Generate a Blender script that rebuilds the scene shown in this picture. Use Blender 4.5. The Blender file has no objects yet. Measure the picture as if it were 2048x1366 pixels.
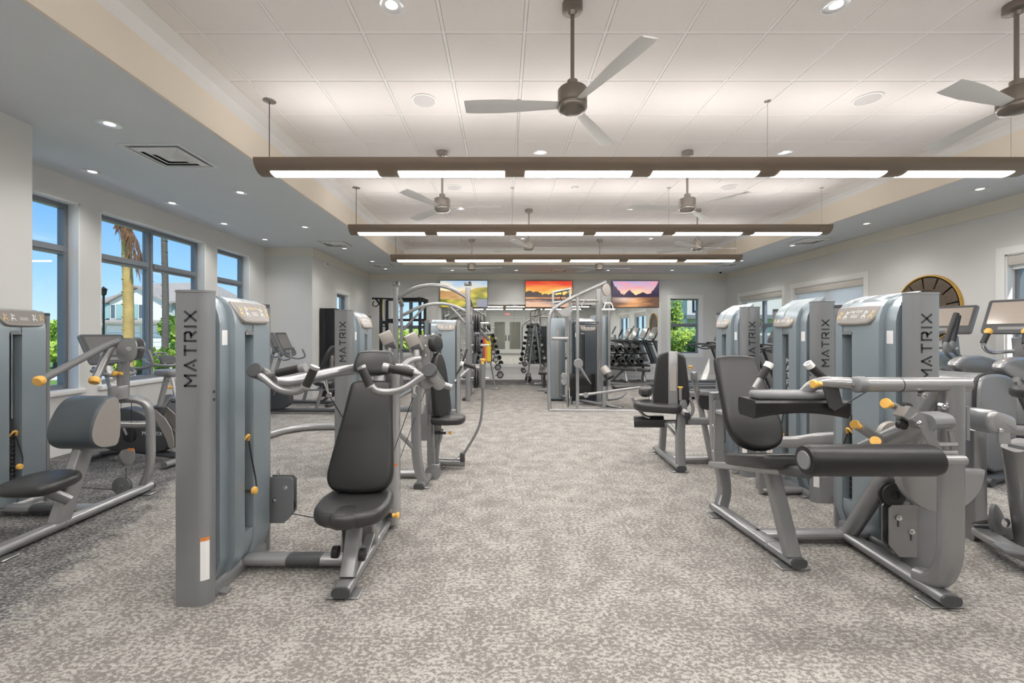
import bpy, bmesh, math, random
from mathutils import Vector, Matrix

SC = bpy.context.scene
COL = SC.collection
R = math.radians
random.seed(7)

# ------------------------------------------------------------------ camera, sky, sun, exposure
CAM_Z = 1.39
cam_data = bpy.data.cameras.new('camera')
cam_data.sensor_width = 36.0
cam_data.lens = 862.0 / 2048.0 * 36.0
cam_data.shift_x = 19.0 / 2048.0
cam_data.shift_y = -15.0 / 2048.0
cam_data.clip_start = 0.05
cam_data.clip_end = 400
cam = bpy.data.objects.new('camera', cam_data)
COL.objects.link(cam)
cam.location = (0, 0, CAM_Z)
cam.rotation_euler = (R(90), 0, 0)
SC.camera = cam

SC.view_settings.view_transform = 'Standard'
SC.view_settings.look = 'None'
SC.view_settings.gamma = 1.0
SC.view_settings.use_curve_mapping = False
SC.view_settings.exposure = 0.36
SC.cycles.max_bounces = 8
SC.cycles.diffuse_bounces = 5
SC.cycles.glossy_bounces = 4
SC.cycles.transmission_bounces = 6
SC.cycles.transparent_max_bounces = 10
SC.cycles.sample_clamp_indirect = 6.0
SC.cycles.caustics_reflective = False
SC.cycles.caustics_refractive = False

LENS_DOWN = 30.0
LENS_UP = 9.0
SKY = 1.45
DOWN_W = 26.0         # watts of each recessed downlight

w = bpy.data.worlds.new('sky')
SC.world = w
w.use_nodes = True
nt = w.node_tree
nt.nodes.clear()
wo = nt.nodes.new('ShaderNodeOutputWorld')
bg = nt.nodes.new('ShaderNodeBackground')
bg.inputs['Strength'].default_value = SKY
tc = nt.nodes.new('ShaderNodeTexCoord')
sep = nt.nodes.new('ShaderNodeSeparateXYZ')
nt.links.new(tc.outputs['Generated'], sep.inputs[0])
ramp = nt.nodes.new('ShaderNodeValToRGB')
e = ramp.color_ramp.elements
e[0].position = 0.0; e[0].color = (0.42, 0.56, 0.66, 1)
e[1].position = 0.6; e[1].color = (0.06, 0.19, 0.50, 1)
k = e.new(0.10); k.color = (0.23, 0.42, 0.64, 1)
k = e.new(0.26); k.color = (0.085, 0.255, 0.60, 1)
nt.links.new(sep.outputs['Z'], ramp.inputs['Fac'])
mp = nt.nodes.new('ShaderNodeMapping'); mp.inputs['Scale'].default_value = (1.0, 1.0, 4.0)
nt.links.new(tc.outputs['Generated'], mp.inputs[0])
cl = nt.nodes.new('ShaderNodeTexNoise'); cl.inputs['Scale'].default_value = 2.2
cl.inputs['Detail'].default_value = 6; cl.inputs['Roughness'].default_value = 0.55
nt.links.new(mp.outputs[0], cl.inputs['Vector'])
cr = nt.nodes.new('ShaderNodeValToRGB')
cr.color_ramp.elements[0].position = 0.52; cr.color_ramp.elements[0].color = (0, 0, 0, 1)
cr.color_ramp.elements[1].position = 0.78; cr.color_ramp.elements[1].color = (0.85, 0.85, 0.85, 1)
nt.links.new(cl.outputs['Fac'], cr.inputs['Fac'])
mixc = nt.nodes.new('ShaderNodeMix'); mixc.data_type = 'RGBA'
nt.links.new(cr.outputs[0], mixc.inputs['Factor'])
nt.links.new(ramp.outputs[0], mixc.inputs['A'])
mixc.inputs['B'].default_value = (0.66, 0.70, 0.74, 1)
nt.links.new(mixc.outputs['Result'], bg.inputs['Color'])
nt.links.new(bg.outputs[0], wo.inputs[0])

sun_d = bpy.data.lights.new('sun', 'SUN'); sun_d.energy = 4.2; sun_d.angle = R(1.0)
sun_d.color = (1.0, 0.95, 0.86)
sun = bpy.data.objects.new('sun', sun_d); COL.objects.link(sun)
sun.rotation_euler = (R(38), 0, R(32))

# ------------------------------------------------------------------ helpers
def q(y9):
    return y9 * 0.958

def W(px, py, y9):
    return Vector(((px - 1005.0) * y9 / 900.0, q(y9), CAM_Z + (668.0 - py) * y9 / 900.0))

def V(*a):
    return Vector(a)

def rrect(w, h, r=0.0, n=4):
    r = min(r, w / 2 - 1e-5, h / 2 - 1e-5)
    if r <= 1e-5:
        return [(-w/2, -h/2), (w/2, -h/2), (w/2, h/2), (-w/2, h/2)]
    out = []
    for cx, cy, a0 in ((w/2-r, -h/2+r, -90), (w/2-r, h/2-r, 0), (-w/2+r, h/2-r, 90), (-w/2+r, -h/2+r, 180)):
        for i in range(n + 1):
            a = R(a0 + 90.0 * i / n)
            out.append((cx + r*math.cos(a), cy + r*math.sin(a)))
    return out

def circ(r, n=16):
    return [(r*math.cos(2*math.pi*i/n), r*math.sin(2*math.pi*i/n)) for i in range(n)]

def smooth_poly(pts, it=2):
    for _ in range(it):
        out = []
        for i in range(len(pts)):
            a, b = pts[i], pts[(i+1) % len(pts)]
            out.append((a[0]*.75+b[0]*.25, a[1]*.75+b[1]*.25))
            out.append((a[0]*.25+b[0]*.75, a[1]*.25+b[1]*.75))
        pts = out
    return pts

def inset(pts, d):
    n = len(pts)
    area = sum(pts[i][0]*pts[(i+1) % n][1] - pts[(i+1) % n][0]*pts[i][1] for i in range(n))
    sg = 1 if area > 0 else -1
    out = []
    for i in range(n):
        p0, p1, p2 = pts[i-1], pts[i], pts[(i+1) % n]
        e1 = (p1[0]-p0[0], p1[1]-p0[1]); e2 = (p2[0]-p1[0], p2[1]-p1[1])
        l1 = math.hypot(*e1) or 1e-9; l2 = math.hypot(*e2) or 1e-9
        n1 = (-e1[1]/l1*sg, e1[0]/l1*sg); n2 = (-e2[1]/l2*sg, e2[0]/l2*sg)
        mx, my = n1[0]+n2[0], n1[1]+n2[1]
        l = math.hypot(mx, my) or 1e-9
        c = max(0.5, l/2)
        out.append((p1[0]+mx/l*d/c, p1[1]+my/l*d/c))
    return out

def fil(pts, r=0.06, n=5, closed=False):
    pts = [Vector(p) for p in pts]
    if len(pts) < 3:
        return pts
    out = [pts[0]]
    for i in range(1, len(pts)-1):
        a, b, c = pts[i-1], pts[i], pts[i+1]
        ra = min(r, (a-b).length*0.48); rc = min(r, (c-b).length*0.48)
        s = b + (a-b).normalized()*ra; t = b + (c-b).normalized()*rc
        for k in range(n+1):
            u = k/n
            out.append(s*(1-u)**2 + b*2*u*(1-u) + t*u*u)
    out.append(pts[-1])
    return out

class MB:
    def __init__(s):
        s.v = []; s.f = []
    def add(s, vs, fs):
        o = len(s.v)
        s.v += [tuple(x) for x in vs]
        s.f += [tuple(i+o for i in f) for f in fs]
        return s
    def loft(s, rings, cap=True, loop=False):
        n = len(rings[0]); vs = [p for r in rings for p in r]; fs = []
        m = len(rings)
        for i in range(m if loop else m-1):
            for j in range(n):
                a = i*n+j; b = i*n+(j+1) % n; c = ((i+1) % m)*n+(j+1) % n; d = ((i+1) % m)*n+j
                fs.append((a, b, c, d))
        if cap and not loop:
            fs.append(tuple(range(n-1, -1, -1))); fs.append(tuple((m-1)*n+j for j in range(n)))
        return s.add(vs, fs)
    def tube(s, pts, w, h=None, up=(0, 0, 1), n=12, r=None, fillet=0.0, loop=False, taper=None, cap=True):
        """sweep a round (h None) or racetrack w x h section; h is measured along 'up'"""
        pts = [Vector(p) for p in pts]
        if fillet:
            pts = fil(pts, fillet)
        if h is None:
            sec = circ(w, n)
        else:
            sec = rrect(w, h, min(w, h)/2 if r is None else r, 3)
        m = len(pts); T = []
        for i in range(m):
            a = pts[i-1] if (i > 0 or loop) else pts[i]
            b = pts[(i+1) % m] if (i < m-1 or loop) else pts[i]
            T.append((b-a).normalized())
        upv = Vector(up)
        nrm = upv - T[0]*upv.dot(T[0])
        if nrm.length < 1e-3:
            nrm = Vector((0, 1, 0)) - T[0]*T[0].y
            if nrm.length < 1e-3:
                nrm = Vector((1, 0, 0))
        nrm.normalize()
        rings = []
        for i in range(m):
            if i > 0:
                nrm = nrm - T[i]*nrm.dot(T[i]); nrm.normalize()
            side = T[i].cross(nrm)
            k = 1.0 if taper is None else taper[0] + (taper[1]-taper[0])*i/(m-1)
            rings.append([pts[i] + side*(x*k) + nrm*(y*k) for x, y in sec])
        return s.loft(rings, cap=cap, loop=loop)
    def slab(s, o, u, v, pts, th, edge=0.0, steps=3):
        """outline pts in plane (o,u,v), extruded along u x v by th, edges rounded"""
        o = Vector(o); u = Vector(u).normalized(); v = Vector(v).normalized(); w_ = u.cross(v).normalized()
        if edge <= 0:
            rings = [(pts, 0.0), (pts, th)]
        else:
            edge = min(edge, th/2)
            rings = []
            for i in range(steps+1):
                a = math.pi/2*i/steps
                rings.append((inset(pts, edge*(1-math.sin(a))), edge*(1-math.cos(a))))
            for i in range(steps, -1, -1):
                a = math.pi/2*i/steps
                rings.append((inset(pts, edge*(1-math.sin(a))), th-edge*(1-math.cos(a))))
        return s.loft([[o+u*x+v*y+w_*d for x, y in p] for p, d in rings])
    def box(s, c, size, b=0.0, rz=0.0, M=None, steps=2):
        c = Vector(c); sx, sy, sz = size
        M = M or Matrix.Rotation(rz, 3, 'Z')
        u = M @ Vector((1, 0, 0)); v = M @ Vector((0, 1, 0)); w_ = M @ Vector((0, 0, 1))
        return s.slab(c - w_*(sz/2), u, v, rrect(sx, sy, b, 2 if b else 1), sz, edge=b, steps=steps)
    def bx(s, x0, x1, y0, y1, z0, z1, b=0.0):
        return s.box(((x0+x1)/2, (y0+y1)/2, (z0+z1)/2), (abs(x1-x0), abs(y1-y0), abs(z1-z0)), b)
    def lathe(s, o, axis, prof, n=20):
        o = Vector(o); a = Vector(axis).normalized()
        t = Vector((0, 0, 1)) if abs(a.z) < 0.9 else Vector((1, 0, 0))
        u = a.cross(t).normalized(); v = a.cross(u)
        rings = [[o + a*h + u*(r*math.cos(2*math.pi*i/n)) + v*(r*math.sin(2*math.pi*i/n)) for i in range(n)] for r, h in prof]
        return s.loft(rings)
    def cyl(s, p0, p1, r, n=16, b=0.0):
        p0 = Vector(p0); p1 = Vector(p1); L = (p1-p0).length
        pr = [(r, 0), (r, L)] if b <= 0 else [(r-b, 0), (r-b*.3, b*.3), (r, b), (r, L-b), (r-b*.3, L-b*.3), (r-b, L)]
        return s.lathe(p0, p1-p0, pr, n)
    def ball(s, c, r, n=12, sc=(1, 1, 1)):
        c = Vector(c); rings = []
        m = n//2
        for i in range(m+1):
            t = math.pi*i/m; rr = max(r*math.sin(t), 1e-4)
            rings.append([c + Vector((rr*math.cos(2*math.pi*j/n)*sc[0], rr*math.sin(2*math.pi*j/n)*sc[1], r*math.cos(t)*sc[2])) for j in range(n)])
        return s.loft(rings)
    def strokes(s, o, u, v, lines, t, depth):
        """flat strokes (polylines in the u,v plane) of width t raised by depth"""
        o = Vector(o); u = Vector(u); v = Vector(v); n = u.cross(v).normalized()
        for ln in lines:
            for (x0, y0), (x1, y1) in zip(ln[:-1], ln[1:]):
                d = Vector((x1-x0, y1-y0)); L = d.length or 1e-6; d /= L
                x0 -= d.x*t*.35; y0 -= d.y*t*.35; x1 += d.x*t*.35; y1 += d.y*t*.35
                px, py = -d.y*t/2, d.x*t/2
                c = [(x0+px, y0+py), (x0-px, y0-py), (x1-px, y1-py), (x1+px, y1+py)]
                s.loft([[o+u*a+v*b for a, b in c], [o+u*a+v*b+n*depth for a, b in c]])
        return s
    def text(s, txt, o, u, v, size, depth=0.001, align='CENTER'):
        cu = bpy.data.curves.new('t', 'FONT'); cu.body = txt; cu.size = size; cu.align_x = align; cu.align_y = 'CENTER'
        cu.resolution_u = 2
        ob = bpy.data.objects.new('t', cu); COL.objects.link(ob)
        dg = bpy.context.evaluated_depsgraph_get()
        me = bpy.data.meshes.new_from_object(ob.evaluated_get(dg))
        o = Vector(o); u = Vector(u).normalized(); v = Vector(v).normalized(); n = u.cross(v)
        s.add([o+u*p.co.x+v*p.co.y+n*depth for p in me.vertices], [tuple(p.vertices) for p in me.polygons])
        bpy.data.objects.remove(ob); bpy.data.curves.remove(cu); bpy.data.meshes.remove(me)
        return s
    def mesh(s, name, mat, off=None, angle=38, flat=False):
        me = bpy.data.meshes.new(name)
        if off is not None:
            ox, oy, oz = off
            vs = [(a-ox, b-oy, c-oz) for a, b, c in s.v]
        else:
            vs = s.v
        me.from_pydata(vs, [], s.f)
        bm = bmesh.new(); bm.from_mesh(me)
        bmesh.ops.recalc_face_normals(bm, faces=bm.faces)
        bm.to_mesh(me); bm.free()
        if not flat:
            me.shade_smooth(); me.set_sharp_from_angle(angle=R(angle))
        me.materials.append(mat)
        return me
    def build(s, name, mat, parent=None, angle=38, flat=False):
        if parent is not None:
            off = OFF.get(parent.name, (0, 0, 0))
            ob = bpy.data.objects.new(name, s.mesh(name, mat, off, angle, flat))
            COL.objects.link(ob); ob.parent = parent
            OFF[ob.name] = off
        else:
            xs = [p[0] for p in s.v]; ys = [p[1] for p in s.v]; zs = [p[2] for p in s.v]
            off = ((min(xs)+max(xs))/2, (min(ys)+max(ys))/2, min(zs))
            ob = bpy.data.objects.new(name, s.mesh(name, mat, off, angle, flat))
            ob.location = off
            COL.objects.link(ob)
            OFF[ob.name] = off
        return ob

OFF = {}

def tag(o, label=None, cat=None, group=None, kind=None):
    if label: o['label'] = label
    if cat: o['category'] = cat
    if group: o['group'] = group
    if kind: o['kind'] = kind
    return o

def thing(name, label, cat, loc=(0, 0, 0), rz=0.0, group=None, world=True):
    """empty at a thing's base; world=True: its parts are written in world metres"""
    o = bpy.data.objects.new(name, None); COL.objects.link(o)
    o.empty_display_size = 0.1
    o.location = loc; o.rotation_euler = (0, 0, rz)
    OFF[o.name] = tuple(loc) if world else (0, 0, 0)
    return tag(o, label, cat, group)

def struct(mb, name, mat, parent=None, flat=False, angle=38):
    o = mb.build(name, mat, parent, angle, flat)
    if parent is None:
        o['kind'] = 'structure'
    return o

def dup(root, loc, rz=0.0, label=None, group=None):
    def cp(o, parent):
        c = o.copy(); COL.objects.link(c)
        if parent is not None: c.parent = parent
        for ch in [x for x in KIDS.get(o.name, [])]:
            cp(ch, c)
        return c
    KIDS = {}
    for o in bpy.data.objects:
        if o.parent is not None:
            KIDS.setdefault(o.parent.name, []).append(o)
    r = cp(root, None)
    r.location = loc; r.rotation_euler = (0, 0, rz)
    if label: r['label'] = label
    if group: r['group'] = group
    return r

# ------------------------------------------------------------------ materials
def mat(name, col, rough=0.5, metal=0.0, spec=0.5, noise=0.0, nscale=30.0, bump=0.0, bscale=200.0, emit=None, coat=0.0):
    m = bpy.data.materials.new(name); m.use_nodes = True
    t = m.node_tree; b = t.nodes['Principled BSDF']
    b.inputs['Base Color'].default_value = (*col, 1)
    b.inputs['Roughness'].default_value = rough
    b.inputs['Metallic'].default_value = metal
    b.inputs['Specular IOR Level'].default_value = spec
    b.inputs['Coat Weight'].default_value = coat
    if noise or bump:
        co = t.nodes.new('ShaderNodeTexCoord')
    if noise:
        nz = t.nodes.new('ShaderNodeTexNoise'); nz.inputs['Scale'].default_value = nscale; nz.inputs['Detail'].default_value = 3
        t.links.new(co.outputs['Object'], nz.inputs['Vector'])
        mx = t.nodes.new('ShaderNodeMix'); mx.data_type = 'RGBA'
        t.links.new(nz.outputs['Fac'], mx.inputs['Factor'])
        mx.inputs['A'].default_value = (*[c*(1-noise) for c in col], 1)
        mx.inputs['B'].default_value = (*[min(1, c*(1+noise)) for c in col], 1)
        t.links.new(mx.outputs['Result'], b.inputs['Base Color'])
    if bump:
        nb = t.nodes.new('ShaderNodeTexNoise'); nb.inputs['Scale'].default_value = bscale; nb.inputs['Detail'].default_value = 2
        t.links.new(co.outputs['Object'], nb.inputs['Vector'])
        bp = t.nodes.new('ShaderNodeBump'); bp.inputs['Strength'].default_value = bump; bp.inputs['Distance'].default_value = 0.004
        t.links.new(nb.outputs['Fac'], bp.inputs['Height'])
        t.links.new(bp.outputs[0], b.inputs['Normal'])
    if emit:
        b.inputs['Emission Color'].default_value = (*emit[0], 1)
        b.inputs['Emission Strength'].default_value = emit[1]
    return m

def glass_mat(name, tint=(1, 1, 1), rough=0.0, fac=0.06):
    m = bpy.data.materials.new(name); m.use_nodes = True
    t = m.node_tree; t.nodes.clear()
    o = t.nodes.new('ShaderNodeOutputMaterial'); mx = t.nodes.new('ShaderNodeMixShader')
    tr = t.nodes.new('ShaderNodeBsdfTransparent'); tr.inputs[0].default_value = (*tint, 1)
    gl = t.nodes.new('ShaderNodeBsdfGlossy'); gl.inputs['Roughness'].default_value = rough
    mx.inputs[0].default_value = fac
    t.links.new(tr.outputs[0], mx.inputs[1]); t.links.new(gl.outputs[0], mx.inputs[2]); t.links.new(mx.outputs[0], o.inputs[0])
    return m

M = {}
M['wall'] = mat('wall_paint', (0.70, 0.70, 0.685), 0.7, noise=0.015, nscale=3, bump=0.03, bscale=300)
M['soffit'] = mat('soffit_paint', (0.72, 0.75, 0.78), 0.65, noise=0.015, nscale=3, bump=0.03, bscale=300)
M['fascia'] = mat('tray_beige_paint', (0.86, 0.775, 0.665), 0.7, noise=0.015, nscale=3)
M['cove'] = mat('cove_white_paint', (0.84, 0.83, 0.82), 0.7, noise=0.01, nscale=3)
M['tile'] = mat('ceiling_tile', (0.83, 0.785, 0.76), 0.9, noise=0.03, nscale=60, bump=0.15, bscale=160)
M['grid'] = mat('ceiling_grid', (0.86, 0.84, 0.82), 0.5, noise=0.01)
M['trim'] = mat('white_trim', (0.82, 0.82, 0.81), 0.4, noise=0.01)
M['bronze'] = mat('window_bronze', (0.20, 0.222, 0.25), 0.4, metal=0.2, noise=0.05)
M['glass'] = glass_mat('window_glass', (0.97, 0.985, 0.98), 0.0, 0.02)
M['mirror'] = mat('mirror_silver', (0.86, 0.90, 0.88), 0.01, metal=1.0)
M['silver'] = mat('silver_paint', (0.31, 0.313, 0.32), 0.27, metal=0.55, noise=0.03, nscale=14)
M['lsilver'] = mat('light_silver_paint', (0.36, 0.362, 0.368), 0.27, metal=0.5, noise=0.02, nscale=14)
M['shroud'] = mat('shroud_blue_grey', (0.275, 0.325, 0.36), 0.30, metal=0.3, noise=0.04, nscale=3)
M['panel'] = mat('end_panel_grey', (0.275, 0.283, 0.295), 0.28, metal=0.4, noise=0.03, nscale=6)
M['gap'] = mat('dark_teal_plastic', (0.045, 0.065, 0.078), 0.3, noise=0.05)
M['taupe'] = mat('placard_taupe', (0.36, 0.335, 0.31), 0.35, metal=0.2, noise=0.03)
M['placard'] = mat('placard_face', (0.25, 0.235, 0.225), 0.35, noise=0.06, nscale=20)
M['ink'] = mat('dark_ink', (0.03, 0.035, 0.04), 0.5, noise=0.02)
M['white'] = mat('white_print', (0.85, 0.85, 0.85), 0.5, noise=0.01)
M['yprint'] = mat('yellow_print', (0.75, 0.55, 0.22), 0.5, noise=0.02)
M['orange'] = mat('orange_print', (0.75, 0.25, 0.06), 0.5, noise=0.02)
M['vinyl'] = mat('black_vinyl', (0.014, 0.014, 0.015), 0.40, noise=0.12, nscale=12, bump=0.06, bscale=420)
M['vinylg'] = mat('charcoal_vinyl', (0.034, 0.034, 0.035), 0.34, noise=0.1, nscale=12, bump=0.06, bscale=420)
M['rubber'] = mat('black_rubber', (0.022, 0.022, 0.024), 0.55, noise=0.1, nscale=40)
M['grip'] = mat('grip_rubber', (0.022, 0.021, 0.02), 0.55, noise=0.1, nscale=60)
M['dark'] = mat('dark_plastic', (0.06, 0.063, 0.068), 0.42, noise=0.06)
M['grey'] = mat('mid_grey_plastic', (0.20, 0.205, 0.215), 0.4, noise=0.05)
M['chrome'] = mat('chrome', (0.75, 0.76, 0.78), 0.12, metal=1.0)
M['knob'] = mat('yellow_knob', (0.86, 0.50, 0.11), 0.4, noise=0.04)
M['cable'] = mat('steel_cable', (0.05, 0.05, 0.055), 0.4, metal=0.5)
M['stack'] = mat('weight_plate_black', (0.028, 0.028, 0.03), 0.45, noise=0.05)
M['nickel'] = mat('brushed_nickel', (0.42, 0.39, 0.36), 0.3, metal=0.9, noise=0.04)
M['blade'] = mat('fan_blade_silver', (0.86, 0.86, 0.85), 0.45, metal=0.0, noise=0.02)
M['rod'] = mat('fan_rod_bronze', (0.23, 0.20, 0.175), 0.35, metal=0.8, noise=0.04)
M['pend'] = mat('pendant_bronze', (0.25, 0.195, 0.15), 0.42, metal=0.3, noise=0.03)
M['lens'] = mat('pendant_lens', (0.9, 0.88, 0.84), 0.5, emit=((1.0, 0.965, 0.92), LENS_DOWN))
M['uplens'] = mat('pendant_uplight', (0.9, 0.88, 0.84), 0.5, emit=((1.0, 0.97, 0.94), LENS_UP))
M['screen'] = mat('console_screen', (0.17, 0.165, 0.165), 0.12, noise=0.03)
M['rscreen'] = mat('console_screen_warm', (0.36, 0.31, 0.275), 0.15, noise=0.03)
M['black'] = mat('gloss_black', (0.012, 0.012, 0.013), 0.25, noise=0.02)
M['rack'] = mat('black_steel', (0.02, 0.02, 0.022), 0.4, metal=0.4, noise=0.04)
M['plate'] = mat('iron_plate', (0.06, 0.06, 0.062), 0.5, noise=0.08)
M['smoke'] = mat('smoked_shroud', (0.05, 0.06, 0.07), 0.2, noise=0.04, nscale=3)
M['strapy'] = mat('yellow_band', (0.78, 0.62, 0.03), 0.6, noise=0.05)
M['strapo'] = mat('orange_band', (0.75, 0.28, 0.05), 0.6, noise=0.05)
M['strapr'] = mat('red_band', (0.5, 0.06, 0.05), 0.6, noise=0.05)
# ------------------------------------------------------------------ carpet
def carpet():
    m = bpy.data.materials.new('carpet'); m.use_nodes = True
    t = m.node_tree; b = t.nodes['Principled BSDF']; L = t.links.new
    b.inputs['Roughness'].default_value = 0.95; b.inputs['Specular IOR Level'].default_value = 0.15
    g = t.nodes.new('ShaderNodeNewGeometry'); sp = t.nodes.new('ShaderNodeSeparateXYZ'); L(g.outputs['Position'], sp.inputs[0])
    def math_(op, a, b_=None, c=None):
        n = t.nodes.new('ShaderNodeMath'); n.operation = op
        for i, x in enumerate((a, b_, c)):
            if x is None: continue
            if isinstance(x, (int, float)): n.inputs[i].default_value = x
            else: L(x, n.inputs[i])
        return n.outputs[0]
    def noise(scale, detail, sc=(1, 1, 1), rough=0.6, rz=0.0):
        mp = t.nodes.new('ShaderNodeMapping'); mp.inputs['Scale'].default_value = sc; mp.inputs['Rotation'].default_value = (0, 0, rz)
        L(g.outputs['Position'], mp.inputs[0])
        n = t.nodes.new('ShaderNodeTexNoise'); n.inputs['Scale'].default_value = scale; n.inputs['Detail'].default_value = detail
        n.inputs['Roughness'].default_value = rough
        L(mp.outputs[0], n.inputs['Vector']); return n.outputs['Fac']
    def ramp(f, p0, p1):
        n = t.nodes.new('ShaderNodeMapRange'); n.interpolation_type = 'SMOOTHSTEP'
        n.inputs['From Min'].default_value = p0; n.inputs['From Max'].default_value = p1
        L(f, n.inputs['Value']); return n.outputs['Result']
    def mix(f, a, b_):
        n = t.nodes.new('ShaderNodeMix'); n.data_type = 'RGBA'; L(f, n.inputs['Factor'])
        for k, x in (('A', a), ('B', b_)):
            if isinstance(x, tuple): n.inputs[k].default_value = (*x, 1)
            else: L(x, n.inputs[k])
        return n.outputs['Result']
    fine = noise(44.0, 9.0, (1.0, 1.45, 1.0), 0.76)
    coarse = noise(5.5, 4.0)
    f1 = math_('ADD', fine, math_('MULTIPLY', math_('SUBTRACT', coarse, 0.5), 0.24))
    blot = ramp(f1, 0.45, 0.55)
    pile = noise(240.0, 2.0)
    # zones: a darker border along the walls
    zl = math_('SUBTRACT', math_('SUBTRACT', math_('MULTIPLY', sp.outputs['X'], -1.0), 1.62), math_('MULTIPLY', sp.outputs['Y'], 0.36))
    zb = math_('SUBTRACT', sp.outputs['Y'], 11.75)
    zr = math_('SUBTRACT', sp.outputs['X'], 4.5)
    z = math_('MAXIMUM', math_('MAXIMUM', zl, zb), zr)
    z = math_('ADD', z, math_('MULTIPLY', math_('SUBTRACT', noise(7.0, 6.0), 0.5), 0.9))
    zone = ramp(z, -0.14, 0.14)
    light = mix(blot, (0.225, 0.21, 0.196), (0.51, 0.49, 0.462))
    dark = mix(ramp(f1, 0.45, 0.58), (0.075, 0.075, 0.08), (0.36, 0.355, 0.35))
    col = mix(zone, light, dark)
    col2 = mix(math_('MULTIPLY', pile, 0.35), col, (0.17, 0.16, 0.15))
    L(col2, b.inputs['Base Color'])
    bp = t.nodes.new('ShaderNodeBump'); bp.inputs['Strength'].default_value = 0.5; bp.inputs['Distance'].default_value = 0.006
    L(math_('ADD', math_('MULTIPLY', pile, 0.5), blot), bp.inputs['Height']); L(bp.outputs[0], b.inputs['Normal'])
    return m
M['carpet'] = carpet()

XL, XB, XL2, XR = -4.16, -5.07, -4.06, 6.80      # near left wall, window bay, far left wall, right wall
YP, YJ, YB, YR = q(3.98), q(9.6), q(13.7), -4.5   # pillar end, bay end, back wall, rear wall
ZS, ZF, ZC = 3.23, 3.54, 3.668                   # soffit, fascia top, tile ceiling
TX0, TX1, TY0, TY1 = -2.62, 5.44, -2.6, q(11.95)  # ceiling tray

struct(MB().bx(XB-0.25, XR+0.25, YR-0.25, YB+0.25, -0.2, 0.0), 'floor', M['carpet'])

def wall(name, axis, c, out, a0, a1, z0, z1, holes=(), th=0.24):
    """wall in plane axis=c, thickness towards 'out' (+-1), rectangular holes (a0,a1,z0,z1)"""
    As = sorted({a0, a1, *[h[0] for h in holes], *[h[1] for h in holes]})
    Zs = sorted({z0, z1, *[h[2] for h in holes], *[h[3] for h in holes]})
    mb = MB()
    for i in range(len(As)-1):
        for j in range(len(Zs)-1):
            ca, cz = (As[i]+As[i+1])/2, (Zs[j]+Zs[j+1])/2
            if any(h[0] < ca < h[1] and h[2] < cz < h[3] for h in holes):
                continue
            if axis == 'x': mb.bx(c, c+out*th, As[i], As[i+1], Zs[j], Zs[j+1])
            else: mb.bx(As[i], As[i+1], c, c+out*th, Zs[j], Zs[j+1])
    return struct(mb, name, M['wall'], flat=True)

def window(name, axis, c, out, a0, a1, z0, z1, mull=(), rails=(), depth=0.16, casing=0.0, fw=0.055, sill=False):
    """white-lined opening, dark frame set back by depth, mullions at fractions mull, rails at heights"""
    def bb(mb, d0, d1, p0, p1, h0, h1, b=0.0):
        x0, x1 = sorted((c+out*d0, c+out*d1))
        if axis == 'x': mb.bx(x0, x1, p0, p1, h0, h1, b)
        else: mb.bx(p0, p1, x0, x1, h0, h1, b)
    mid = (a0+a1)/2
    loc = (c, mid, z0) if axis == 'x' else (mid, c, z0)
    o = thing(name, None, None, loc); o['kind'] = 'structure'
    j = MB(); t = 0.018
    bb(j, 0.0, 0.24, a0, a0+t, z0, z1); bb(j, 0.0, 0.24, a1-t, a1, z0, z1)
    bb(j, 0.0, 0.24, a0, a1, z1-t, z1); bb(j, 0.0, 0.24, a0, a1, z0, z0+t)
    j.build('jamb', M['trim'], o, flat=True)
    if casing:
        k = MB(); cs = casing
        bb(k, -0.02, 0.0, a0-cs, a0, z0-cs, z1+cs); bb(k, -0.02, 0.0, a1, a1+cs, z0-cs, z1+cs)
        bb(k, -0.02, 0.0, a0, a1, z1, z1+cs); bb(k, -0.02, 0.0, a0, a1, z0-cs, z0)
        k.build('casing', M['trim'], o, flat=True)
    if sill:
        s_ = MB(); bb(s_, -0.05, 0.05, a0-0.03, a1+0.03, z0-0.035, z0+0.02, 0.006); s_.build('sill', M['trim'], o)
    d0, d1 = depth-0.035, depth+0.04
    f = MB()
    bb(f, d0, d1, a0+t, a0+t+fw, z0+t, z1-t); bb(f, d0, d1, a1-t-fw, a1-t, z0+t, z1-t)
    bb(f, d0, d1, a0+t+fw, a1-t-fw, z1-t-fw, z1-t); bb(f, d0, d1, a0+t+fw, a1-t-fw, z0+t, z0+t+fw)
    f.build('window_frame', M['bronze'], o, flat=True)
    xs = [a0+t+fw]; zs = [z0+t+fw]
    for m_ in mull:
        p = a0+(a1-a0)*m_
        x = MB(); bb(x, d0, d1, p-0.05, p+0.05, z0+t+fw, z1-t-fw); bb(x, d0-0.012, d0, p-0.012, p+0.012, z0+t+fw, z1-t-fw)
        x.build('mullion', M['bronze'], o, flat=True); xs += [p-0.05, p+0.05]
    for r_ in rails:
        x = MB()
        edges = [a0+t+fw] + sum([[a0+(a1-a0)*m_-0.05, a0+(a1-a0)*m_+0.05] for m_ in mull], []) + [a1-t-fw]
        for e0, e1 in zip(edges[0::2], edges[1::2]):
            bb(x, d0, d1, e0, e1, r_-0.05, r_+0.05)
            bb(x, d0-0.02, d0, e0, e1, r_-0.018, r_+0.05)
        x.build('transom', M['bronze'], o, flat=True); zs += [r_-0.05, r_+0.05]
    xs.append(a1-t-fw); zs.append(z1-t-fw)
    for i in range(0, len(xs), 2):
        for k in range(0, len(zs), 2):
            g = MB(); bb(g, depth, depth+0.006, xs[i], xs[i+1], zs[k], zs[k+1]); g.build('pane', M['glass'], o, flat=True)
    return o

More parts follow.
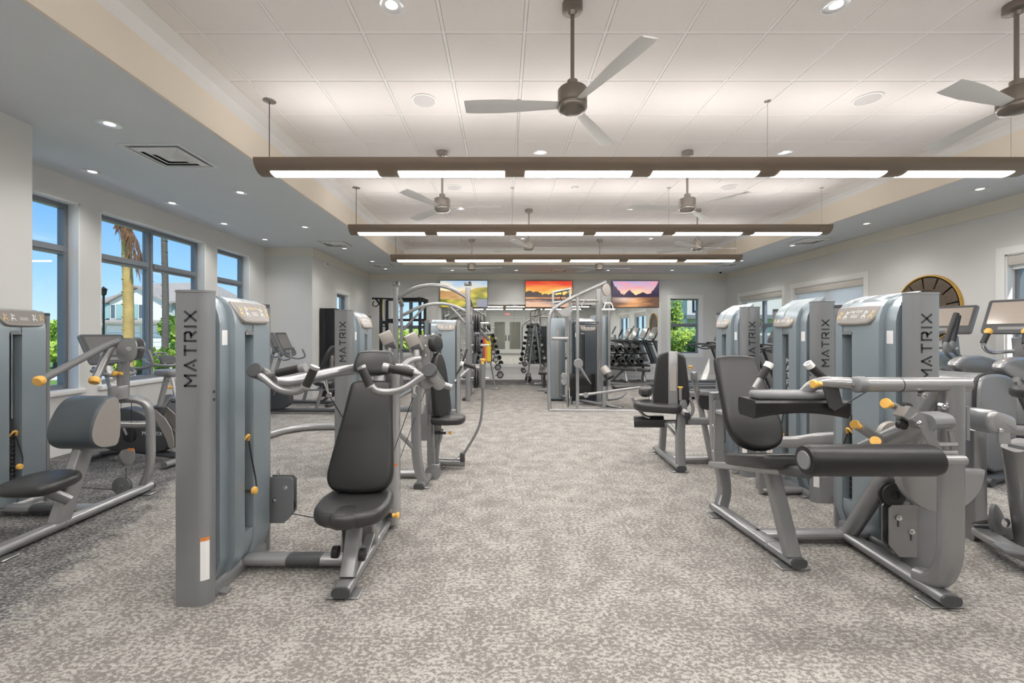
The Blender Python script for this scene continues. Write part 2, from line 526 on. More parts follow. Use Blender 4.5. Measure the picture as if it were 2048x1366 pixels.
# openings
ZT, ZB = 2.95, 0.72
LW = [(q(4.15), q(5.4)), (q(5.67), q(7.68)), (q(7.98), q(9.02))]
RW = [(q(10.92), q(12.9)), (q(8.45), q(10.5)), (q(4.2), q(6.08)), (q(1.2), q(3.2))]
wall('wall_left', 'x', XL, -1, YR, YP, 0, ZS)
wall('wall_left_return', 'y', YP-0.005, -1, XB-0.24, XL-0.24, 0, ZS)
wall('wall_left_bay', 'x', XB, -1, YP, YJ, 0, ZS, [(a, b, ZB, ZT) for a, b in LW])
wall('wall_left_jog', 'y', YJ, 1, XB-0.24, XL2, 0, ZS)
lw4 = (q(10.98), q(11.84), 1.0, 2.40)
wall('wall_left_far', 'x', XL2, -1, YJ+0.24, YB, 0, ZS, [lw4])
rz0, rz1 = 0.72, 2.46
wall('wall_right', 'x', XR, 1, YR, YB, 0, ZS, [(a, b, rz0, rz1) for a, b in RW])
bw = [(-3.30, -2.32, 0.80, 2.42), (5.10, 6.00, 0.78, 2.48)]
wall('wall_back', 'y', YB, 1, XL2-0.24, XR+0.24, 0, ZS, bw)
dr = (-0.75, 1.45, 0.0, 2.5)
wall('wall_rear', 'y', YR, -1, XB-0.24, XR+0.24, 0, ZS, [dr])

window('window_1', 'x', XB, -1, *LW[0], ZB, ZT, rails=[2.38], sill=True)
window('window_2', 'x', XB, -1, *LW[1], ZB, ZT, mull=[0.48], rails=[2.38], sill=True)
window('window_3', 'x', XB, -1, *LW[2], ZB, ZT, rails=[2.38], sill=True)
window('window_4', 'x', XL2, -1, *lw4[:2], *lw4[2:], depth=0.12, casing=0.09)
for i, (a, b) in enumerate(RW):
    window('window_%d' % (5+i), 'x', XR, 1, a, b, rz0, rz1, mull=[0.5], rails=[1.62] if i < 2 else [], depth=0.14, casing=0.10)
window('window_9', 'y', YB, 1, *bw[0][:2], *bw[0][2:], mull=[0.5], rails=[1.6], depth=0.12, casing=0.09, fw=0.04)
window('window_10', 'y', YB, 1, *bw[1][:2], *bw[1][2:], depth=0.12, casing=0.10, fw=0.035, rails=[1.66])

# roller shades on the right wall
M['shade'] = mat('shade_fabric', (0.60, 0.57, 0.53), 0.8, noise=0.05, nscale=90)
M['sheer'] = bpy.data.materials.new('sheer_shade'); M['sheer'].use_nodes = True
_t = M['sheer'].node_tree; _t.nodes.clear()
_o = _t.nodes.new('ShaderNodeOutputMaterial'); _a = _t.nodes.new('ShaderNodeMixShader'); _d = _t.nodes.new('ShaderNodeBsdfDiffuse'); _tl = _t.nodes.new('ShaderNodeBsdfTranslucent')
_d.inputs[0].default_value = (0.9, 0.9, 0.9, 1); _tl.inputs[0].default_value = (0.95, 0.95, 0.95, 1); _a.inputs[0].default_value = 0.65
_t.links.new(_d.outputs[0], _a.inputs[1]); _t.links.new(_tl.outputs[0], _a.inputs[2]); _t.links.new(_a.outputs[0], _o.inputs[0])
shade_names = ['beige roller shade rolled up at the far right-wall window', 'roller shade half lowered at the second right-wall window, white sheer cloth showing',
               'beige roller shade headbox at the window by the elliptical trainers', 'roller shade at the right-wall window behind the camera position']
for i, (a, b) in enumerate(RW):
    o = thing('roller_shade', shade_names[i], 'shade', (XR+0.06, (a+b)/2, rz1-0.15))
    MB().bx(XR+0.005, XR+0.10, a+0.02, b-0.02, rz1-0.15, rz1-0.022, 0.008).build('headbox', M['shade'], o)
    drop = [0.03, 0.34, 0.03, 0.03][i]
    MB().bx(XR+0.055, XR+0.058, a+0.04, b-0.04, rz1-0.15-drop, rz1-0.15).build('shade_cloth', M['sheer'], o, flat=True)
    MB().bx(XR+0.045, XR+0.068, a+0.04, b-0.04, rz1-0.175-drop, rz1-0.15-drop, 0.004).build('hem_bar', M['trim'], o)

# ------------------------------------------------------------------ ceiling
so = MB()
zt = 3.60
so.bx(XB-0.24, TX0-0.03, YR-0.24, YB+0.24, ZS, zt); so.bx(TX1+0.03, XR+0.24, YR-0.24, YB+0.24, ZS, zt)
so.bx(TX0-0.03, TX1+0.03, TY1+0.03, YB+0.24, ZS, zt); so.bx(TX0-0.03, TX1+0.03, YR-0.24, TY0-0.03, ZS, zt)
struct(so, 'ceiling_soffit', M['soffit'], flat=True)
fa = MB()
fa.bx(TX0-0.03, TX0, TY0-0.03, TY1+0.03, ZS-0.004, ZF); fa.bx(TX1, TX1+0.03, TY0-0.03, TY1+0.03, ZS-0.004, ZF)
fa.bx(TX0, TX1, TY1, TY1+0.03, ZS-0.004, ZF); fa.bx(TX0, TX1, TY0-0.03, TY0, ZS-0.004, ZF)
struct(fa, 'trim_tray_fascia', M['fascia'], flat=True)
cv = MB()
ci = 0.17
def ringpts(d, z): return [V(TX0-0.03+d, TY0-0.03+d, z), V(TX1+0.03-d, TY0-0.03+d, z), V(TX1+0.03-d, TY1+0.03-d, z), V(TX0-0.03+d, TY1+0.03-d, z)]
cv.loft([ringpts(0.0301, ZF-0.001), ringpts(0.0301, ZF+0.05), ringpts(0.07, ZF+0.09), ringpts(ci+0.03, ZC), ringpts(ci+0.03, ZC+0.05), ringpts(-0.02, ZC+0.05), ringpts(-0.02, ZF-0.001)], loop=True)
struct(cv, 'trim_tray_cove', M['cove'], flat=True)
struct(MB().bx(XB-0.3, XR+0.3, YR-0.3, YB+0.3, 3.76, 3.95), 'ceiling_deck', M['cove'], flat=True)

ceil = thing('ceiling', None, None, (1.4, 4, ZC)); ceil['kind'] = 'structure'
gx0, gx1, gy0, gy1 = TX0+ci-0.03, TX1-ci+0.03, TY0+ci-0.03, TY1-ci+0.03
cols = [0.166 + 0.61*k for k in range(-12, 12)]; cols = [c for c in cols if gx0 < c < gx1]
rows = [q(3.39) + 0.61*k for k in range(-14, 20)]; rows = [r for r in rows if gy0 < r < gy1]
g = MB()
for c in cols: g.bx(c-0.011, c+0.011, gy0, gy1, ZC-0.006, ZC+0.02)
for r in rows: g.bx(gx0, gx1, r-0.011, r+0.011, ZC-0.0055, ZC+0.02)
g.bx(gx0, gx0+0.03, gy0, gy1, ZC-0.006, ZC+0.02); g.bx(gx1-0.03, gx1, gy0, gy1, ZC-0.006, ZC+0.02)
g.bx(gx0, gx1, gy1-0.03, gy1, ZC-0.005, ZC+0.02)
g.build('ceiling_grid', M['grid'], ceil, flat=True)
ex = [gx0+0.02] + cols + [gx1-0.02]; ey = [gy0] + rows + [gy1-0.02]
tile_me = {}; rest = MB()
def tile_mb(mb, cx, cy, sx, sy):
    mb.slab((cx, cy, ZC+0.008), (1, 0, 0), (0, 1, 0), rrect(sx, sy), 0.02)
    mb.slab((cx, cy, ZC-0.0095), (1, 0, 0), (0, 1, 0), rrect(sx-0.012, sy-0.012), 0.02, edge=0.003, steps=1)
for i in range(len(ex)-1):
    for jx in range(len(ey)-1):
        sx, sy = ex[i+1]-ex[i]-0.016, ey[jx+1]-ey[jx]-0.016
        if sx < 0.06 or sy < 0.06: continue
        cx, cy = (ex[i]+ex[i+1])/2, (ey[jx]+ey[jx+1])/2
        if cy < q(2.6):
            tile_mb(rest, cx, cy, sx, sy); continue
        key = (round(sx, 2), round(sy, 2))
        if key not in tile_me:
            tm = MB(); tile_mb(tm, 0, 0, sx, sy); tile_me[key] = tm.mesh('ceiling_tile', M['tile'], (0, 0, ZC), flat=True)
        o = bpy.data.objects.new('ceiling_tile', tile_me[key]); COL.objects.link(o); o.parent = ceil
        o.location = (cx-1.4, cy-4, 0)
r_ = rest.build('ceiling_tile_field', M['tile'], ceil, flat=True); r_['kind'] = 'stuff'

# cream band along the wall tops, skirting
M['wall_top'] = mat('wall_top_cream', (0.74, 0.70, 0.62), 0.6, noise=0.01)
def band(mb, d, z0, z1):
    mb.bx(XL, XL+d, YR, YP, z0, z1); mb.bx(XB, XB+d, YP, YJ, z0, z1); mb.bx(XB, XL2, YJ-d, YJ, z0, z1)
    mb.bx(XL2, XL2+d, YJ-d, YB, z0, z1); mb.bx(XL2, XR, YB-d, YB, z0, z1); mb.bx(XR-d, XR, YR, YB, z0, z1)
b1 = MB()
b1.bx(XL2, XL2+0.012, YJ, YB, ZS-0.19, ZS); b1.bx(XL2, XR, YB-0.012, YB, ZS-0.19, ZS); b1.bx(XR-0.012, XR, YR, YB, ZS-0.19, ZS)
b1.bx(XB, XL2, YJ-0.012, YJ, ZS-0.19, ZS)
struct(b1, 'wall_top_band', M['wall_top'], flat=True)
b2 = MB(); band(b2, 0.018, 0.0, 0.15); struct(b2, 'baseboard_all', M['trim'], flat=True)

# ------------------------------------------------------------------ rear wall: white double doors (seen in the mirror)
d = thing('door_1', None, None, (0.35, YR, 0)); d['kind'] = 'structure'
k = MB(); k.bx(-0.87, -0.75, YR, YR+0.03, 0, 2.62); k.bx(1.45, 1.57, YR, YR+0.03, 0, 2.62); k.bx(-0.75, 1.45, YR, YR+0.03, 2.5, 2.62)
k.build('casing', M['trim'], d, flat=True)
for x0, x1, hx in ((-0.75, 0.345, 0.25), (0.355, 1.45, 0.45)):
    lf = MB(); y0, y1 = YR-0.07, YR-0.02
    lf.bx(x0, x0+0.16, y0, y1, 0.01, 2.48); lf.bx(x1-0.16, x1, y0, y1, 0.01, 2.48); lf.bx(x0+0.16, x1-0.16, y0, y1, 0.01, 0.3); lf.bx(x0+0.16, x1-0.16, y0, y1, 2.25, 2.48)
    lo = lf.build('door_leaf', M['trim'], d, flat=True)
    MB().bx(x0+0.16, x1-0.16, y0+0.02, y0+0.03, 0.3, 2.25).build('door_glass', M['glass'], lo, flat=True)
    MB().bx(hx-0.03, hx+0.03, y1, y1+0.02, 0.9, 1.3, 0.005).build('door_handle', M['rack'], lo)
hall = MB(); hall.bx(-2.5, 3.2, YR-3.2, YR-3.1, 0, 2.8); hall.bx(-2.5, -2.4, YR-3.1, YR-0.24, 0, 2.8); hall.bx(3.1, 3.2, YR-3.1, YR-0.24, 0, 2.8); hall.bx(-2.5, 3.2, YR-3.2, YR-0.24, 2.8, 2.9)
struct(hall, 'wall_corridor', M['wall'], flat=True)
struct(MB().bx(-2.5, 3.2, YR-3.2, YR-0.25, -0.2, 0), 'floor_corridor', mat('corridor_floor', (0.5, 0.42, 0.34), 0.4, noise=0.08, nscale=5), flat=True)
ex_ = MB().bx(0.17, 0.53, YR+0.0, YR+0.04, 2.70, 2.90, 0.008)
eo = tag(ex_.build('exit_sign', M['white']), 'white exit sign with red letters above the double doors', 'sign')
MB().text('EXIT', (0.35, YR+0.0405, 2.80), (-1, 0, 0), (0, 0, 1), 0.15).build('lettering', mat('exit_red', (0.8, 0.05, 0.04), 0.5, emit=((1, 0.08, 0.05), 2.0)), eo, flat=True)

# lamp of the corridor behind the double doors
cl_ = thing('corridor_light', 'flush ceiling lamp in the corridor behind the double doors', 'light', (0.35, YR-1.6, 2.74))
MB().lathe((0.35, YR-1.6, 2.80), (0, 0, -1), [(0.20, 0), (0.20, 0.02), (0.17, 0.05), (0.001, 0.06)], 24).build('diffuser', mat('corridor_lamp', (0.9, 0.88, 0.84), 0.5, emit=((1.0, 0.93, 0.82), 22.0)), cl_)
# ------------------------------------------------------------------ linear pendants (the room's lamps)
PL, PX0 = 7.38, -2.35
def make_pendant(label, loc):
    o = thing('linear_pendant_light', label, 'light', loc, world=False, group='long linear pendants across the tray ceiling')
    a, bq = 0.14, 0.118                                      # half width, belly
    prof = [(-a, 0.012), (-a, 0.0)] + [(-a*math.cos(math.pi*i/14), -bq*math.sin(math.pi*i/14)) for i in range(1, 14)] + [(a, 0.0), (a, 0.012), (a-0.02, 0.016), (-a+0.02, 0.016)]
    hb = MB(); hb.loft([[V(x, y, z) for y, z in prof] for x in (0, PL)])
    hb.build('housing', M['pend'], o)
    ln, gp = 1.02, 0.2
    arc = [(a*1.012*math.sin(t), -bq*1.025*math.cos(t)) for t in [R(-33+66*i/10) for i in range(11)]]
    for k_ in range(6):
        x0 = 0.13 + k_*(ln+gp)
        lb = MB(); inner = [(y*0.93, z*0.93) for y, z in reversed(arc)]
        lb.loft([[V(x, y, z) for y, z in arc+inner] for x in (x0, x0+ln)])
        lb.build('lens', M['lens'], o)
        ub = MB().bx(x0, x0+ln, -0.05, 0.05, 0.017, 0.022); ub.build('uplight_strip', M['uplens'], o, flat=True)
    for i, x in enumerate((0.08, 2.50, 4.93, 7.30)):
        top = ZC-0.006-loc[2]
        MB().cyl((x, 0, 0.015), (x, 0, top), 0.0022 if i else 0.004, 6).build('suspension_cable', M['cable'] if not i else M['nickel'], o)
        MB().lathe((x, 0, top), (0, 0, -1), [(0.03 if i else 0.062, -0.004), (0.03 if i else 0.062, 0.006), (0.024 if i else 0.05, 0.012), (0.004, 0.014)], 16).build('ceiling_cup', M['nickel'], o)
    return o
pz = 3.045
p0 = make_pendant('nearest linear pendant in view, spanning the tray with six lit lenses', (PX0, q(4.38), pz))
dup(p0, (PX0, q(6.98), pz), label='middle linear pendant of the three in view')
dup(p0, (PX0, q(9.56), pz), label='farthest linear pendant, close to the back of the tray')
dup(p0, (PX0, q(1.78), pz), label='linear pendant overhead, above the camera position')
dup(p0, (PX0, q(-0.82), pz), label='linear pendant behind the camera position, nearest the double doors')

# ------------------------------------------------------------------ fans
def fan_meshes(o, motor, blade):
    MB().lathe((0, 0, 0), (0, 0, -1), [(0.07, 0), (0.07, 0.055), (0.062, 0.06), (0.03, 0.062), (0.018, 0.085)], 24).build('canopy', motor, o)
    MB().cyl((0, 0, -0.06), (0, 0, -0.58), 0.0135, 12).build('downrod', M['rod'] if motor is M['rod'] else motor, o)
    MB().lathe((0, 0, -0.53), (0, 0, -1), [(0.02, 0), (0.036, 0.004), (0.036, 0.05), (0.094, 0.062), (0.1, 0.07), (0.1, 0.165), (0.096, 0.168), (0.096, 0.175), (0.1, 0.178), (0.1, 0.195), (0.085, 0.215), (0.05, 0.225), (0.001, 0.228)], 28).build('motor_housing', motor, o)
BL = None
def make_fan(label, loc, angles, motor, rad=0.73):
    o = thing('ceiling_fan', label, 'fan', loc, world=False, group='three-blade ceiling fans on the tray ceiling')
    fan_meshes(o, motor, M['blade'])
    for a in angles:
        m_ = MB(); n = 8; rings = []
        for i in range(n+1):
            f = i/n; r0 = 0.085 + f*(rad-0.085); wd = 0.034+0.034*min(1, f*1.6); pt = R(14-5*f)
            if i == n: wd *= 0.93
            rings.append([V(r0, y*math.cos(pt)-z*math.sin(pt), -0.70 + y*math.sin(pt) + z*math.cos(pt)) for y, z in ((-wd, 0), (-wd*.5, 0.006), (wd*.5, 0.006), (wd, 0), (wd*.5, -0.003), (-wd*.5, -0.003))])
        c, s_ = math.cos(R(a)), math.sin(R(a))
        rings = [[V(p.x*c-p.y*s_, p.x*s_+p.y*c, p.z) for p in r] for r in rings]
        m_.loft(rings); m_.build('blade', M['blade'], o)
    return o
zt_ = ZC-0.006
make_fan('large bronze-rod ceiling fan at the top centre, the nearest in full view', (0.48, q(3.09), zt_), (178, 58, -66), M['rod'], 0.74)
make_fan('bronze-rod ceiling fan cut by the right edge of the photo', (3.53, q(3.09), zt_), (198, 80, -44), M['rod'], 0.74)
make_fan('nickel fan between the near and middle pendants, over the shoulder press side', (-0.75, q(5.6), zt_), (-5, 130, -118), M['nickel'])
make_fan('nickel fan between the near and middle pendants, over the leg machines', (2.30, q(5.6), zt_), (183, 48, -55), M['nickel'])
make_fan('small nickel fan hanging just above the farthest pendant, nearer the room centre', (0.48, q(8.2), zt_), (2, 150, -115), M['nickel'])
make_fan('small nickel fan hanging just above the farthest pendant, nearer the right wall', (3.55, q(8.2), zt_), (5, 140, -140), M['nickel'])
make_fan('far ceiling fan with dark blades below the last pendant, above the green hills screen', (-0.74, q(10.8), zt_), (186, 55, -12), M['nickel'])
make_fan('far ceiling fan with dark blades below the last pendant, above the sunset screens', (2.33, q(10.8), zt_), (2, 128, 198), M['nickel'])
make_fan('ceiling fan behind the camera position over the aisle', (-0.75, q(0.4), zt_), (10, 130, 250), M['rod'], 0.74)

# ------------------------------------------------------------------ downlights, speakers, vents, detectors
M['refl'] = mat('downlight_reflector', (0.85, 0.85, 0.86), 0.3, metal=0.8)
M['lamp'] = mat('downlight_lamp', (0.9, 0.9, 0.88), 0.5, emit=((1.0, 0.97, 0.92), 1.6))
def make_down(loc, label, r=0.085):
    o = thing('recessed_downlight', label, 'downlight', loc, world=False, group='chrome recessed downlights')
    MB().lathe((0, 0, 0), (0, 0, -1), [(r*0.8, 0.0), (r, 0.0), (r*1.12, 0.001), (r*1.1, 0.004), (r*0.95, 0.005), (r*0.93, -0.004), (r*0.8, -0.004)], 24).build('trim_ring', M['trim'], o)
    n = 24
    m_ = MB(); rings = []
    for rr, h in ((0.93, -0.004), (0.84, 0.03), (0.7, 0.05), (0.5, 0.058), (0.48, 0.058)):
        rings.append([V(r*rr*math.cos(2*math.pi*i/n), r*rr*math.sin(2*math.pi*i/n), -0.0055+h*0.08) for i in range(n)])
    m_.loft(rings, cap=False); m_.build('reflector', M['refl'], o)
    MB().lathe((0, 0, -0.002), (0, 0, -1), [(r*0.49, -0.001), (r*0.49, 0.0), (0.001, 0.0005)], 16).build('lamp', M['lamp'], o)
    return o
d0 = None
spot_d = bpy.data.lights.new('downlight_beam', 'SPOT'); spot_d.energy = DOWN_W; spot_d.spot_size = R(125); spot_d.spot_blend = 0.9
spot_d.shadow_soft_size = 0.06; spot_d.color = (1.0, 0.965, 0.92)
def down(x, y9, z, label):
    global d0
    ls = bpy.data.objects.new('downlight_beam', spot_d); COL.objects.link(ls); ls.location = (x, q(y9), z-0.03)
    if d0 is None: d0 = make_down((x, q(y9), z), label)
    else: dup(d0, (x, q(y9), z), label=label)
for x, y, l in ((-0.765, 3.1, 'chrome downlight in a ceiling tile, cut by the top edge of the photo'), (2.30, 3.1, 'chrome downlight in a ceiling tile between the two bronze-rod fans'),
                (0.47, 5.62, 'chrome downlight in a ceiling tile just above the near pendant, behind the large fan'), (3.53, 5.62, 'chrome downlight just above the near pendant, towards the right wall'),
                (2.33, 8.14, 'small downlight between middle and far pendants, right of the aisle'), (-0.75, 8.14, 'small downlight between middle and far pendants, left of the aisle'),
                (0.48, 10.7, 'tiny downlight beyond the far pendant, over the aisle'), (3.53, 10.7, 'tiny downlight beyond the far pendant, towards the right wall')):
    down(x, y, ZC-0.011, l)
for x, y, l in ((-3.44, 3.94, 'large chrome downlight in the grey soffit before the square vent'), (-4.65, 5.1, 'soffit downlight above the first window of the bay'),
                (-3.41, 5.85, 'soffit downlight beyond the square vent, inner row'), (-4.64, 6.32, 'soffit downlight above the wide window, outer row'),
                (-3.40, 7.74, 'soffit downlight on the inner row, third from the vent'), (-4.64, 7.5, 'soffit downlight above the narrow third window'),
                (-4.62, 8.75, 'soffit downlight at the far end of the window bay'), (-3.40, 9.68, 'soffit downlight beside the second square vent'),
                (-3.3, 11.4, 'soffit downlight before the left back corner, nearer'), (-3.3, 12.7, 'soffit downlight in the left back corner'),
                (-1.45, 13.0, 'back soffit downlight above the green hills screen'), (0.4, 13.0, 'back soffit downlight between the hills and red sunset screens'),
                (3.05, 13.0, 'back soffit downlight above the purple sunset screen'), (4.9, 13.0, 'back soffit downlight above the window right of the screens'),
                (6.06, 5.71, 'right soffit downlight nearest the camera'), (6.07, 7.5, 'right soffit downlight second from the camera'),
                (6.03, 9.36, 'right soffit downlight beside the square vent'), (6.0, 11.3, 'right soffit downlight farthest from the camera')):
    down(x, y, ZS-0.001, l)
for x, y, l in ((-3.44, 1.9, 'left soffit downlight out of frame, just short of the far left tower'), (-3.44, 0.0, 'left soffit downlight level with the camera'), (-3.44, -1.9, 'left soffit downlight nearest the double doors'),
                (6.06, 3.8, 'right soffit downlight out of frame beside the edge window'), (6.06, 1.9, 'right soffit downlight before the rear right window'), (6.06, 0.0, 'right soffit downlight level with the camera'), (6.06, -1.9, 'right soffit downlight nearest the double doors')):
    down(x, y, ZS-0.001, l)
sp0 = None
for x, y, l in ((-0.76, 4.37, 'round white ceiling speaker left of the large fan'), (3.52, 4.34, 'round white ceiling speaker left of the edge-cut fan'),
                (-0.75, 6.95, 'round white ceiling speaker past the near pendant, left half'), (3.50, 6.95, 'round white ceiling speaker past the near pendant, right half')):
    if sp0 is None:
        sp0 = thing('ceiling_speaker', l, 'speaker', (x, q(y), ZC-0.012), world=False, group='round ceiling speakers')
        MB().lathe((0, 0, 0), (0, 0, -1), [(0.125, 0), (0.125, 0.004), (0.118, 0.007), (0.104, 0.007), (0.103, 0.003), (0.001, 0.003)], 32).build('rim', M['trim'], sp0)
        MB().lathe((0, 0, -0.003), (0, 0, -1), [(0.101, 0), (0.1, 0.003), (0.001, 0.005)], 32).build('grille', mat('speaker_grille', (0.62, 0.60, 0.59), 0.8, noise=0.12, nscale=500), sp0)
    else: dup(sp0, (x, q(y), ZC-0.012), label=l)
sd = MB().lathe((1.12, q(6.95), ZC-0.012), (0, 0, -1), [(0.055, 0), (0.055, 0.015), (0.04, 0.03), (0.001, 0.033)], 20)
tag(sd.build('smoke_detector', M['trim']), 'small white smoke detector on the tile ceiling between the middle fans', 'detector')

def make_vent(loc, label):
    o = thing('ceiling_vent', label, 'vent', loc, world=False, group='square four-way ceiling vents')
    MB().box((0, 0, -0.001), (0.56, 0.56, 0.004)).build('throat', M['panel'], o, flat=True)
    h = 0.30
    def sq(rings): return [[V(r*a, r*b_, z) for a, b_ in ((-1, -1), (1, -1), (1, 1), (-1, 1))] for r, z in rings]
    MB().loft(sq([(h, 0), (h, -0.006), (h-0.025, -0.008), (h-0.03, -0.003), (h-0.03, 0)]), loop=True).build('frame', M['trim'], o, flat=True)
    for r in (0.235, 0.165, 0.10):
        MB().loft(sq([(r, -0.006), (r+0.004, -0.010), (r-0.048, -0.03), (r-0.052, -0.026)]), loop=True).build('cone', M['trim'], o, flat=True)
    MB().box((0, 0, -0.030), (0.10, 0.10, 0.005)).build('centre_plate', M['trim'], o, flat=True)
    return o
v0 = make_vent((-3.43, q(4.66), ZS-0.001), 'square ceiling vent nearest the camera in the left soffit')
for x, y, l in ((-3.4, 9.15, 'second square vent in the left soffit, before the wall jog'), (-3.2, 12.0, 'square vent in the left soffit by the back corner'),
                (6.05, 8.86, 'square vent in the right soffit above the half lowered shade'), (5.9, 11.8, 'square vent in the right soffit by the back corner'), (1.65, 12.85, 'square vent in the back soffit above the red sunset screen')):
    dup(v0, (x, q(y), ZS-0.001), label=l)
# wall alarm and corner camera
al = thing('wall_alarm', 'small white horn strobe alarm high on the jutting wall', 'alarm', (XL2, q(10.3), 2.92))
MB().box((XL2+0.02, q(10.3), 2.98), (0.04, 0.16, 0.13), 0.01).build('body', M['trim'], al)
MB().box((XL2+0.05, q(10.3), 2.99), (0.03, 0.09, 0.06), 0.01).build('strobe', M['chrome'], al)
cm = thing('security_camera', 'small black dome camera below the back right soffit corner', 'camera', (6.35, q(13.1), ZS-0.09))
MB().lathe((6.35, q(13.1), ZS), (0, 0, -1), [(0.05, 0), (0.05, 0.02), (0.042, 0.03), (0.03, 0.031)], 16).build('mount', M['trim'], cm)
MB().ball((6.35, q(13.1), ZS-0.045), 0.035, 12).build('dome', M['black'], cm)

# ------------------------------------------------------------------ back wall: mirror, screens
mo = thing('trim_mirror', None, None, (1.4, YB, 0.4)); mo['kind'] = 'structure'
mx0, mx1, mz0, mz1 = -1.86, 4.72, 0.48, 2.28
seams = [mx0, -0.95, 0.34, 1.65, 3.25, mx1]
for a_, b_ in zip(seams[:-1], seams[1:]):
    MB().bx(a_+0.0015, b_-0.0015, YB-0.012, YB-0.004, mz0, mz1).build('mirror_pane', M['mirror'], mo, flat=True)
fr = MB()
fr.bx(mx0-0.1, mx1+0.1, YB-0.022, YB, mz1, mz1+0.09); fr.bx(mx0-0.1, mx1+0.1, YB-0.022, YB, mz0-0.10, mz0)
fr.bx(mx0-0.1, mx0, YB-0.022, YB, mz0, mz1); fr.bx(mx1, mx1+0.1, YB-0.022, YB, mz0, mz1)
fr.build('mirror_frame', M['trim'], mo, flat=True)

def fbm(x, y, seed=0):
    s_ = 0.0; a = 0.5
    for i in range(4):
        f = 2**i
        s_ += a*math.sin(x*f*1.7+seed*3.1+math.cos(y*f*2.3+seed+i)*1.4)*math.cos(y*f*1.9+seed*1.7+math.sin(x*f*1.1+i)*1.2); a *= 0.5
    return s_
def lerp(a, b, t): t = max(0, min(1, t)); return tuple(x+(y-x)*t for x, y in zip(a, b))
def scr_hills(u, v):
    n = fbm(u*4, v*4, 1)
    if v > 0.62 + 0.05*fbm(u*3, 0, 2) + (0.12 if u > 0.62 else 0)*min(1, (u-0.62)*6 if u > .62 else 0):
        c = lerp((0.86, 0.74, 0.50), (0.38, 0.55, 0.75), (v-0.62)*2.6 + n*0.5)
        s_ = math.hypot(u-0.1, (v-0.70)*0.6); c = lerp((1.0, 0.85, 0.55), c, s_*5)
        return c
    if u > 0.60 and v > 0.55: return lerp((0.20, 0.19, 0.03), (0.55, 0.42, 0.05), 0.5+n)
    if v < 0.30 and u > 0.78: return (0.25, 0.26, 0.33)
    if u < 0.6 and v > 0.30: return lerp((0.45, 0.24, 0.08), (0.75, 0.45, 0.18), 0.5+n*1.2)
    return lerp((0.14, 0.17, 0.01), (0.62, 0.50, 0.05), 0.5+n*1.5)
def scr_red(u, v):
    n = fbm(u*3+v, v*6, 4)
    hz = 0.38; tree = hz+0.05+0.05*abs(math.sin(u*19))+0.05*abs(math.sin(u*7+1))+(0.10 if u < 0.35 else 0.02)*(1 if u < .35 else min(1, max(0, (u-.6)*3)))
    if v > tree:
        c = lerp((1.0, 0.55, 0.06), (0.72, 0.045, 0.02), (v-0.45)*2.0+n*0.35)
        return lerp((1.0, 0.72, 0.15), c, math.hypot(u-0.75, (v-0.50)*1.2)*2.6)
    if v > hz: return (0.03, 0.012, 0.01)
    if v > hz-0.05: return lerp((0.9, 0.4, 0.12), (0.35, 0.12, 0.05), n+0.5)
    if v > hz-0.16: return (0.05, 0.025, 0.02) if n > -0.12 else (0.35, 0.18, 0.12)
    return lerp((0.75, 0.45, 0.28), (0.42, 0.28, 0.24), v*3+n)
def scr_purple(u, v):
    n = fbm(u*3-v*2, v*5, 7)
    hz = 0.40
    ridge = hz + 0.05 + 0.22*max(0, 1-abs(u-0.37)/0.13) + 0.13*max(0, 1-abs(u-0.66)/0.16) + 0.12*max(0, 1-abs(u-0.86)/0.1)
    pl = ((0, .97), (.05, .80), (.10, .70), (.15, .60), (.19, .50), (.24, .45), (.30, .42), (.70, .42), (.78, .46), (.84, .53), (.89, .66), (.93, .72), (.96, .86), (1.01, .98))
    for (a, ya), (b, yb) in zip(pl[:-1], pl[1:]):
        if a <= u <= b: side = ya+(yb-ya)*(u-a)/(b-a)+0.02*math.sin(u*90)
    if v > max(ridge, side+0.03):
        c = lerp((0.95, 0.55, 0.40), (0.42, 0.38, 0.66), (v-0.5)*2.0)
        c = lerp(c, (0.85, 0.35, 0.42), max(0, n)*1.6)
        return lerp((1.0, 0.72, 0.35), c, math.hypot(u-0.5, (v-0.55)*1.5)*3.2)
    if v > hz: return lerp((0.03, 0.02, 0.05), (0.09, 0.06, 0.12), (v-hz)*2)
    if v > hz-0.03: return (0.12, 0.06, 0.06)
    c = lerp((0.85, 0.42, 0.18), (0.16, 0.08, 0.05), math.hypot((u-0.5)*1.4, (v-0.25)*1.0)*1.7 + n*0.7)
    return lerp(c, (0.9, 0.75, 0.68), 0.6*max(0, 1-math.hypot((u-0.25)*3, (v-0.33)*5)))
def screen_mat():
    m = bpy.data.materials.new('tv_picture'); m.use_nodes = True; t = m.node_tree; b = t.nodes['Principled BSDF']
    a = t.nodes.new('ShaderNodeVertexColor'); a.layer_name = 'picture'
    b.inputs['Base Color'].default_value = (0.01, 0.01, 0.01, 1); b.inputs['Roughness'].default_value = 0.25
    t.links.new(a.outputs['Color'], b.inputs['Emission Color']); b.inputs['Emission Strength'].default_value = 0.85
    return m
M['tv'] = screen_mat()
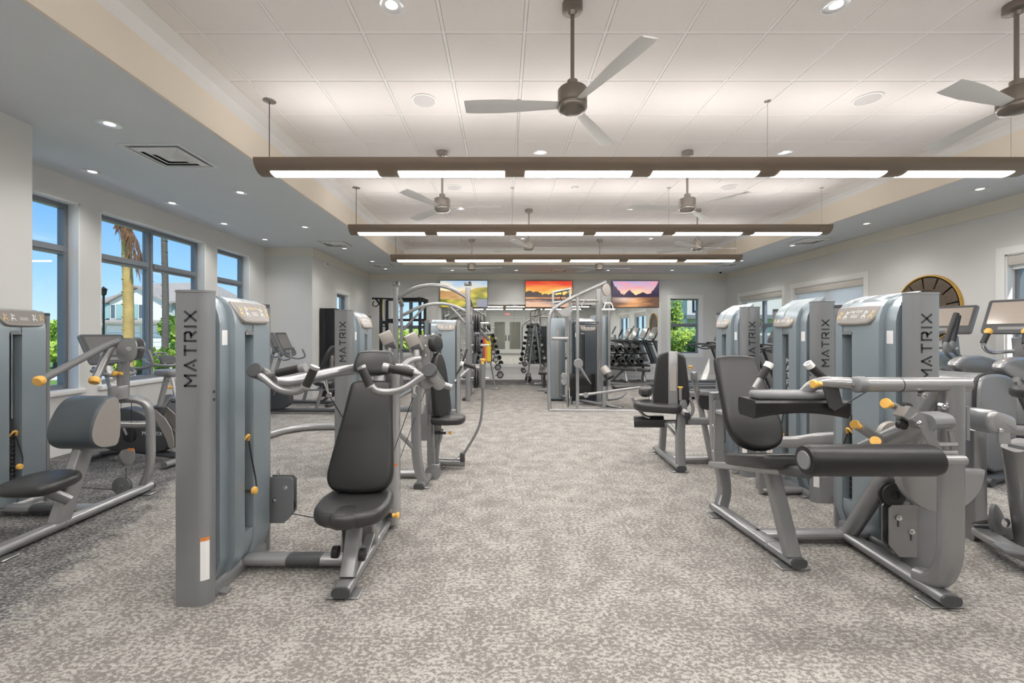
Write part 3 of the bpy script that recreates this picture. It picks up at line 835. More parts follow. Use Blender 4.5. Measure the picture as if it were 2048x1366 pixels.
def make_tv(cx, w_, fn, label):
    h = w_*0.565; z0 = 2.19; y = YB-0.10
    o = thing('wall_television', label, 'television', (cx, YB, z0))
    MB().bx(cx-w_/2, cx+w_/2, y+0.002, y+0.045, z0, z0+h, 0.006).build('casing', M['black'], o)
    MB().bx(cx-0.25, cx+0.25, y+0.045, YB, z0+h*0.3, z0+h*0.7).build('wall_bracket', M['rack'], o, flat=True)
    nx, nz = 128, 72; e_ = 0.012
    vs = [(cx-w_/2+e_+(w_-2*e_)*i/nx - cx, y-YB, e_+(h-2*e_)*j/nz) for j in range(nz+1) for i in range(nx+1)]
    fs = [(j*(nx+1)+i, j*(nx+1)+i+1, (j+1)*(nx+1)+i+1, (j+1)*(nx+1)+i) for j in range(nz) for i in range(nx)]
    me = bpy.data.meshes.new('screen'); me.from_pydata(vs, [], fs)
    at = me.color_attributes.new('picture', 'FLOAT_COLOR', 'POINT')
    cols_ = []
    for j in range(nz+1):
        for i in range(nx+1):
            c = fn(i/nx, j/nz); cols_ += [c[0], c[1], c[2], 1.0]
    at.data.foreach_set('color', cols_)
    me.materials.append(M['tv'])
    s_ = bpy.data.objects.new('screen', me); COL.objects.link(s_); s_.parent = o
    return o
make_tv((928-1005)*13.7/900, 1.45, scr_hills, 'wall television showing green and gold hills under a cloudy sky')
make_tv((1097-1005)*13.7/900, 1.43, scr_red, 'wall television showing a red and orange sunset over a lake')
make_tv((1269-1005)*13.7/900, 1.43, scr_purple, 'wall television showing a purple sunset between dark mountains')
# ------------------------------------------------------------------ weight tower shared by the selectorised machines
GLY = {'M': (0.95, [[(0, 0), (0, 1), (.475, .42), (.95, 1), (.95, 0)]]), 'A': (0.95, [[(0, 0), (.475, 1), (.95, 0)], [(.43, .2), (.52, .2)]]),
       'T': (0.85, [[(0, 1), (.85, 1)], [(.425, 1), (.425, 0)]]), 'R': (0.8, [[(0, 0), (0, 1), (.66, 1), (.78, .86), (.78, .56), (.66, .44), (.3, .44)], [(.5, .44), (.82, 0)]]),
       'I': (0.12, [[(.06, 0), (.06, 1)]]), 'X': (0.85, [[(0, 0), (.85, 1)], [(0, 1), (.85, 0)]])}
def lettering(mb, word, o, u, v, h, gap=0.45, t=0.185, depth=0.0012, stack=False):
    """stroke lettering along u (letters up = v); stack=True piles upright letters downwards"""
    o = Vector(o); u = Vector(u); v = Vector(v)
    wid = [GLY[c][0] for c in word]; tot = sum(wid) + gap*(len(word)-1); x = -tot/2
    for i, c in enumerate(word):
        if stack: b_ = o - v*(h*1.7*i) - u*(wid[i]*h/2)
        else: b_ = o + u*(x*h) - v*(h/2)
        mb.strokes(b_, u, v, [[(p*h, r*h) for p, r in ln] for ln in GLY[c][1]], t*h, depth)
        x += wid[i]+gap
    return mb

def figure(mb, o, u, v, k=1.0):
    """little exercise pictogram: seated figure on a bench"""
    mb.strokes(o, u, v, [[(0, .055*k), (-.006*k, .035*k), (.012*k, .03*k), (.014*k, .008*k)], [(-.003*k, .05*k), (.016*k, .055*k), (.02*k, .066*k)], [(-.012*k, .008*k), (-.012*k, .03*k)], [(-.016*k, .026*k), (.004*k, .026*k)]], .0045*k, 0.0008)
    c = circ(.0065*k, 8); mb.slab(Vector(o)+Vector(u)*(.001*k)+Vector(v)*(.066*k), u, v, c, 0.0008)

def tower(o, x, y0, s, L=0.62, H=1.615, title=None, word2=False, slot=None, stack_z=0.92, yaw=False, label=True, shroud=None, knob_z=0.48, open_slot=True, warn=True):
    """weight tower in world coords as parts of o: face plane at x looking s*X, running +Y from y0; end panel at y0.
    yaw=True turns it a quarter: face at y = x looking -Y, running +X from y0"""
    sm = shroud or M['shroud']
    if yaw:
        def P(a, t, z): return V(y0+t, x - a, z)
        A, T = V(0, -1, 0), V(1, 0, 0)
    else:
        def P(a, t, z): return V(x + s*a, y0+t, z)
        A, T = V(s, 0, 0), V(0, 1, 0)
    Z = V(0, 0, 1)
    D = 0.17
    # end panel: rounded column, nearest end, and a second one at the far end
    ep = MB(); pl = [(-D, 0.008), (-D+0.014, 0), (-0.058, 0), (-0.040, 0.003), (-0.022, 0.012), (-0.009, 0.026), (-0.001, 0.046), (0, 0.06), (-0.04, 0.078), (-D, 0.078)]
    ep.loft([[P(a, t, z) for a, t in pl] for z in (0.0, H-0.012)])
    e_ = ep.build('end_panel', M['panel'], o)
    MB().loft([[P(a*1.02+0.001, t*1.04-0.002, z) for a, t in pl] for z in (H-0.012, H)]).build('top_cap', M['grey'], e_)
    nrm = -T
    uu = Z; vv = nrm.cross(Z)                                  # text runs upwards, letter tops to the viewer's left
    lettering(MB(), 'MATRIX', P(-D*0.52, -0.0005, 1.315), uu, Vector(vv), 0.056).build('lettering', M['ink'], e_, flat=True)
    if label and warn:
        MB().loft([[P(a, t, z) for a, t in ((-0.040, 0.0018), (-0.0215, 0.0108), (-0.008, 0.0250), (-0.010, 0.0262), (-0.022, 0.0130), (-0.040, 0.0040))] for z in (0.13, 0.33)]).build('warning_label', M['white'], e_, flat=True)
        MB().loft([[P(a, t, z) for a, t in ((-0.040, 0.0018), (-0.0215, 0.0108), (-0.008, 0.0250), (-0.010, 0.0262), (-0.022, 0.0130), (-0.040, 0.0040))] for z in (0.3305, 0.348)]).build('warning_band', M['orange'], e_, flat=True)
    if label:
        bl = MB()
        for z in (1.05, 1.09): bl.lathe(P(-0.003, 0.050, z), A, [(0.009, 0), (0.009, 0.003), (0.004, 0.005)], 10)
        bl.build('bolt', M['dark'], e_)
    # recessed dark gap
    MB().loft([[P(a, t, z) for a, t in ((-D, 0.07), (-0.045, 0.07), (-0.05, 0.12), (-D, 0.12))] for z in (0.10, H-0.05)]).build('gap_cover', M['gap'], o)
    # shroud profile in (a,z)
    def prof(off, z0, z1):
        up = [(0, 1.44), (-0.008, 1.49), (-0.025, 1.54), (-0.05, 1.578), (-0.085, 1.602), (-D, H)]
        pts = [(-D, z0), (-0.03+off if z0 < 0.15 else off, z0)]
        if z0 < 0.15: pts += [(off, z0+0.1)]
        if z1 > 1.44: pts += [(a+off if i < 5 else a, z-(1.615-H)) for i, (a, z) in enumerate(up)]
        else: pts += [(off, z1), (-D, z1)]
        return pts
    def ext(mb, off, t0, t1, z0, z1, shrink=0.0):
        pr = prof(off, z0, z1); pr2 = prof(off-0.02, z0, z1)
        mb.loft([[P(a, t0-0.0, z) for a, z in pr2], [P(a, t0+0.006, z) for a, z in pr], [P(a, t1-0.006, z) for a, z in pr], [P(a, t1, z) for a, z in pr2]])
    sd = MB(); ext(sd, -0.018, 0.115, 0.205, 0.07, H); sd.build('side_shroud', sm, o)
    ts = slot if slot else 0.33; te = ts+0.075
    sh = MB()
    if open_slot:
        ext(sh, 0.012, 0.20, ts, 0.07, H); ext(sh, 0.012, te, L-0.055, 0.07, H)
        ext(sh, 0.008, ts-0.008, te+0.008, 1.40, H)
        sh.loft([[P(a, t, z) for a, z in ((-D, 0.07), (-0.03, 0.07), (0.008, 0.17), (0.008, 0.24), (-D, 0.24))] for t in (ts-0.008, te+0.008)])
    else:
        ext(sh, 0.012, 0.20, L-0.055, 0.07, H)
    sb = sh.build('shroud', sm, o)
    # slot head arch
    ta = MB(); ta.slab(P(0.0135, (ts+te)/2, 1.385), T if yaw else T*s, Z, [(-0.04, 0), (0.04, 0), (0.034, 0.018), (0.016, 0.03), (-0.016, 0.03), (-0.034, 0.018)], 0.004, edge=0.0015, steps=1)
    ta.build('slot_arch', M['panel'], sb)
    # far end column
    fe = MB(); fe.loft([[P(a, t, z) for a, t in ((-D, L-0.055), (-0.02, L-0.055), (-0.002, L-0.04), (-0.004, L-0.02), (-0.02, L), (-D, L))] for z in (0.0, H-0.06)])
    f_ = fe.build('far_end_panel', M['panel'], o)
    MB().loft([[P(a, t, z) for a, t in ((-D, L-0.056), (-0.03, L-0.056), (-0.004, L-0.03), (-0.02, L+0.002), (-D, L+0.002))] for z in (H-0.06, H-0.035)]).build('top_cap', M['dark'], f_)
    # base frame
    bf = MB(); bf.loft([[P(a, t, z) for a, z in ((-D, 0), (-0.012, 0), (-0.012, 0.045), (-0.03, 0.07), (-D, 0.07))] for t in (0.08, L-0.056)])
    bf.build('base_frame', M['silver'], o)
    ft = MB()
    for t in (0.10, L-0.13):
        ft.loft([[P(a, t_, z) for a, z in ((-0.012, 0.0), (0.03, 0.0), (0.03, 0.012), (-0.012, 0.018))] for t_ in (t, t+0.05)])
    ft.build('foot_plate', M['silver'], o)
    # placard leaning on the curved hood
    tl0, tl1 = 0.205, L-0.035
    nv = (A*0.82 + Z*0.40).normalized(); uvec = (T if yaw else T*s); vvec = nv.cross(uvec).normalized()
    wl, hl = tl1-tl0, 0.142
    cen = P(-0.008, (tl0+tl1)/2, 1.513)
    out = smooth_poly([(-wl/2, hl/2-0.012), (-wl/2+0.05, -hl/2+0.012), (-wl/2+0.09, -hl/2), (wl/2-0.09, -hl/2), (wl/2-0.05, -hl/2+0.012), (wl/2, hl/2-0.012), (wl/2-0.03, hl/2), (-wl/2+0.03, hl/2)], 1)
    MBp = MB().slab(cen - nv*0.02, uvec, vvec, out, 0.036, edge=0.012)
    pb = MBp.build('placard', M['taupe'], sb)
    MB().slab(cen + nv*0.0165, uvec, vvec, inset(out, 0.013), 0.0012).build('placard_face', M['placard'], sb, flat=True)
    fc = cen + nv*0.0178
    fg = MB(); fy = MB()
    for k_, x_ in enumerate((-0.34, -0.20, 0.20, 0.34)):
        figure(fy if k_ in (0, 3) else fg, fc + uvec*(x_*wl) - vvec*0.038, uvec, vvec, 0.9)
    fg.strokes(fc, uvec, vvec, [[(-0.03, -0.004), (0.03, -0.004)], [(-0.03, -0.013), (0.024, -0.013)], [(-0.03, -0.022), (0.028, -0.022)]], 0.0022, 0.0006)
    if title:
        (fy if title[0] == '*' else fg).text(title.lstrip('*'), fc + vvec*0.024, uvec, vvec, 0.028, 0.0006)
    for g_, n_, m_ in ((fg, 'pictograms', 'white'), (fy, 'pictograms_yellow', 'yprint')):
        g_.build(n_, M[m_], sb, flat=True)['kind'] = 'stuff'
    if label:
        MB().slab(P(-0.0175, 0.16, 1.37) - A*0.0, uvec, Z, rrect(0.046, 0.082, 0.004), 0.0012).build('sticker', M['white'], o, flat=True)
    # slot contents
    if open_slot:
        MB().loft([[P(a, t, z) for a, t in ((-D+0.005, ts-0.01), (-D+0.005, te+0.01), (-0.075, te+0.01), (-0.075, ts-0.01))] for z in (0.16, 1.40)]).build('slot_lining', M['gap'], o, flat=True)
        for t in (ts+0.016, te-0.016):
            MB().cyl(P(-0.045, t, 0.2), P(-0.045, t, 1.4), 0.009, 10).build('guide_rod', M['chrome'], o)
        n = 13; z0 = 0.20; dz = (stack_z-0.08-z0)/n
        for i in range(n):
            pm = MB(); za = z0+i*dz
            c_ = P(-0.052, (ts+te)/2, za+dz/2)
            sx, sy = (te-ts+0.012, 0.036) if yaw else (0.036, te-ts+0.012)
            pm.box(c_, (sx, sy, dz-0.004), 0.003, steps=1)
            pl_ = pm.build('weight_plate', M['stack'], o)
            MB().lathe(P(-0.034, (ts+te)/2-0.012, za+dz/2), A, [(0.008, 0), (0.008, 0.003), (0.005, 0.003), (0.005, 0.0)], 8).build('pin_hole', M['yprint'], pl_)
        ym = (ts+te)/2
        MB().tube([P(-0.03, ym, stack_z-0.06), P(-0.03, ym, stack_z+0.03)], 0.03, 0.016, up=A).build('cable_strap', M['rubber'], o)
        st = MB().tube([P(-0.03, ym-0.02, stack_z-0.11), P(0.0, ym-0.012, stack_z-0.075), P(0.006, ym, stack_z-0.062), P(0.0, ym+0.02, stack_z-0.075), P(-0.01, ym+0.022, stack_z-0.10)], 0.008, fillet=0.015)
        st.build('stack_handle', M['knob'], o)
        pn = MB().cyl(P(-0.04, ym, knob_z), P(0.035, ym, knob_z), 0.008, 8); pb_ = pn.build('selector_pin', M['dark'], o)
        MB().lathe(P(0.028, ym, knob_z), A, [(0.014, 0), (0.022, 0.006), (0.023, 0.018), (0.018, 0.026), (0.001, 0.028)], 16).build('pin_knob', M['knob'], pb_)
        MB().tube([P(0.01, ym, stack_z-0.1), P(0.012, ym+0.02, (stack_z+knob_z)/2), P(0.03, ym+0.035, knob_z+0.06), P(0.05, ym+0.01, knob_z+0.01)], 0.0045, fillet=0.05, n=6).build('pin_lanyard', M['rubber'], pb_)
        if word2:
            MB().loft([[P(a, t, z) for a, t in ((-0.05, ts+0.015), (-0.05, te), (-0.02, te), (-0.02, ts+0.015))] for z in (0.18, 1.40)]).build('slot_insert', M['dark'], o, flat=True)
            lettering(MB(), 'MATRIX', P(-0.0195, te-0.026, 1.13), T*s if not yaw else T, Z, 0.038, stack=True).build('slot_lettering', M['white'], o, flat=True)
            MB().loft([[P(a, t, z) for a, t in ((-0.045, ts+0.006), (-0.045, ts+0.012), (-0.02, ts+0.012), (-0.02, ts+0.006))] for z in (0.18, 1.40)]).build('slot_edge', M['yprint'], o, flat=True)

def bracket_plate(o, x, y, s, z0=0.17, z1=0.47, w_=0.16):
    """pulley bracket with slotted bolts standing off the tower's end"""
    ou = [(-w_/2, z0+0.0), (w_/2-0.06, z0), (w_/2, z0+0.07), (w_/2, z1-0.02), (w_/2-0.02, z1), (-w_/2, z1)]
    for k_, dy in ((0, 0), (1, 0.045)):
        MB().slab((x, y+dy, 0), (s, 0, 0), (0, 0, 1), [(p*1.0, z) for p, z in ou] , 0.006*s if False else 0.006).build('bracket_plate', M['panel'] if s > 0 else M['silver'], o, flat=True)
    for px, pz_ in ((0.03, z1-0.07), (-0.045, z1-0.15)):
        b_ = MB().lathe((x+s*px, y-0.006, pz_), (0, -1, 0), [(0.016, -0.004), (0.016, 0.002), (0.009, 0.003), (0.009, 0.012), (0.004, 0.013)], 12).build('bolt', M['chrome'], o)
        MB().slab((x+s*px, y-0.0005, pz_-0.035), (1, 0, 0), (0, 0, 1), rrect(0.010, 0.04, 0.005), -0.001 if False else 0.001).build('bolt_slot', M['ink'], b_, flat=True)
    MB().lathe((x+s*0.02, y+0.008, (z0+z1)/2-0.05), (0, 1, 0), [(0.055, 0), (0.055, 0.006), (0.045, 0.012), (0.045, 0.022), (0.055, 0.028), (0.055, 0.034)], 20).build('pulley', M['rubber'], o)

def knob(o, p, d, r=0.022, stem=0.05, mt=None):
    d = Vector(d).normalized(); p = Vector(p)
    k_ = MB().lathe(p, d, [(r*0.55, 0), (r*0.6, stem*.4), (r*0.5, stem*0.5), (r*0.9, stem*0.75), (r, stem*0.95), (r*0.9, stem*1.1), (0.001, stem*1.12)], 16)
    return k_.build('adjuster_knob', mt or M['knob'], o)

def pad(o, name, c, u, v, pts, th, mt, edge=0.022, back=None):
    """upholstered cushion centred at c, outline pts in (u,v), facing u x v"""
    u = Vector(u).normalized(); v = Vector(v).normalized(); n = u.cross(v)
    return MB().slab(Vector(c) - n*(th/2), u, v, pts, th, edge=edge, steps=4).build(name, mt, o)

def foot(o, p, d, w_=0.10, h=0.055):
    """dark oval plug on a frame end, with the flat floor plate beneath"""
    d = Vector(d).normalized(); p = Vector(p); sd = d.cross(V(0, 0, 1))
    MB().tube([p, p+d*0.012], w_*0.98, h*0.98) .build('end_plug', M['dark'], o)
    MB().box(V(p.x, p.y, 0.006) - d*0.06, (0.17 if abs(d.y) > .5 else 0.10, 0.10 if abs(d.y) > .5 else 0.17, 0.010), 0.004, steps=1).build('floor_plate', M['silver'], o)

def cable(o, pts, r=0.003):
    MB().tube(pts, r, n=6).build('cable', M['cable'], o)
# ------------------------------------------------------------------ shoulder press, left foreground
S, SL = M['silver'], M['lsilver']
X0 = -0.84
o = thing('shoulder_press_machine', 'shoulder press machine at left front, tall tower beside a black seat and back pad', 'exercise machine', (X0, q(2.75), 0))
tower(o, -1.50, q(2.29), 1, H=1.615, title='*Shoulder Press', slot=0.302, stack_z=0.86, knob_z=0.47)
bracket_plate(o, -1.44, q(2.93), 1, 0.16, 0.46, 0.16)
MB().cyl((-1.47, q(2.95), 0.46), (-1.47, q(2.95), 0.50), 0.008, 8).build('bolt', M['chrome'], o)
# base rail, cross beam with its dark sleeve
MB().tube([(X0, q(2.34), 0.045), (X0-0.0, q(3.42), 0.045)], 0.10, 0.06).build('base_rail', S, o)
foot(o, (X0, q(2.34), 0.045), (0, -1, 0))
MB().tube([(-1.52, q(2.68), 0.05), (X0, q(2.68), 0.05)], 0.10, 0.055).build('cross_beam', SL, o)
MB().tube([(-1.27, q(2.68), 0.05), (-1.07, q(2.68), 0.05)], 0.103, 0.058).build('beam_sleeve', M['dark'], o)
# seat post + parallel link
MB().tube([(X0, q(2.44), 0.07), (X0, q(2.50), 0.16), (X0, q(2.56), 0.30)], 0.085, 0.06, up=(0, 1, 0), r=0.014, fillet=0.03).build('seat_post', S, o)
MB().slab((X0-0.06, q(2.62), 0.14), (0, 1, 0), (0, 0, 1), [(-0.10, 0.03), (-0.05, 0), (0.06, 0), (0.08, 0.17), (-0.10, 0.2)], 0.006).build('link_plate', M['grey'], o, flat=True)
MB().tube([(X0+0.045, q(2.72), 0.18), (X0+0.045, q(2.60), 0.13), (X0+0.045, q(2.53), 0.13)], 0.012, 0.05, up=(1, 0, 0), r=0.004, fillet=0.05).build('link_arm', S, o)
for dx, yy in ((-0.105, 2.55), (0.055, 2.52)):
    MB().cyl((X0+dx-0.018, q(yy), 0.155), (X0+dx+0.018, q(yy), 0.155), 0.034, 18, 0.006).build('roller', M['rubber'], o)
MB().tube([(X0, q(2.86), 0.07), (X0, q(2.74), 0.36)], 0.09, 0.07, up=(0, 1, 0), r=0.014).build('seat_upright', S, o)
MB().cyl((X0+0.02, q(2.60), 0.335), (X0+0.10, q(2.60), 0.335), 0.026, 14, 0.004).build('pivot_block', S, o)
MB().cyl((X0+0.10, q(2.60), 0.338), (X0+0.20, q(2.61), 0.338), 0.014, 10).build('gas_spring', M['rubber'], o)
knob(o, (X0+0.20, q(2.61), 0.338), (1, 0, 0), 0.019, 0.035)
# seat
so_ = smooth_poly([(-0.10, -0.20), (0.10, -0.20), (0.205, -0.11), (0.21, 0.10), (0.15, 0.20), (-0.15, 0.20), (-0.21, 0.10), (-0.205, -0.11)], 2)
pad(o, 'seat', (X0-0.005, q(2.57), 0.405), (1, 0, 0), (0, 1, 0.06), so_, 0.085, M['vinylg'], 0.035)
ns = MB(); ns.slab((X0-0.005, q(2.40), 0.358), (1, 0, 0), (0, 1, 0.06), smooth_poly([(-0.09, -0.055), (0.09, -0.055), (0.075, 0.12), (-0.075, 0.12)], 2), 0.08, edge=0.03).build('seat_nose', M['vinylg'], o)
# back column behind the pads
MB().tube([(X0+0.03, q(3.28), 0.03), (X0+0.03, q(3.26), 1.14)], 0.11, 0.17, up=(0, 1, 0), r=0.03).build('back_column', SL, o)
MB().tube([(X0+0.03, q(3.2), 0.10), (X0+0.03, q(2.78), 0.46), (X0+0.03, q(3.0), 1.2)], 0.07, 0.045, up=(0, 1, 0), r=0.01, fillet=0.1).build('back_frame', S, o)
MB().box((X0+0.07, q(3.16), 0.47), (0.06, 0.002, 0.02)).build('warning_label', M['orange'], o, flat=True)
bv = Vector((0, q(2.96)-q(2.68), 0.62)).normalized()
bp = smooth_poly([(-0.125, 0.345), (0.0, 0.345), (0.125, 0.345), (0.14, 0.27), (0.155, 0.1), (0.19, -0.15), (0.20, -0.28), (0.13, -0.345), (-0.13, -0.345), (-0.20, -0.28), (-0.19, -0.15), (-0.155, 0.1), (-0.14, 0.27)], 2)
pad(o, 'back_pad', (X0-0.01, q(2.795), 0.765), (1, 0, 0), bv, bp, 0.075, M['vinyl'], 0.028)
hp = smooth_poly([(-0.145, -0.085), (0.145, -0.085), (0.125, 0.06), (0.10, 0.085), (-0.10, 0.085), (-0.125, 0.06)], 2)
pad(o, 'headrest', (X0-0.005, q(2.985), 1.195), (1, 0, 0), bv, hp, 0.085, M['vinylg'], 0.03)
MB().cyl((X0-0.05, q(2.96), 1.07), (X0-0.05, q(2.98), 1.13), 0.012).cyl((X0+0.05, q(2.96), 1.07), (X0+0.05, q(2.98), 1.13), 0.012).build('headrest_posts', M['chrome'], o)
# press arms, both sides
def press_arm(sd):
    def mx(p): return V(p[0] if sd < 0 else 2*X0+0.02-p[0], p[1], p[2])
    lever = [W(800, 738, 3.1), W(705, 737, 3.05), W(575, 766, 2.55), W(545, 764, 2.45)]
    lever = [mx(p) for p in lever]
    MB().tube(lever, 0.036, n=14, fillet=0.12).build('press_lever', S, o)
    cap0, cap1 = mx(W(510, 741, 2.33)), mx(W(562, 768, 2.62))
    MB().tube([cap0, cap1], 0.037, n=18).build('counter_tube', S, o)
    dcap = (cap0-cap1).normalized()
    MB().lathe(cap0, dcap, [(0.039, -0.02), (0.039, 0.008), (0.034, 0.013), (0.001, 0.014)], 20).build('tube_cap', M['dark'], o)
    # grip 1: level, reaching inwards
    g0, g1 = mx(W(548, 748, 2.38)), mx(W(607, 735, 2.36))
    d_ = (g1-g0).normalized()
    MB().tube([g0-d_*0.05, g1+d_*0.004], 0.0135, n=10).build('handle_bar', SL, o)
    MB().tube([g0+d_*0.02, g1-d_*0.02], 0.0215, n=14).build('grip', M['grip'], o)
    MB().tube([g1-d_*0.02, g1+d_*0.012], 0.024, n=14).build('grip_collar', SL, o)
    # grip 2: bowed pipe, handle standing up
    pipe = [mx(p) for p in (W(514, 746, 2.33), W(560, 783, 2.30), W(598, 785, 2.28), W(612, 772, 2.27), W(628, 738, 2.27))]
    MB().tube(pipe, 0.0165, n=12, fillet=0.06).build('bowed_bar', S, o)
    a_, b_ = mx(W(612, 772, 2.27)), mx(W(628, 738, 2.27)); d_ = (b_-a_).normalized()
    MB().tube([a_, b_], 0.0215, n=14).build('grip', M['grip'], o)
    MB().tube([b_, b_+d_*0.015], 0.024, n=14).build('grip_collar', SL, o)
    MB().tube([a_-d_*0.01, a_], 0.024, n=14).build('grip_collar', SL, o)
    # cable link hanging from the lever
    l0 = mx(W(648, 752, 2.8)); l1 = mx(W(658, 790, 2.85))
    MB().tube([l0+V(0.012, 0, 0), l1], 0.006, n=8).tube([l0-V(0.012, 0, 0), l1], 0.006, n=8).build('cable_link', M['chrome'], o)
    MB().lathe(l1, (0, 1, 0), [(0.016, -0.01), (0.016, 0.01)], 10).build('shackle', SL, o)
    cable(o, [l1, mx(W(700, 860, 3.0)) if sd < 0 else W(770, 950, 3.3)])
press_arm(-1); press_arm(1)
cable(o, [V(-1.42, q(2.95), 0.22), V(X0-0.05, q(2.7), 0.24)])

# ------------------------------------------------------------------ triceps machine, far left
o = thing('triceps_press_machine', 'seated arm machine at the left edge with a fat blue-black roll pad', 'exercise machine', (-3.12, q(3.3), 0))
tower(o, -3.79, q(3.14), 1, H=1.60, slot=0.30, stack_z=0.70, knob_z=0.36, label=False)
XA = -3.12
MB().tube([(XA, q(2.72), 0.05), (XA, q(3.98), 0.05)], 0.085, 0.075).build('base_rail', SL, o)
MB().tube([(XA, q(3.18), 0.05), (XA, q(3.19), 0.05)], 0.089, 0.079).build('rail_sleeve', M['grey'], o)
foot(o, (XA, q(3.98), 0.05), (0, 1, 0))
foot(o, (XA, q(2.72), 0.05), (0, -1, 0))
MB().tube([(-3.85, q(3.46), 0.05), (XA, q(3.46), 0.05)], 0.09, 0.06).build('cross_beam', SL, o)
MB().tube([(-3.60, q(3.46), 0.05), (-3.34, q(3.46), 0.05)], 0.094, 0.064).build('beam_sleeve', M['dark'], o)
MB().tube([(XA, q(3.16), 0.06), (XA, q(3.40), 0.66)], 0.075, 0.12, up=(0, 1, 0), r=0.02).build('seat_post', SL, o)
MB().tube([W(64, 970, 3.06), W(138, 1000, 3.2)], 0.036, n=14).build('seat_strut', SL, o)
pad(o, 'seat', (XA+0.01, q(3.05), 0.385), (1, 0, 0), (0, 1, 0.05), smooth_poly([(-0.19, -0.14), (-0.1, -0.19), (0.1, -0.19), (0.19, -0.14), (0.17, 0.17), (-0.17, 0.17)], 2), 0.075, M['vinylg'], 0.034)
# roll pad: D-shaped profile extruded across
pr = [(0.16, 0.19), (0.05, 0.19), (-0.02, 0.13), (-0.075, 0.03), (-0.095, -0.06), (-0.075, -0.13), (-0.02, -0.175), (0.05, -0.19), (0.16, -0.19)]
pr = smooth_poly(pr, 2)
MB().slab((-3.23, q(3.27), 0.735), (0, 1, 0), (0, 0, 1), pr, 0.32, edge=0.02, steps=3).build('roll_pad', mat('teal_black_vinyl', (0.075, 0.092, 0.105), 0.32, noise=0.06, bump=0.05, bscale=420), o)
MB().slab((-2.911, q(3.27), 0.735), (0, 1, 0), (0, 0, 1), inset(pr, 0.012), 0.004).build('roll_pad_end', M['taupe'], o, flat=True)
# rear frame hoop
hoop = [W(205, 803, 3.75), W(278, 796, 3.85), W(301, 815, 3.88), W(302, 930, 3.9), W(283, 978, 3.92)]
MB().tube(hoop, 0.05, 0.085, up=(1, 0, 0), fillet=0.12, r=0.02).build('rear_hoop', SL, o)
MB().tube([W(200, 849, 3.7), W(297, 849, 3.88)], 0.05, 0.06).build('hoop_brace', S, o)
MB().tube([(XA, q(3.42), 0.74), W(210, 803, 3.72)], 0.04, 0.05).build('pad_stem', SL, o)
# arm head
MB().tube([W(246, 798, 3.78), W(247, 722, 3.78)], 0.062, 0.07, up=(0, 1, 0), r=0.012).build('head_post', S, o)
MB().box(W(236, 785, 3.72), (0.09, 0.10, 0.11), 0.006).build('head_base', SL, o)
hd = smooth_poly([(-0.07, -0.09), (0.05, -0.09), (0.085, -0.04), (0.085, 0.06), (0.05, 0.1), (-0.03, 0.1), (-0.085, 0.02)], 1)
for dy in (0, 0.08):
    MB().slab(W(254, 700, 3.70) + V(0, dy, 0), (1, 0, 0), (0, 0, 1), hd, 0.008).build('head_plate', S, o, flat=True)
MB().cyl(W(257, 698, 3.68), W(257, 698, 3.86), 0.018, 12).build('pivot_bolt', M['chrome'], o)
MB().tube([W(240, 682, 3.74), W(215, 690, 3.68), W(82, 760, 3.25)], 0.027, n=14, fillet=0.08).build('press_bar', M['grey'], o)
MB().tube([W(245, 684, 3.76), W(222, 692, 3.72), W(190, 760, 3.55)], 0.030, n=14, fillet=0.06).build('press_bar', S, o)
for a_, b_ in (((82, 760, 3.25), (74, 764, 3.22)), ((190, 758, 3.55), (187, 766, 3.53))):
    p_, r_ = W(*a_), W(*b_)
    MB().lathe(p_, r_-p_, [(0.03, -0.01), (0.036, 0.0), (0.038, 0.02), (0.032, 0.034), (0.001, 0.036)], 18).build('bar_end_cap', M['knob'], o)
knob(o, W(244, 747, 3.72), (-1, -0.1, 0), 0.024, 0.06)
for (px, py, r_) in ((250, 917, 0.062), (242, 972, 0.075)):
    p_ = W(px, py, 3.8)
    MB().lathe(p_, (0, -1, 0), [(r_, -0.03), (r_, -0.024), (r_*.85, -0.02), (r_*.85, -0.006), (r_, 0), (r_, 0.004), (0.02, 0.005), (0.015, 0.012), (0.001, 0.013)], 24).build('pulley', M['grey'], o)
MB().slab(W(254, 912, 3.76), (1, 0, 0), (0, 0, 1), smooth_poly([(-0.075, 0.04), (0.06, 0.075), (0.07, -0.02), (0.03, -0.09), (-0.03, -0.06)], 1), -0.006 if False else 0.006).build('pulley_plate', SL, o, flat=True)
MB().box(W(262, 899, 3.74), (0.05, 0.002, 0.02)).build('warning_label', M['orange'], o, flat=True)
for a_, b_ in (((242, 803), (242, 905)), ((263, 803), (263, 900)), ((252, 935), (252, 965))):
    cable(o, [W(*a_, 3.8), W(*b_, 3.8)])
cable(o, [W(160, 975, 3.75), W(235, 980, 3.8)])

# ------------------------------------------------------------------ chest press behind the shoulder press
o = thing('chest_press_machine', 'chest press in the middle left with two boxed counterweights and black side-on pads', 'exercise machine', (-0.75, q(4.45), 0))
MB().tube([W(838, 972, 4.03), (-0.66, q(4.75), 0.045)], 0.10, 0.06).build('base_rail', S, o)
foot(o, W(838, 974, 4.03), (-0.15, -1, 0))
MB().tube([(-1.35, q(4.35), 0.045), (-0.72, q(4.35), 0.045)], 0.09, 0.055).build('cross_beam', SL, o)
MB().tube([(-1.2, q(4.35), 0.045), (-1.02, q(4.35), 0.045)], 0.094, 0.059).build('beam_sleeve', M['dark'], o)
MB().tube([W(846, 962, 4.10), W(836, 935, 4.10), W(832, 890, 4.12), W(833, 772, 4.15)], 0.085, 0.075, up=(0, 1, 0), fillet=0.15, r=0.02).build('front_post', S, o)
MB().tube([W(864, 930, 4.6), W(862, 800, 4.6), W(858, 690, 4.6)], 0.09, 0.08, up=(0, 1, 0), r=0.02).build('pad_post', S, o)
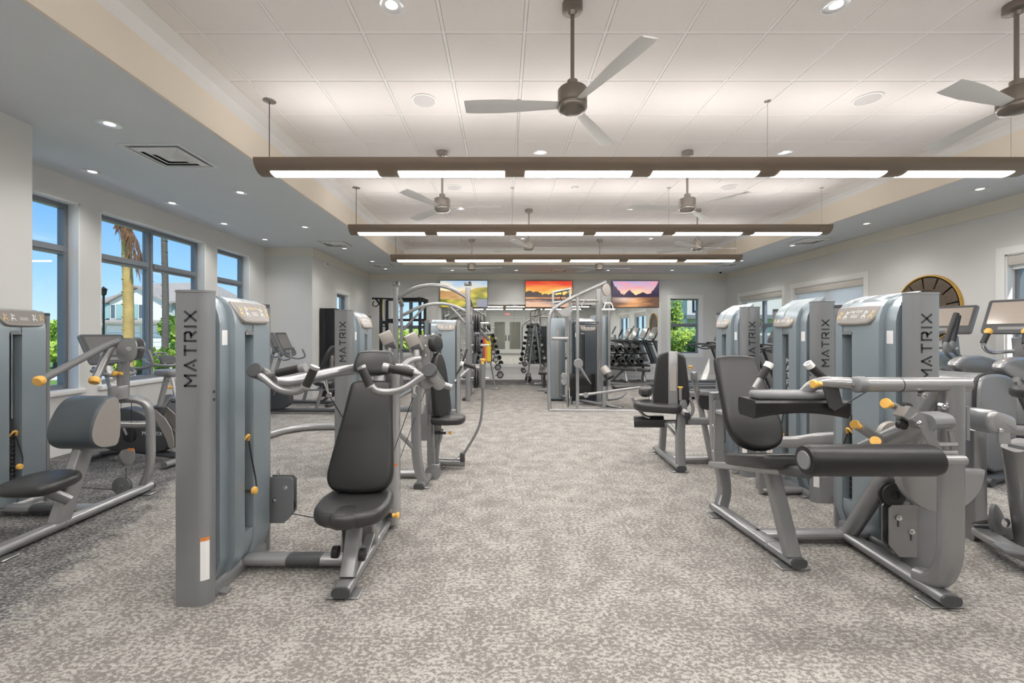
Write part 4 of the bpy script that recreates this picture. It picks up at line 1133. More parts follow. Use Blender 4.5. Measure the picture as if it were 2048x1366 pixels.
MB().slab(W(851, 853, 4.5), (1, 0, 0), (0, 0, 1), [(-0.07, -0.14), (0.06, -0.14), (0.06, 0.12), (-0.02, 0.14), (-0.07, 0.10)], 0.01).build('side_plate', S, o, flat=True)
MB().slab(W(850, 693, 4.55), (1, 0, 0), (0, 0, 1), [(-0.055, -0.36), (0.055, -0.36), (0.055, 0.12), (-0.055, 0.12)], 0.012).build('back_plate', SL, o, flat=True)
for py in (672, 692, 711, 858):
    MB().lathe(W(851, py, 4.53), (0, -1, 0), [(0.014, 0), (0.014, 0.004), (0.007, 0.010), (0.001, 0.011)], 10).build('bolt', M['chrome'], o)
# pads seen nearly edge on: they face into the aisle
un = Vector((0.30, 0.95, 0)).normalized(); 
vv_ = Vector((-0.10, 0.05, 1)).normalized()
pad(o, 'headrest', W(871, 686, 4.62), un, vv_, smooth_poly([(-0.13, -0.09), (0.13, -0.09), (0.10, 0.09), (-0.10, 0.09)], 2), 0.07, M['vinyl'], 0.025)
pad(o, 'back_pad', W(880, 772, 4.62), un, vv_, smooth_poly([(-0.11, 0.34), (0.11, 0.34), (0.17, -0.16), (0.17, -0.32), (-0.17, -0.32), (-0.17, -0.16)], 2), 0.075, M['vinyl'], 0.028)
pad(o, 'seat', W(890, 838, 4.6)+V(0.02, 0, 0), (1, 0, 0), (0, 1, 0), smooth_poly([(-0.17, -0.17), (0.12, -0.17), (0.19, -0.08), (0.19, 0.08), (0.12, 0.17), (-0.17, 0.17)], 2), 0.075, M['vinylg'], 0.03)
MB().tube([W(870, 925, 4.6), W(876, 850, 4.6)], 0.07, 0.06, up=(0, 1, 0), r=0.012).build('seat_post', S, o)
MB().cyl(W(870, 866, 4.55), W(892, 866, 4.55), 0.013, 10).build('gas_spring', M['rubber'], o)
knob(o, W(896, 866, 4.55), (1, 0, 0), 0.018, 0.03)
MB().tube([W(884, 858, 4.55), W(882, 876, 4.55), W(874, 895, 4.55)], 0.014, 0.03, fillet=0.05).build('link_arm', S, o)
# lever pivot housings: boxed counterweights on the levers
for k_, (px, py, y9) in enumerate(((776, 682, 4.55), (827, 686, 4.45))):
    c_ = W(px, py, y9)
    Mr = Matrix.Rotation(R(12), 3, 'X') @ Matrix.Rotation(R(-22), 3, 'Y') @ Matrix.Rotation(R(20), 3, 'Z')
    b_ = MB().box(c_, (0.125, 0.13, 0.19), 0.008, M=Mr).build('counterweight_box', M['taupe'], o)
    MB().box(c_ + Mr @ V(-0.005, -0.062, -0.055), (0.095, 0.012, 0.075), 0.004, M=Mr).build('box_recess', M['dark'], b_)
    e0 = c_ + Mr @ V(-0.01, -0.05, -0.07)
    MB().tube([e0, e0+V(-0.02 if k_ == 0 else 0.01, -0.02, -0.10), e0+V(-0.01 if k_ == 0 else 0.03, 0.02, -0.17)], 0.034, n=14, fillet=0.05).build('lever_tube', SL, o)
MB().tube([W(838, 717, 4.3), W(820, 720, 4.15), W(804, 733, 4.0), W(800, 745, 3.95)], 0.028, n=14, fillet=0.08).build('press_lever', SL, o)
MB().tube([W(800, 745, 3.95), W(845, 755, 3.9), W(905, 776, 3.8)], 0.028, n=12).build('press_lever', S, o)
# curved side lever with yellow top and base axle
lv = [W(965, 735, 4.62), W(966, 800, 4.62), W(962, 845, 4.62), W(950, 872, 4.62), W(925, 912, 4.62)]
MB().tube(lv, 0.026, 0.045, fillet=0.25, up=(0, 1, 0)).build('step_lever', S, o)
MB().tube([W(965, 775, 4.62), W(965, 728, 4.62)], 0.030, n=14).build('lever_sleeve', S, o)
knob(o, W(965, 728, 4.62), (0, 0, 1), 0.028, 0.05)
MB().tube([W(961, 737, 4.62), W(922, 727, 4.55)], 0.014, n=10).build('handle_bar', SL, o)
MB().tube([W(950, 735, 4.6), W(927, 728, 4.56)], 0.021, n=12).build('grip', M['grip'], o)
MB().tube([W(926, 728, 4.56), W(921, 727, 4.55)], 0.024, n=12).build('grip_collar', M['trim'], o)
MB().tube([W(912, 750, 4.62), W(922, 735, 4.62), W(934, 698, 4.62)], 0.012, n=8, fillet=0.03).build('thin_handle', M['dark'], o)
MB().tube([W(870, 923, 4.66), W(930, 925, 4.66)], 0.042, n=16).build('axle', S, o)
MB().box(W(925, 914, 4.62), (0.05, 0.06, 0.09), 0.01).build('pivot_block', M['dark'], o)
p_ = W(866, 945, 4.3)
MB().lathe(p_, (0, -1, 0), [(0.075, -0.03), (0.075, -0.022), (0.06, -0.016), (0.06, -0.006), (0.075, 0), (0.075, 0.004), (0.02, 0.005), (0.001, 0.010)], 24).build('pulley', S, o)
cable(o, [W(852, 778, 4.2), W(787, 951, 3.9)]); cable(o, [W(858, 790, 4.4), W(856, 850, 4.4)]); cable(o, [W(884, 940, 4.5), W(928, 905, 4.62)])
MB().tube([W(798, 867, 4.0), W(826, 895, 4.1)], 0.03, 0.04).build('floor_brace', S, o)
MB().tube([W(800, 818, 4.3), W(826, 818, 4.15)], 0.05, 0.06).build('upper_brace', SL, o)

# ------------------------------------------------------------------ second silver tower machine on the left (arms hidden)
o = thing('pulldown_machine', 'weight machine behind the shoulder press, silver end column towards the camera', 'exercise machine', (-1.6, q(4.8), 0))
tower(o, -1.46, q(4.36), 1, L=0.66, H=1.625, title='Chest Press', slot=0.36, shroud=M['shroud'])
hoop = [V(-3.12, q(5.9), 0.05), V(-3.05, q(6.3), 0.05), V(-2.75, q(6.55), 0.05), V(-1.7, q(6.5), 0.05)]
MB().tube(hoop, 0.10, 0.10, fillet=0.35, r=0.045).build('base_hoop', SL, o)
MB().tube([(-1.55, q(4.98), 0.05), (-1.75, q(5.6), 0.05), (-1.8, q(6.5), 0.05)], 0.09, 0.06, fillet=0.2).build('base_rail', SL, o)
MB().ball(W(694, 812, 4.9), 0.07, 14).build('pulley_cover', M['lsilver'], o)

# ------------------------------------------------------------------ tower facing the aisle from the back
o = thing('row_machine', 'weight machine tower facing the camera in the middle distance, behind the black pads', 'exercise machine', (-1.07, q(8.0), 0))
tower(o, q(7.95), -1.39, 1, L=0.62, H=1.63, yaw=True, slot=0.23, stack_z=1.1, knob_z=0.7)
MB().tube([(-0.78, q(7.97), 0.0), (-0.78, q(7.97), 1.63)], 0.07, 0.12, up=(0, 1, 0), r=0.02).build('end_column', SL, o)
MB().tube([(-1.1, q(8.2), 0.05), (-1.1, q(9.0), 0.05)], 0.09, 0.06).build('base_rail', SL, o)
MB().tube([(-0.85, q(7.9), 0.55), (-0.62, q(8.2), 0.75)], 0.05, 0.05).build('side_brace', SL, o)
MB().box((-1.1, q(9.0), 0.0325), (0.5, 0.09, 0.065), 0.01).build('rear_foot', SL, o)
# ------------------------------------------------------------------ seated leg curl, right foreground
o = thing('leg_curl_machine', 'seated leg curl at right front, black roller and tall grey tower', 'exercise machine', (1.9, q(2.8), 0))
tower(o, 2.40, q(2.64), -1, H=1.635, title='Leg Curl', slot=0.42, stack_z=0.80, knob_z=0.49, warn=False)
bracket_plate(o, 2.315, q(2.60), -1, 0.10, 0.40, 0.16)
XC = 1.64
MB().tube([(1.66, q(3.50), 0.05), (1.73, q(2.63), 0.05)], 0.10, 0.06).build('base_rail', S, o)
MB().tube([(1.712, q(2.86), 0.05), (1.714, q(2.845), 0.05)], 0.104, 0.064).build('rail_sleeve', M['grey'], o)
foot(o, (1.73, q(2.63), 0.05), (0.08, -1, 0)); foot(o, (1.66, q(3.50), 0.05), (-0.08, 1, 0))
MB().tube([(2.30, q(3.02), 0.05), (2.25, q(2.26), 0.05)], 0.10, 0.06).build('base_rail', S, o)
foot(o, (2.25, q(2.26), 0.05), (-0.06, -1, 0))
MB().tube([(1.70, q(3.01), 0.05), (2.45, q(3.01), 0.05)], 0.09, 0.06).build('cross_beam', SL, o)
# rear post with bowed foot, front leg, seat rails
MB().tube([(1.68, q(3.46), 0.06), (1.73, q(3.50), 0.16), (1.715, q(3.50), 0.30), (1.65, q(3.46), 0.50), (1.64, q(3.46), 0.94)], 0.09, 0.07, up=(0, 1, 0), fillet=0.16, r=0.018).build('rear_post', S, o)
MB().slab(W(1437, 865, 3.42), (1, 0, 0), (0, 0, 1), rrect(0.07, 0.5, 0.02), 0.012).build('post_plate', SL, o, flat=True)
for py in (850, 902):
    MB().lathe(W(1427, py, 3.40), (-0.4, -1, 0), [(0.012, 0), (0.012, 0.006), (0.001, 0.012)], 10).build('bolt', M['chrome'], o)
MB().tube([(1.70, q(2.85), 0.53), (1.72, q(2.67), 0.07)], 0.085, 0.07, up=(0, 1, 0), r=0.016).build('front_leg', S, o)
for dx in (-0.05, 0.09):
    MB().tube([(XC+dx, q(3.42), 0.40), (XC+dx, q(2.42), 0.645)], 0.05, 0.05, r=0.02).build('seat_rail', SL, o)
MB().tube([(XC-0.05, q(2.55), 0.62), (XC-0.05, q(2.35), 0.665)], 0.058, 0.058, r=0.02).build('rail_socket', M['dark'], o)
sv = Vector((0, q(2.95)-q(2.5), -0.115)).normalized()
pad(o, 'seat', (XC, q(2.74), 0.625), (1, 0, 0), sv, smooth_poly([(-0.16, -0.27), (0.16, -0.27), (0.20, -0.18), (0.19, 0.22), (0.14, 0.27), (-0.14, 0.27), (-0.19, 0.22), (-0.20, -0.18)], 2), 0.075, M['vinylg'], 0.026)
bv = Vector((0, q(3.20)-q(2.87), 0.55)).normalized()
bpo = smooth_poly([(-0.13, 0.335), (0.13, 0.335), (0.145, 0.28), (0.165, 0.0), (0.185, -0.22), (0.10, -0.335), (-0.10, -0.335), (-0.185, -0.22), (-0.165, 0.0), (-0.145, 0.28)], 2)
pad(o, 'back_pad', (XC, q(3.03), 0.94), (1, 0, 0), bv, bpo, 0.075, M['vinyl'], 0.027)
MB().tube([(XC, q(3.45), 0.80), (XC, q(3.10), 0.82)], 0.06, 0.05).build('back_bracket', SL, o)
# thigh clamp: grey top plate, black pad, two handles
tp = smooth_poly([(-0.215, -0.075), (0.215, -0.075), (0.235, 0), (0.215, 0.075), (-0.215, 0.075), (-0.235, 0)], 1)
tc_ = V(1.585, q(2.46), 1.035)
MB().slab(tc_, (1, 0, 0), (0, 1, 0), inset(tp, 0.01), 0.045, edge=0.018).build('clamp_plate', M['grey'], o)
tb = MB(); nseg = 12; rings = []
for i in range(nseg+1):
    x = -0.25+0.50*i/nseg; sag = 0.03*(1-(x/0.25)**2)
    rings.append([tc_+V(x, y, z) for y, z in ((-0.085, -0.01), (-0.075, 0.002), (0.075, 0.002), (0.085, -0.01), (0.085, -0.07+sag*.6), (0.07, -0.095+sag), (-0.07, -0.095+sag), (-0.085, -0.07+sag*.6))])
tb.loft(rings); tb.build('thigh_pad', M['vinyl'], o)
for a_, b_, c_ in (((1509, 776, 2.46), (1521, 757, 2.46), (1540, 726, 2.46)), ((1662, 778, 2.46), (1648, 757, 2.46), (1615, 726, 2.46))):
    p_, r_, t_ = W(*a_), W(*b_), W(*c_); d_ = (t_-p_).normalized()
    MB().tube([p_, t_], 0.0145, n=10).build('handle_bar', SL, o)
    MB().tube([r_, t_-d_*0.03], 0.0205, n=14).build('grip', M['grip'], o)
    MB().tube([t_-d_*0.03, t_], 0.0225, n=14).build('grip_collar', M['trim'], o)
# overhead arm
zt2, yt = 1.135, q(2.27)
MB().tube([(2.34, yt, zt2), (1.79, yt, zt2)], 0.037, n=20).build('top_tube', SL, o)
MB().tube([(1.995, yt, zt2), (2.0, yt, zt2)], 0.0375, n=20).build('tube_seam', M['ink'], o)
MB().lathe((1.79, yt, zt2), (-1, 0, 0), [(0.041, -0.03), (0.041, 0.01), (0.034, 0.016), (0.02, 0.018), (0.001, 0.02)], 22).build('pivot_cap', M['grey'], o)
MB().lathe((1.772, yt, zt2), (-1, 0, 0), [(0.012, 0), (0.012, 0.006), (0.005, 0.008)], 8).build('pivot_screw', M['chrome'], o)
MB().tube([(1.82, yt+0.01, zt2), (1.69, q(2.36), zt2+0.005), (1.665, q(2.42), zt2-0.02), (1.645, q(2.46), 1.06)], 0.030, n=16, fillet=0.06).build('clamp_arm', SL, o)
knob(o, W(1642, 768, 2.34), (-1, -0.15, 0), 0.022, 0.045)
MB().slab((1.70, q(2.35), 1.03), (1, 0, 0), (0, 0, 1), [(-0.03, 0.08), (0.05, 0.08), (0.075, -0.015), (0.03, -0.04), (0.0, -0.02)], 0.008).build('index_plate', M['dark'], o, flat=True)
for i in range(5):
    MB().lathe((1.685+0.011*i, q(2.35)-0.001, 1.09-0.022*i), (0, -1, 0), [(0.006, 0), (0.006, 0.002), (0.001, 0.002)], 8).build('index_hole', M['taupe'], o)
MB().tube([(1.775, q(2.36), 1.008), (1.90, q(2.33), 1.10)], 0.003, n=6).build('thin_rod', M['ink'], o)
# front post curving into the rail, top head, diagonal
MB().tube([(2.265, q(2.44), 0.08), (2.265, q(2.34), 0.10), (2.265, q(2.275), 0.24), (2.265, q(2.27), 1.135)], 0.10, 0.085, up=(0, 1, 0), fillet=0.14, r=0.035).build('front_post', S, o)
MB().tube([(2.30, q(2.99), 0.06), (2.265, q(2.32), 1.10)], 0.095, 0.085, up=(1, 0, 0), r=0.04).build('diagonal_tube', S, o)
for (px, py) in ((1848, 790), (1889, 813)):
    MB().lathe(W(px, py, 2.24), (0, -1, 0), [(0.016, -0.02), (0.016, 0.002), (0.009, 0.004), (0.009, 0.012), (0.001, 0.013)], 12).build('bolt', M['chrome'], o)
# swing lever and roller
yr = q(1.98)
MB().lathe((1.325, yr, 0.835), (1, 0, 0), [(0.001, 0.0), (0.040, 0.001), (0.044, 0.004), (0.060, 0.004), (0.068, 0.014), (0.069, 0.03), (0.069, 0.55), (0.064, 0.572), (0.05, 0.583), (0.001, 0.584)], 32).build('roller', M['vinyl'], o)
MB().lathe((1.3245, yr, 0.835), (1, 0, 0), [(0.001, -0.003), (0.038, -0.003), (0.041, 0.002), (0.041, 0.006)], 28).build('roller_end', M['grey'], o)
MB().tube([(1.90, yr, 0.835), (2.03, yr, 0.835)], 0.022, n=14).build('roller_axle', SL, o)
def plate(name, pts, y9, th, mt):
    p3 = [W(px, py, y9) for px, py in pts]; c_ = sum(p3, V(0, 0, 0))/len(p3)
    return MB().slab(c_, (1, 0, 0), (0, 0, 1), [((p-c_).x, (p-c_).z) for p in p3], th).build(name, mt, o, flat=True)
plate('lever_plate', [(1836, 850), (1818, 838), (1832, 826), (1852, 838), (1862, 858), (1892, 926), (1876, 932), (1850, 880)], 2.12, 0.01, SL)
plate('lever_plate', [(1894, 862), (1902, 864), (1917, 922), (1905, 930)], 2.16, 0.01, SL)
for py in (888, 904, 926):
    MB().cyl(W(1872, py, 2.13), W(1912, py, 2.15), 0.010, 10).build('spacer_rod', M['chrome'], o)
MB().tube([W(1845, 842, 2.14), W(1884, 840, 2.16)], 0.115, 0.075, up=(0.5, 0, 1)).build('counterweight', M['grey'], o)
MB().tube([W(1720, 905, 2.60), W(1858, 842, 2.25)], 0.075, 0.10, up=(0, 0, 1), r=0.035).build('lever_tube', S, o)
MB().slab(W(1812, 832, 2.18), (0.83, 0, -0.55), (0.55, 0, 0.83), rrect(0.12, 0.062, 0.006), 0.06).build('adjuster_body', SL, o)
MB().tube([W(1800, 818, 2.2), W(1782, 808, 2.2)], 0.016, n=10).build('adjuster_stem', SL, o)
knob(o, W(1784, 810, 2.2), (-1, -0.2, 0.25), 0.026, 0.04)
MB().tube([W(1760, 880, 2.45), W(1718, 852, 2.4)], 0.045, 0.045, r=0.01).build('adjuster_arm', SL, o)
knob(o, W(1720, 854, 2.4), (-1, -0.2, 0.45), 0.025, 0.04)
knob(o, W(1752, 884, 2.3), (-0.6, -0.6, 0.3), 0.024, 0.03)
for px, py in ((1816, 815), (1807, 850)):
    MB().lathe(W(px, py, 2.15), (0, -1, 0), [(0.022, -0.02), (0.022, 0.004), (0.012, 0.006), (0.001, 0.012)], 12).build('pivot_bearing', M['rubber'], o)
MB().lathe(W(1838, 847, 2.1), (0, -1, 0), [(0.014, 0), (0.014, 0.004), (0.007, 0.012), (0.001, 0.012)], 12).build('bolt', M['chrome'], o)
# cam shield: half disc, small cam behind
cs = [(0.235*math.cos(a), 0.235*math.sin(a)) for a in [R(180+180*i/24) for i in range(25)]]
MB().slab(W(1868, 935, 2.52), (1, 0, 0), (0, 0, 1), [(x, z) for x, z in cs], 0.05, edge=0.008, steps=2).build('cam_shield', SL, o)
cs2 = [(0.075*math.cos(a), 0.075*math.sin(a)) for a in [R(-10+190*i/12) for i in range(13)]]
MB().slab(W(1778, 868, 2.6), (0.9, 0, 0.2), (-0.2, 0, 0.9), cs2, 0.03).build('small_cam', M['taupe'], o)
p_ = W(1787, 990, 2.62)
MB().lathe(p_, (0, -1, 0), [(0.068, -0.03), (0.068, -0.02), (0.056, -0.014), (0.056, -0.004), (0.068, 0.002), (0.068, 0.008), (0.03, 0.010), (0.028, 0.004), (0.012, 0.004), (0.001, 0.012)], 28).build('pulley', M['rubber'], o)
cable(o, [W(1781, 1005, 2.62), W(1779, 1095, 2.62)]); cable(o, [W(1795, 1010, 2.62), W(1795, 1060, 2.62)])

# ------------------------------------------------------------------ leg press tower behind it
o = thing('leg_press_machine', 'tower with white lettered slot between the leg curl and leg extension', 'exercise machine', (2.66, q(3.95), 0))
tower(o, 2.56, q(3.69), -1, L=0.58, H=1.66, title='Leg Press', slot=0.31, word2=True)
MB().tube([W(1555, 884, 3.75), W(1600, 884, 3.7), W(1640, 876, 3.6), (2.95, q(3.45), 0.60)], 0.06, 0.10, up=(0, 0, 1), fillet=0.3, r=0.028).build('sled_rail', SL, o)
MB().tube([(2.2, q(3.95), 0.56), (2.30, q(3.75), 0.54)], 0.06, 0.09, r=0.02).build('sled_end', SL, o)
MB().tube([(2.24, q(3.9), 0.05), (2.24, q(3.9), 0.56)], 0.07, 0.06, up=(0, 1, 0), r=0.015).build('rail_post', S, o)
MB().tube([(2.24, q(3.9), 0.04), (2.75, q(3.9), 0.04)], 0.08, 0.055).build('cross_beam', SL, o)
MB().tube([(2.95, q(3.45), 0.03), (2.95, q(3.45), 0.62)], 0.07, 0.08, up=(0, 1, 0), r=0.02).build('rail_post', S, o)
MB().tube([(2.75, q(3.75), 0.04), (2.95, q(3.45), 0.04)], 0.08, 0.055).build('cross_beam', SL, o)

# ------------------------------------------------------------------ leg extension, seen from behind its back pad
o = thing('leg_extension_machine', 'leg extension in the middle right, seen from behind its black back pad', 'exercise machine', (2.0, q(4.8), 0))
tower(o, 2.33, q(4.36), -1, L=0.56, H=1.655, title='Leg Ext', slot=0.30, stack_z=1.0)
MB().tube([(1.82, q(5.30), 0.045), (1.79, q(4.50), 0.045)], 0.10, 0.06).build('base_rail', S, o)
foot(o, (1.79, q(4.50), 0.045), (0, -1, 0)); foot(o, (1.82, q(5.30), 0.045), (0, 1, 0))
MB().tube([(1.80, q(4.85), 0.045), (2.45, q(4.85), 0.045)], 0.09, 0.055).build('cross_beam', SL, o)
MB().tube([W(1362, 938, 4.55), W(1359, 860, 4.6), W(1366, 800, 4.65)], 0.085, 0.07, up=(0, 1, 0), fillet=0.2, r=0.015).build('front_post', S, o)
MB().tube([W(1324, 898, 5.2), W(1328, 838, 5.15)], 0.07, 0.06, up=(0, 1, 0), r=0.015).build('rear_post', S, o)
MB().tube([W(1330, 840, 5.1), W(1358, 875, 4.65)], 0.05, 0.06).build('diagonal_tube', S, o)
MB().tube([W(1372, 842, 4.62), W(1428, 842, 4.7), (2.30, q(4.75), 0.49)], 0.07, 0.075, r=0.02).build('side_arm', SL, o)
MB().tube([W(1268, 843, 4.95), W(1328, 843, 4.85)], 0.065, n=22).build('roller', M['vinylg'], o)
MB().tube([W(1326, 843, 4.85), W(1352, 843, 4.75)], 0.02, n=10).build('roller_axle', SL, o)
fx = Vector((-0.92, 0.40, 0)); fy_ = Vector((-0.40, -0.92, 0))
pad(o, 'seat', W(1318, 813, 4.75)+V(0.0, 0.02, 0), fy_, fx, smooth_poly([(-0.17, -0.24), (0.17, -0.24), (0.20, -0.1), (0.18, 0.25), (-0.18, 0.25), (-0.20, -0.1)], 2), -0.09 if False else 0.09, M['taupe'] if False else M['vinylg'], 0.03)
pad(o, 'seat_wedge', W(1292, 782, 5.0), fy_, fx, smooth_poly([(-0.17, -0.07), (0.17, -0.07), (0.16, 0.07), (-0.16, 0.07)], 1), 0.10, M['vinylg'], 0.035)
ub = Vector((0.45, -0.89, 0)).normalized()
ub = Vector((0.93, -0.36, 0)).normalized()
vb = Vector((0.14, 0.02, 1)); nb = Vector((0.36, 0.93, 0)).normalized()
vb = (vb - ub*vb.dot(ub)).normalized()
bk = smooth_poly([(-0.135, 0.30), (0.135, 0.30), (0.155, 0.1), (0.19, -0.2), (0.15, -0.30), (-0.15, -0.30), (-0.19, -0.2), (-0.155, 0.1)], 2)
cb = W(1342, 760, 4.72)
pad(o, 'back_pad', cb, ub, vb, bk, 0.07, M['vinylg'], 0.025)
nb = ub.cross(vb)
MB().slab(cb + nb*0.030, ub, vb, inset(bk, 0.018), 0.010, edge=0.004, steps=1).build('back_shell', M['vinyl'], o)
MB().slab(cb + nb*0.038 + ub*0.02, ub, vb, rrect(0.095, 0.60, 0.012), 0.03, edge=0.008).build('back_spine', S, o)
MB().slab(cb + nb*0.068 + ub*0.02 + vb*0.02, ub, vb, rrect(0.06, 0.26, 0.004), 0.002).build('spine_inlay', M['taupe'], o, flat=True)
MB().tube([W(1361, 800, 4.6), W(1361, 778, 4.6)], 0.016, n=10).build('knob_stem', SL, o)
knob(o, W(1361, 780, 4.6), (0, 0, 1), 0.026, 0.03)
for pts in ([(1264, 795, 4.9), (1272, 812, 4.9), (1288, 832, 4.85), (1300, 835, 4.8)], [(1380, 796, 4.6), (1388, 818, 4.6), (1382, 832, 4.6), (1372, 836, 4.6)]):
    MB().tube([W(*p) for p in pts], 0.016, n=10, fillet=0.06).build('side_handle', SL, o)
MB().cyl(W(1366, 822, 4.55), W(1380, 832, 4.5), 0.035, 14).build('pivot_hub', S, o)
MB().box(W(1375, 832, 4.48), (0.05, 0.03, 0.07), 0.006).build('hub_block', M['rubber'], o)
# linkage between seat and tower
MB().tube([W(1386, 746, 4.75), W(1396, 790, 4.75), W(1424, 925, 4.75)], 0.05, 0.05, up=(0, 1, 0), r=0.012).build('slanted_post', SL, o)
MB().tube([W(1398, 786, 4.7), W(1440, 788, 4.75)], 0.045, 0.06).build('link_beam', SL, o)
MB().lathe(W(1413, 803, 4.72), (0, -1, 0), [(0.085, 0), (0.085, 0.02), (0.07, 0.022), (0.066, 0.012), (0.001, 0.012)], 26).build('cam_wheel', M['rubber'], o)
MB().box(W(1388, 752, 4.70), (0.055, 0.06, 0.09), 0.012).build('pivot_block', S, o)
knob(o, W(1381, 738, 4.65), (0, 0, 1), 0.022, 0.03)
MB().tube([W(1418, 800, 4.74), W(1440, 930, 4.74)], 0.06, 0.06, up=(0, 1, 0), r=0.012).build('inner_post', SL, o)

# ------------------------------------------------------------------ hip machine cut by the right edge
o = thing('hip_adduction_machine', 'silver framed machine cut by the right edge, beside the leg curl post', 'exercise machine', (2.9, q(2.9), 0))
MB().slab(W(1948, 838, 2.75), (1, 0, 0), (0, 0, 1), smooth_poly([(-0.08, 0.09), (0.05, 0.055), (0.09, 0.03), (0.09, -0.05), (0.05, -0.065), (-0.08, -0.06)], 2), 0.16, edge=0.03).build('cover', SL, o)
plate('cover_flange', [(1927, 812), (1933, 812), (1933, 880), (1927, 878)], 2.62, 0.02, M['grey'])
MB().tube([W(1950, 1034, 2.95), W(1948, 855, 2.85)], 0.09, 0.08, up=(0, 1, 0), r=0.012).build('front_post', S, o)
MB().tube([W(1970, 842, 2.95), W(2010, 860, 2.85), W(2075, 862, 2.85)], 0.05, 0.065, fillet=0.1, r=0.024).build('top_arm', SL, o)
plate('arm_bracket', [(1992, 852), (2003, 850), (2014, 856), (2018, 888), (1994, 886)], 2.6, 0.012, SL)
MB().lathe(W(2002, 860, 2.58), (0, -1, 0), [(0.014, 0), (0.014, 0.004), (0.007, 0.010)], 10).build('bolt', M['chrome'], o)
MB().slab(W(2040, 890, 2.6), (1, 0, 0), (0, 0, 1), rrect(0.14, 0.02), 0.12).build('bracket_tray', SL, o)
MB().tube([W(2036, 890, 2.72), W(2062, 1095, 2.92)], 0.14, 0.10, up=(0, 1, 0), r=0.03).build('leg_post', S, o)
MB().tube([W(1938, 1062, 3.05), W(2022, 1062, 3.05)], 0.07, 0.11, r=0.02).build('base_beam', S, o)
MB().tube([W(1965, 1065, 2.98), W(2020, 1098, 2.72), W(2100, 1130, 2.55)], 0.11, 0.05, r=0.015, fillet=0.1).build('base_rail', SL, o)
MB().slab(W(2035, 1103, 2.62), (1, -0.5, 0), (0.3, 0.8, 0.0), rrect(0.16, 0.10, 0.01), 0.012).build('floor_plate', M['panel'], o)
MB().cyl(W(1936, 1040, 3.0), W(1990, 1040, 3.0), 0.028, 14).build('hinge_tube', S, o)
MB().slab(W(1985, 1045, 2.95), (0.9, 0.3, 0), (0, 0, 1), smooth_poly([(-0.06, -0.04), (0.10, -0.1), (0.12, -0.02), (0.04, 0.10), (-0.03, 0.14)], 1), 0.02).build('hinge_plate', M['panel'], o)
MB().lathe(W(2010, 1045, 2.9), (0, -1, 0), [(0.03, 0), (0.03, 0.006), (0.012, 0.012), (0.001, 0.014)], 12).build('bolt', M['chrome'], o)
MB().slab(W(2062, 800, 2.9), (1, 0, 0), (0, 1, 0), smooth_poly([(-0.02, -0.15), (0.2, -0.2), (0.35, -0.1), (0.35, 0.1), (0.2, 0.2), (-0.02, 0.15)], 2), 0.08, edge=0.03).build('seat', M['vinylg'], o)
# ------------------------------------------------------------------ multi-station cable machine, right of the aisle
o = thing('cable_multi_station', 'cable multi-station with a sloping silver roof bar in the middle distance', 'exercise machine', (1.4, q(8.5), 0))
def wt(name, pts, wd, mt=S, h=None, fillet=0.0, **k):
    return MB().tube([p if isinstance(p, Vector) else W(*p) for p in pts], wd, h, fillet=fillet, **k).build(name, mt, o)
yA = 8.14
wt('roof_frame', [(1100, 820, yA), (1098, 800, yA), (1097, 640, yA), (1104, 618, yA), (1150, 592, yA), (1213, 564, yA)], 0.035, SL, fillet=0.22, n=14)
wt('base_rail', [(1098, 820, yA), (1292, 822, yA)], 0.085, SL, 0.055)
wt('upright', [(1155, 820, yA), (1155, 594, yA)], 0.055, SL, 0.05, up=(0, 1, 0), r=0.01)
wt('upright', [(1136, 815, yA+.12), (1136, 612, yA+.12)], 0.035, SL, 0.035, up=(0, 1, 0), r=0.01)
wt('cross_rung', [(1103, 677, yA), (1136, 677, yA)], 0.06, SL, 0.06)
wt('upright', [(1197, 803, 9.3), (1197, 578, 9.3)], 0.10, SL, 0.07, up=(0, 1, 0), r=0.012)
wt('upright', [(1208, 818, 8.5), (1208, 772, 8.5)], 0.075, SL, 0.06, up=(0, 1, 0), r=0.012)
wt('upright', [(1204, 800, 8.9), (1204, 600, 8.9)], 0.03, SL, 0.03, up=(0, 1, 0))
wt('upright', [(1218, 770, 9.3), (1218, 598, 9.3)], 0.055, SL, 0.05, up=(0, 1, 0), r=0.01)
wt('top_beam', [(1140, 602, 9.3), (1197, 602, 9.3)], 0.09, M['taupe'], 0.06)
wt('roof_brace', [(1158, 618, yA), (1173, 596, yA)], 0.05, SL, 0.02)
wt('roof_brace', [(1200, 603, 9.3), (1218, 612, 9.3)], 0.03, SL)
MB().slab(W(1213, 580, yA), (1, 0, 0), (0, 0, 1), smooth_poly([(-0.10, 0.06), (0.0, 0.13), (0.06, 0.06), (0.07, -0.06), (0.02, -0.12), (-0.06, -0.10)], 2), 0.05, edge=0.01).build('roof_pulley_cover', M['taupe'], o)
MB().slab(W(1132, 622, yA-.05), (1, 0, 0), (0, 0, 1), [(-0.16, 0.0), (0.10, 0.10), (0.13, 0.02), (0.05, -0.09), (-0.05, -0.10)], 0.015).build('sign_plate', SL, o, flat=True)
MB().strokes(W(1132, 622, yA-.06), (1, 0, 0), (0, 0, 1), [[(-0.05, 0.03), (-0.035, -0.035)], [(-0.01, 0.045), (-0.02, -0.02)], [(0.05, 0.06), (0.045, 0.0)]], 0.022, 0.002).build('sign_marks', M['ink'], o, flat=True)
# dark tinted stack tower facing the camera
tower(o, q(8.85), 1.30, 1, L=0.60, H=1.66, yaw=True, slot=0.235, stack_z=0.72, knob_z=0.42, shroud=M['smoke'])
MB().box(W(1165, 770, 8.78), (0.50, 0.012, 0.44), 0.004).build('lower_tint', M['black'], o)
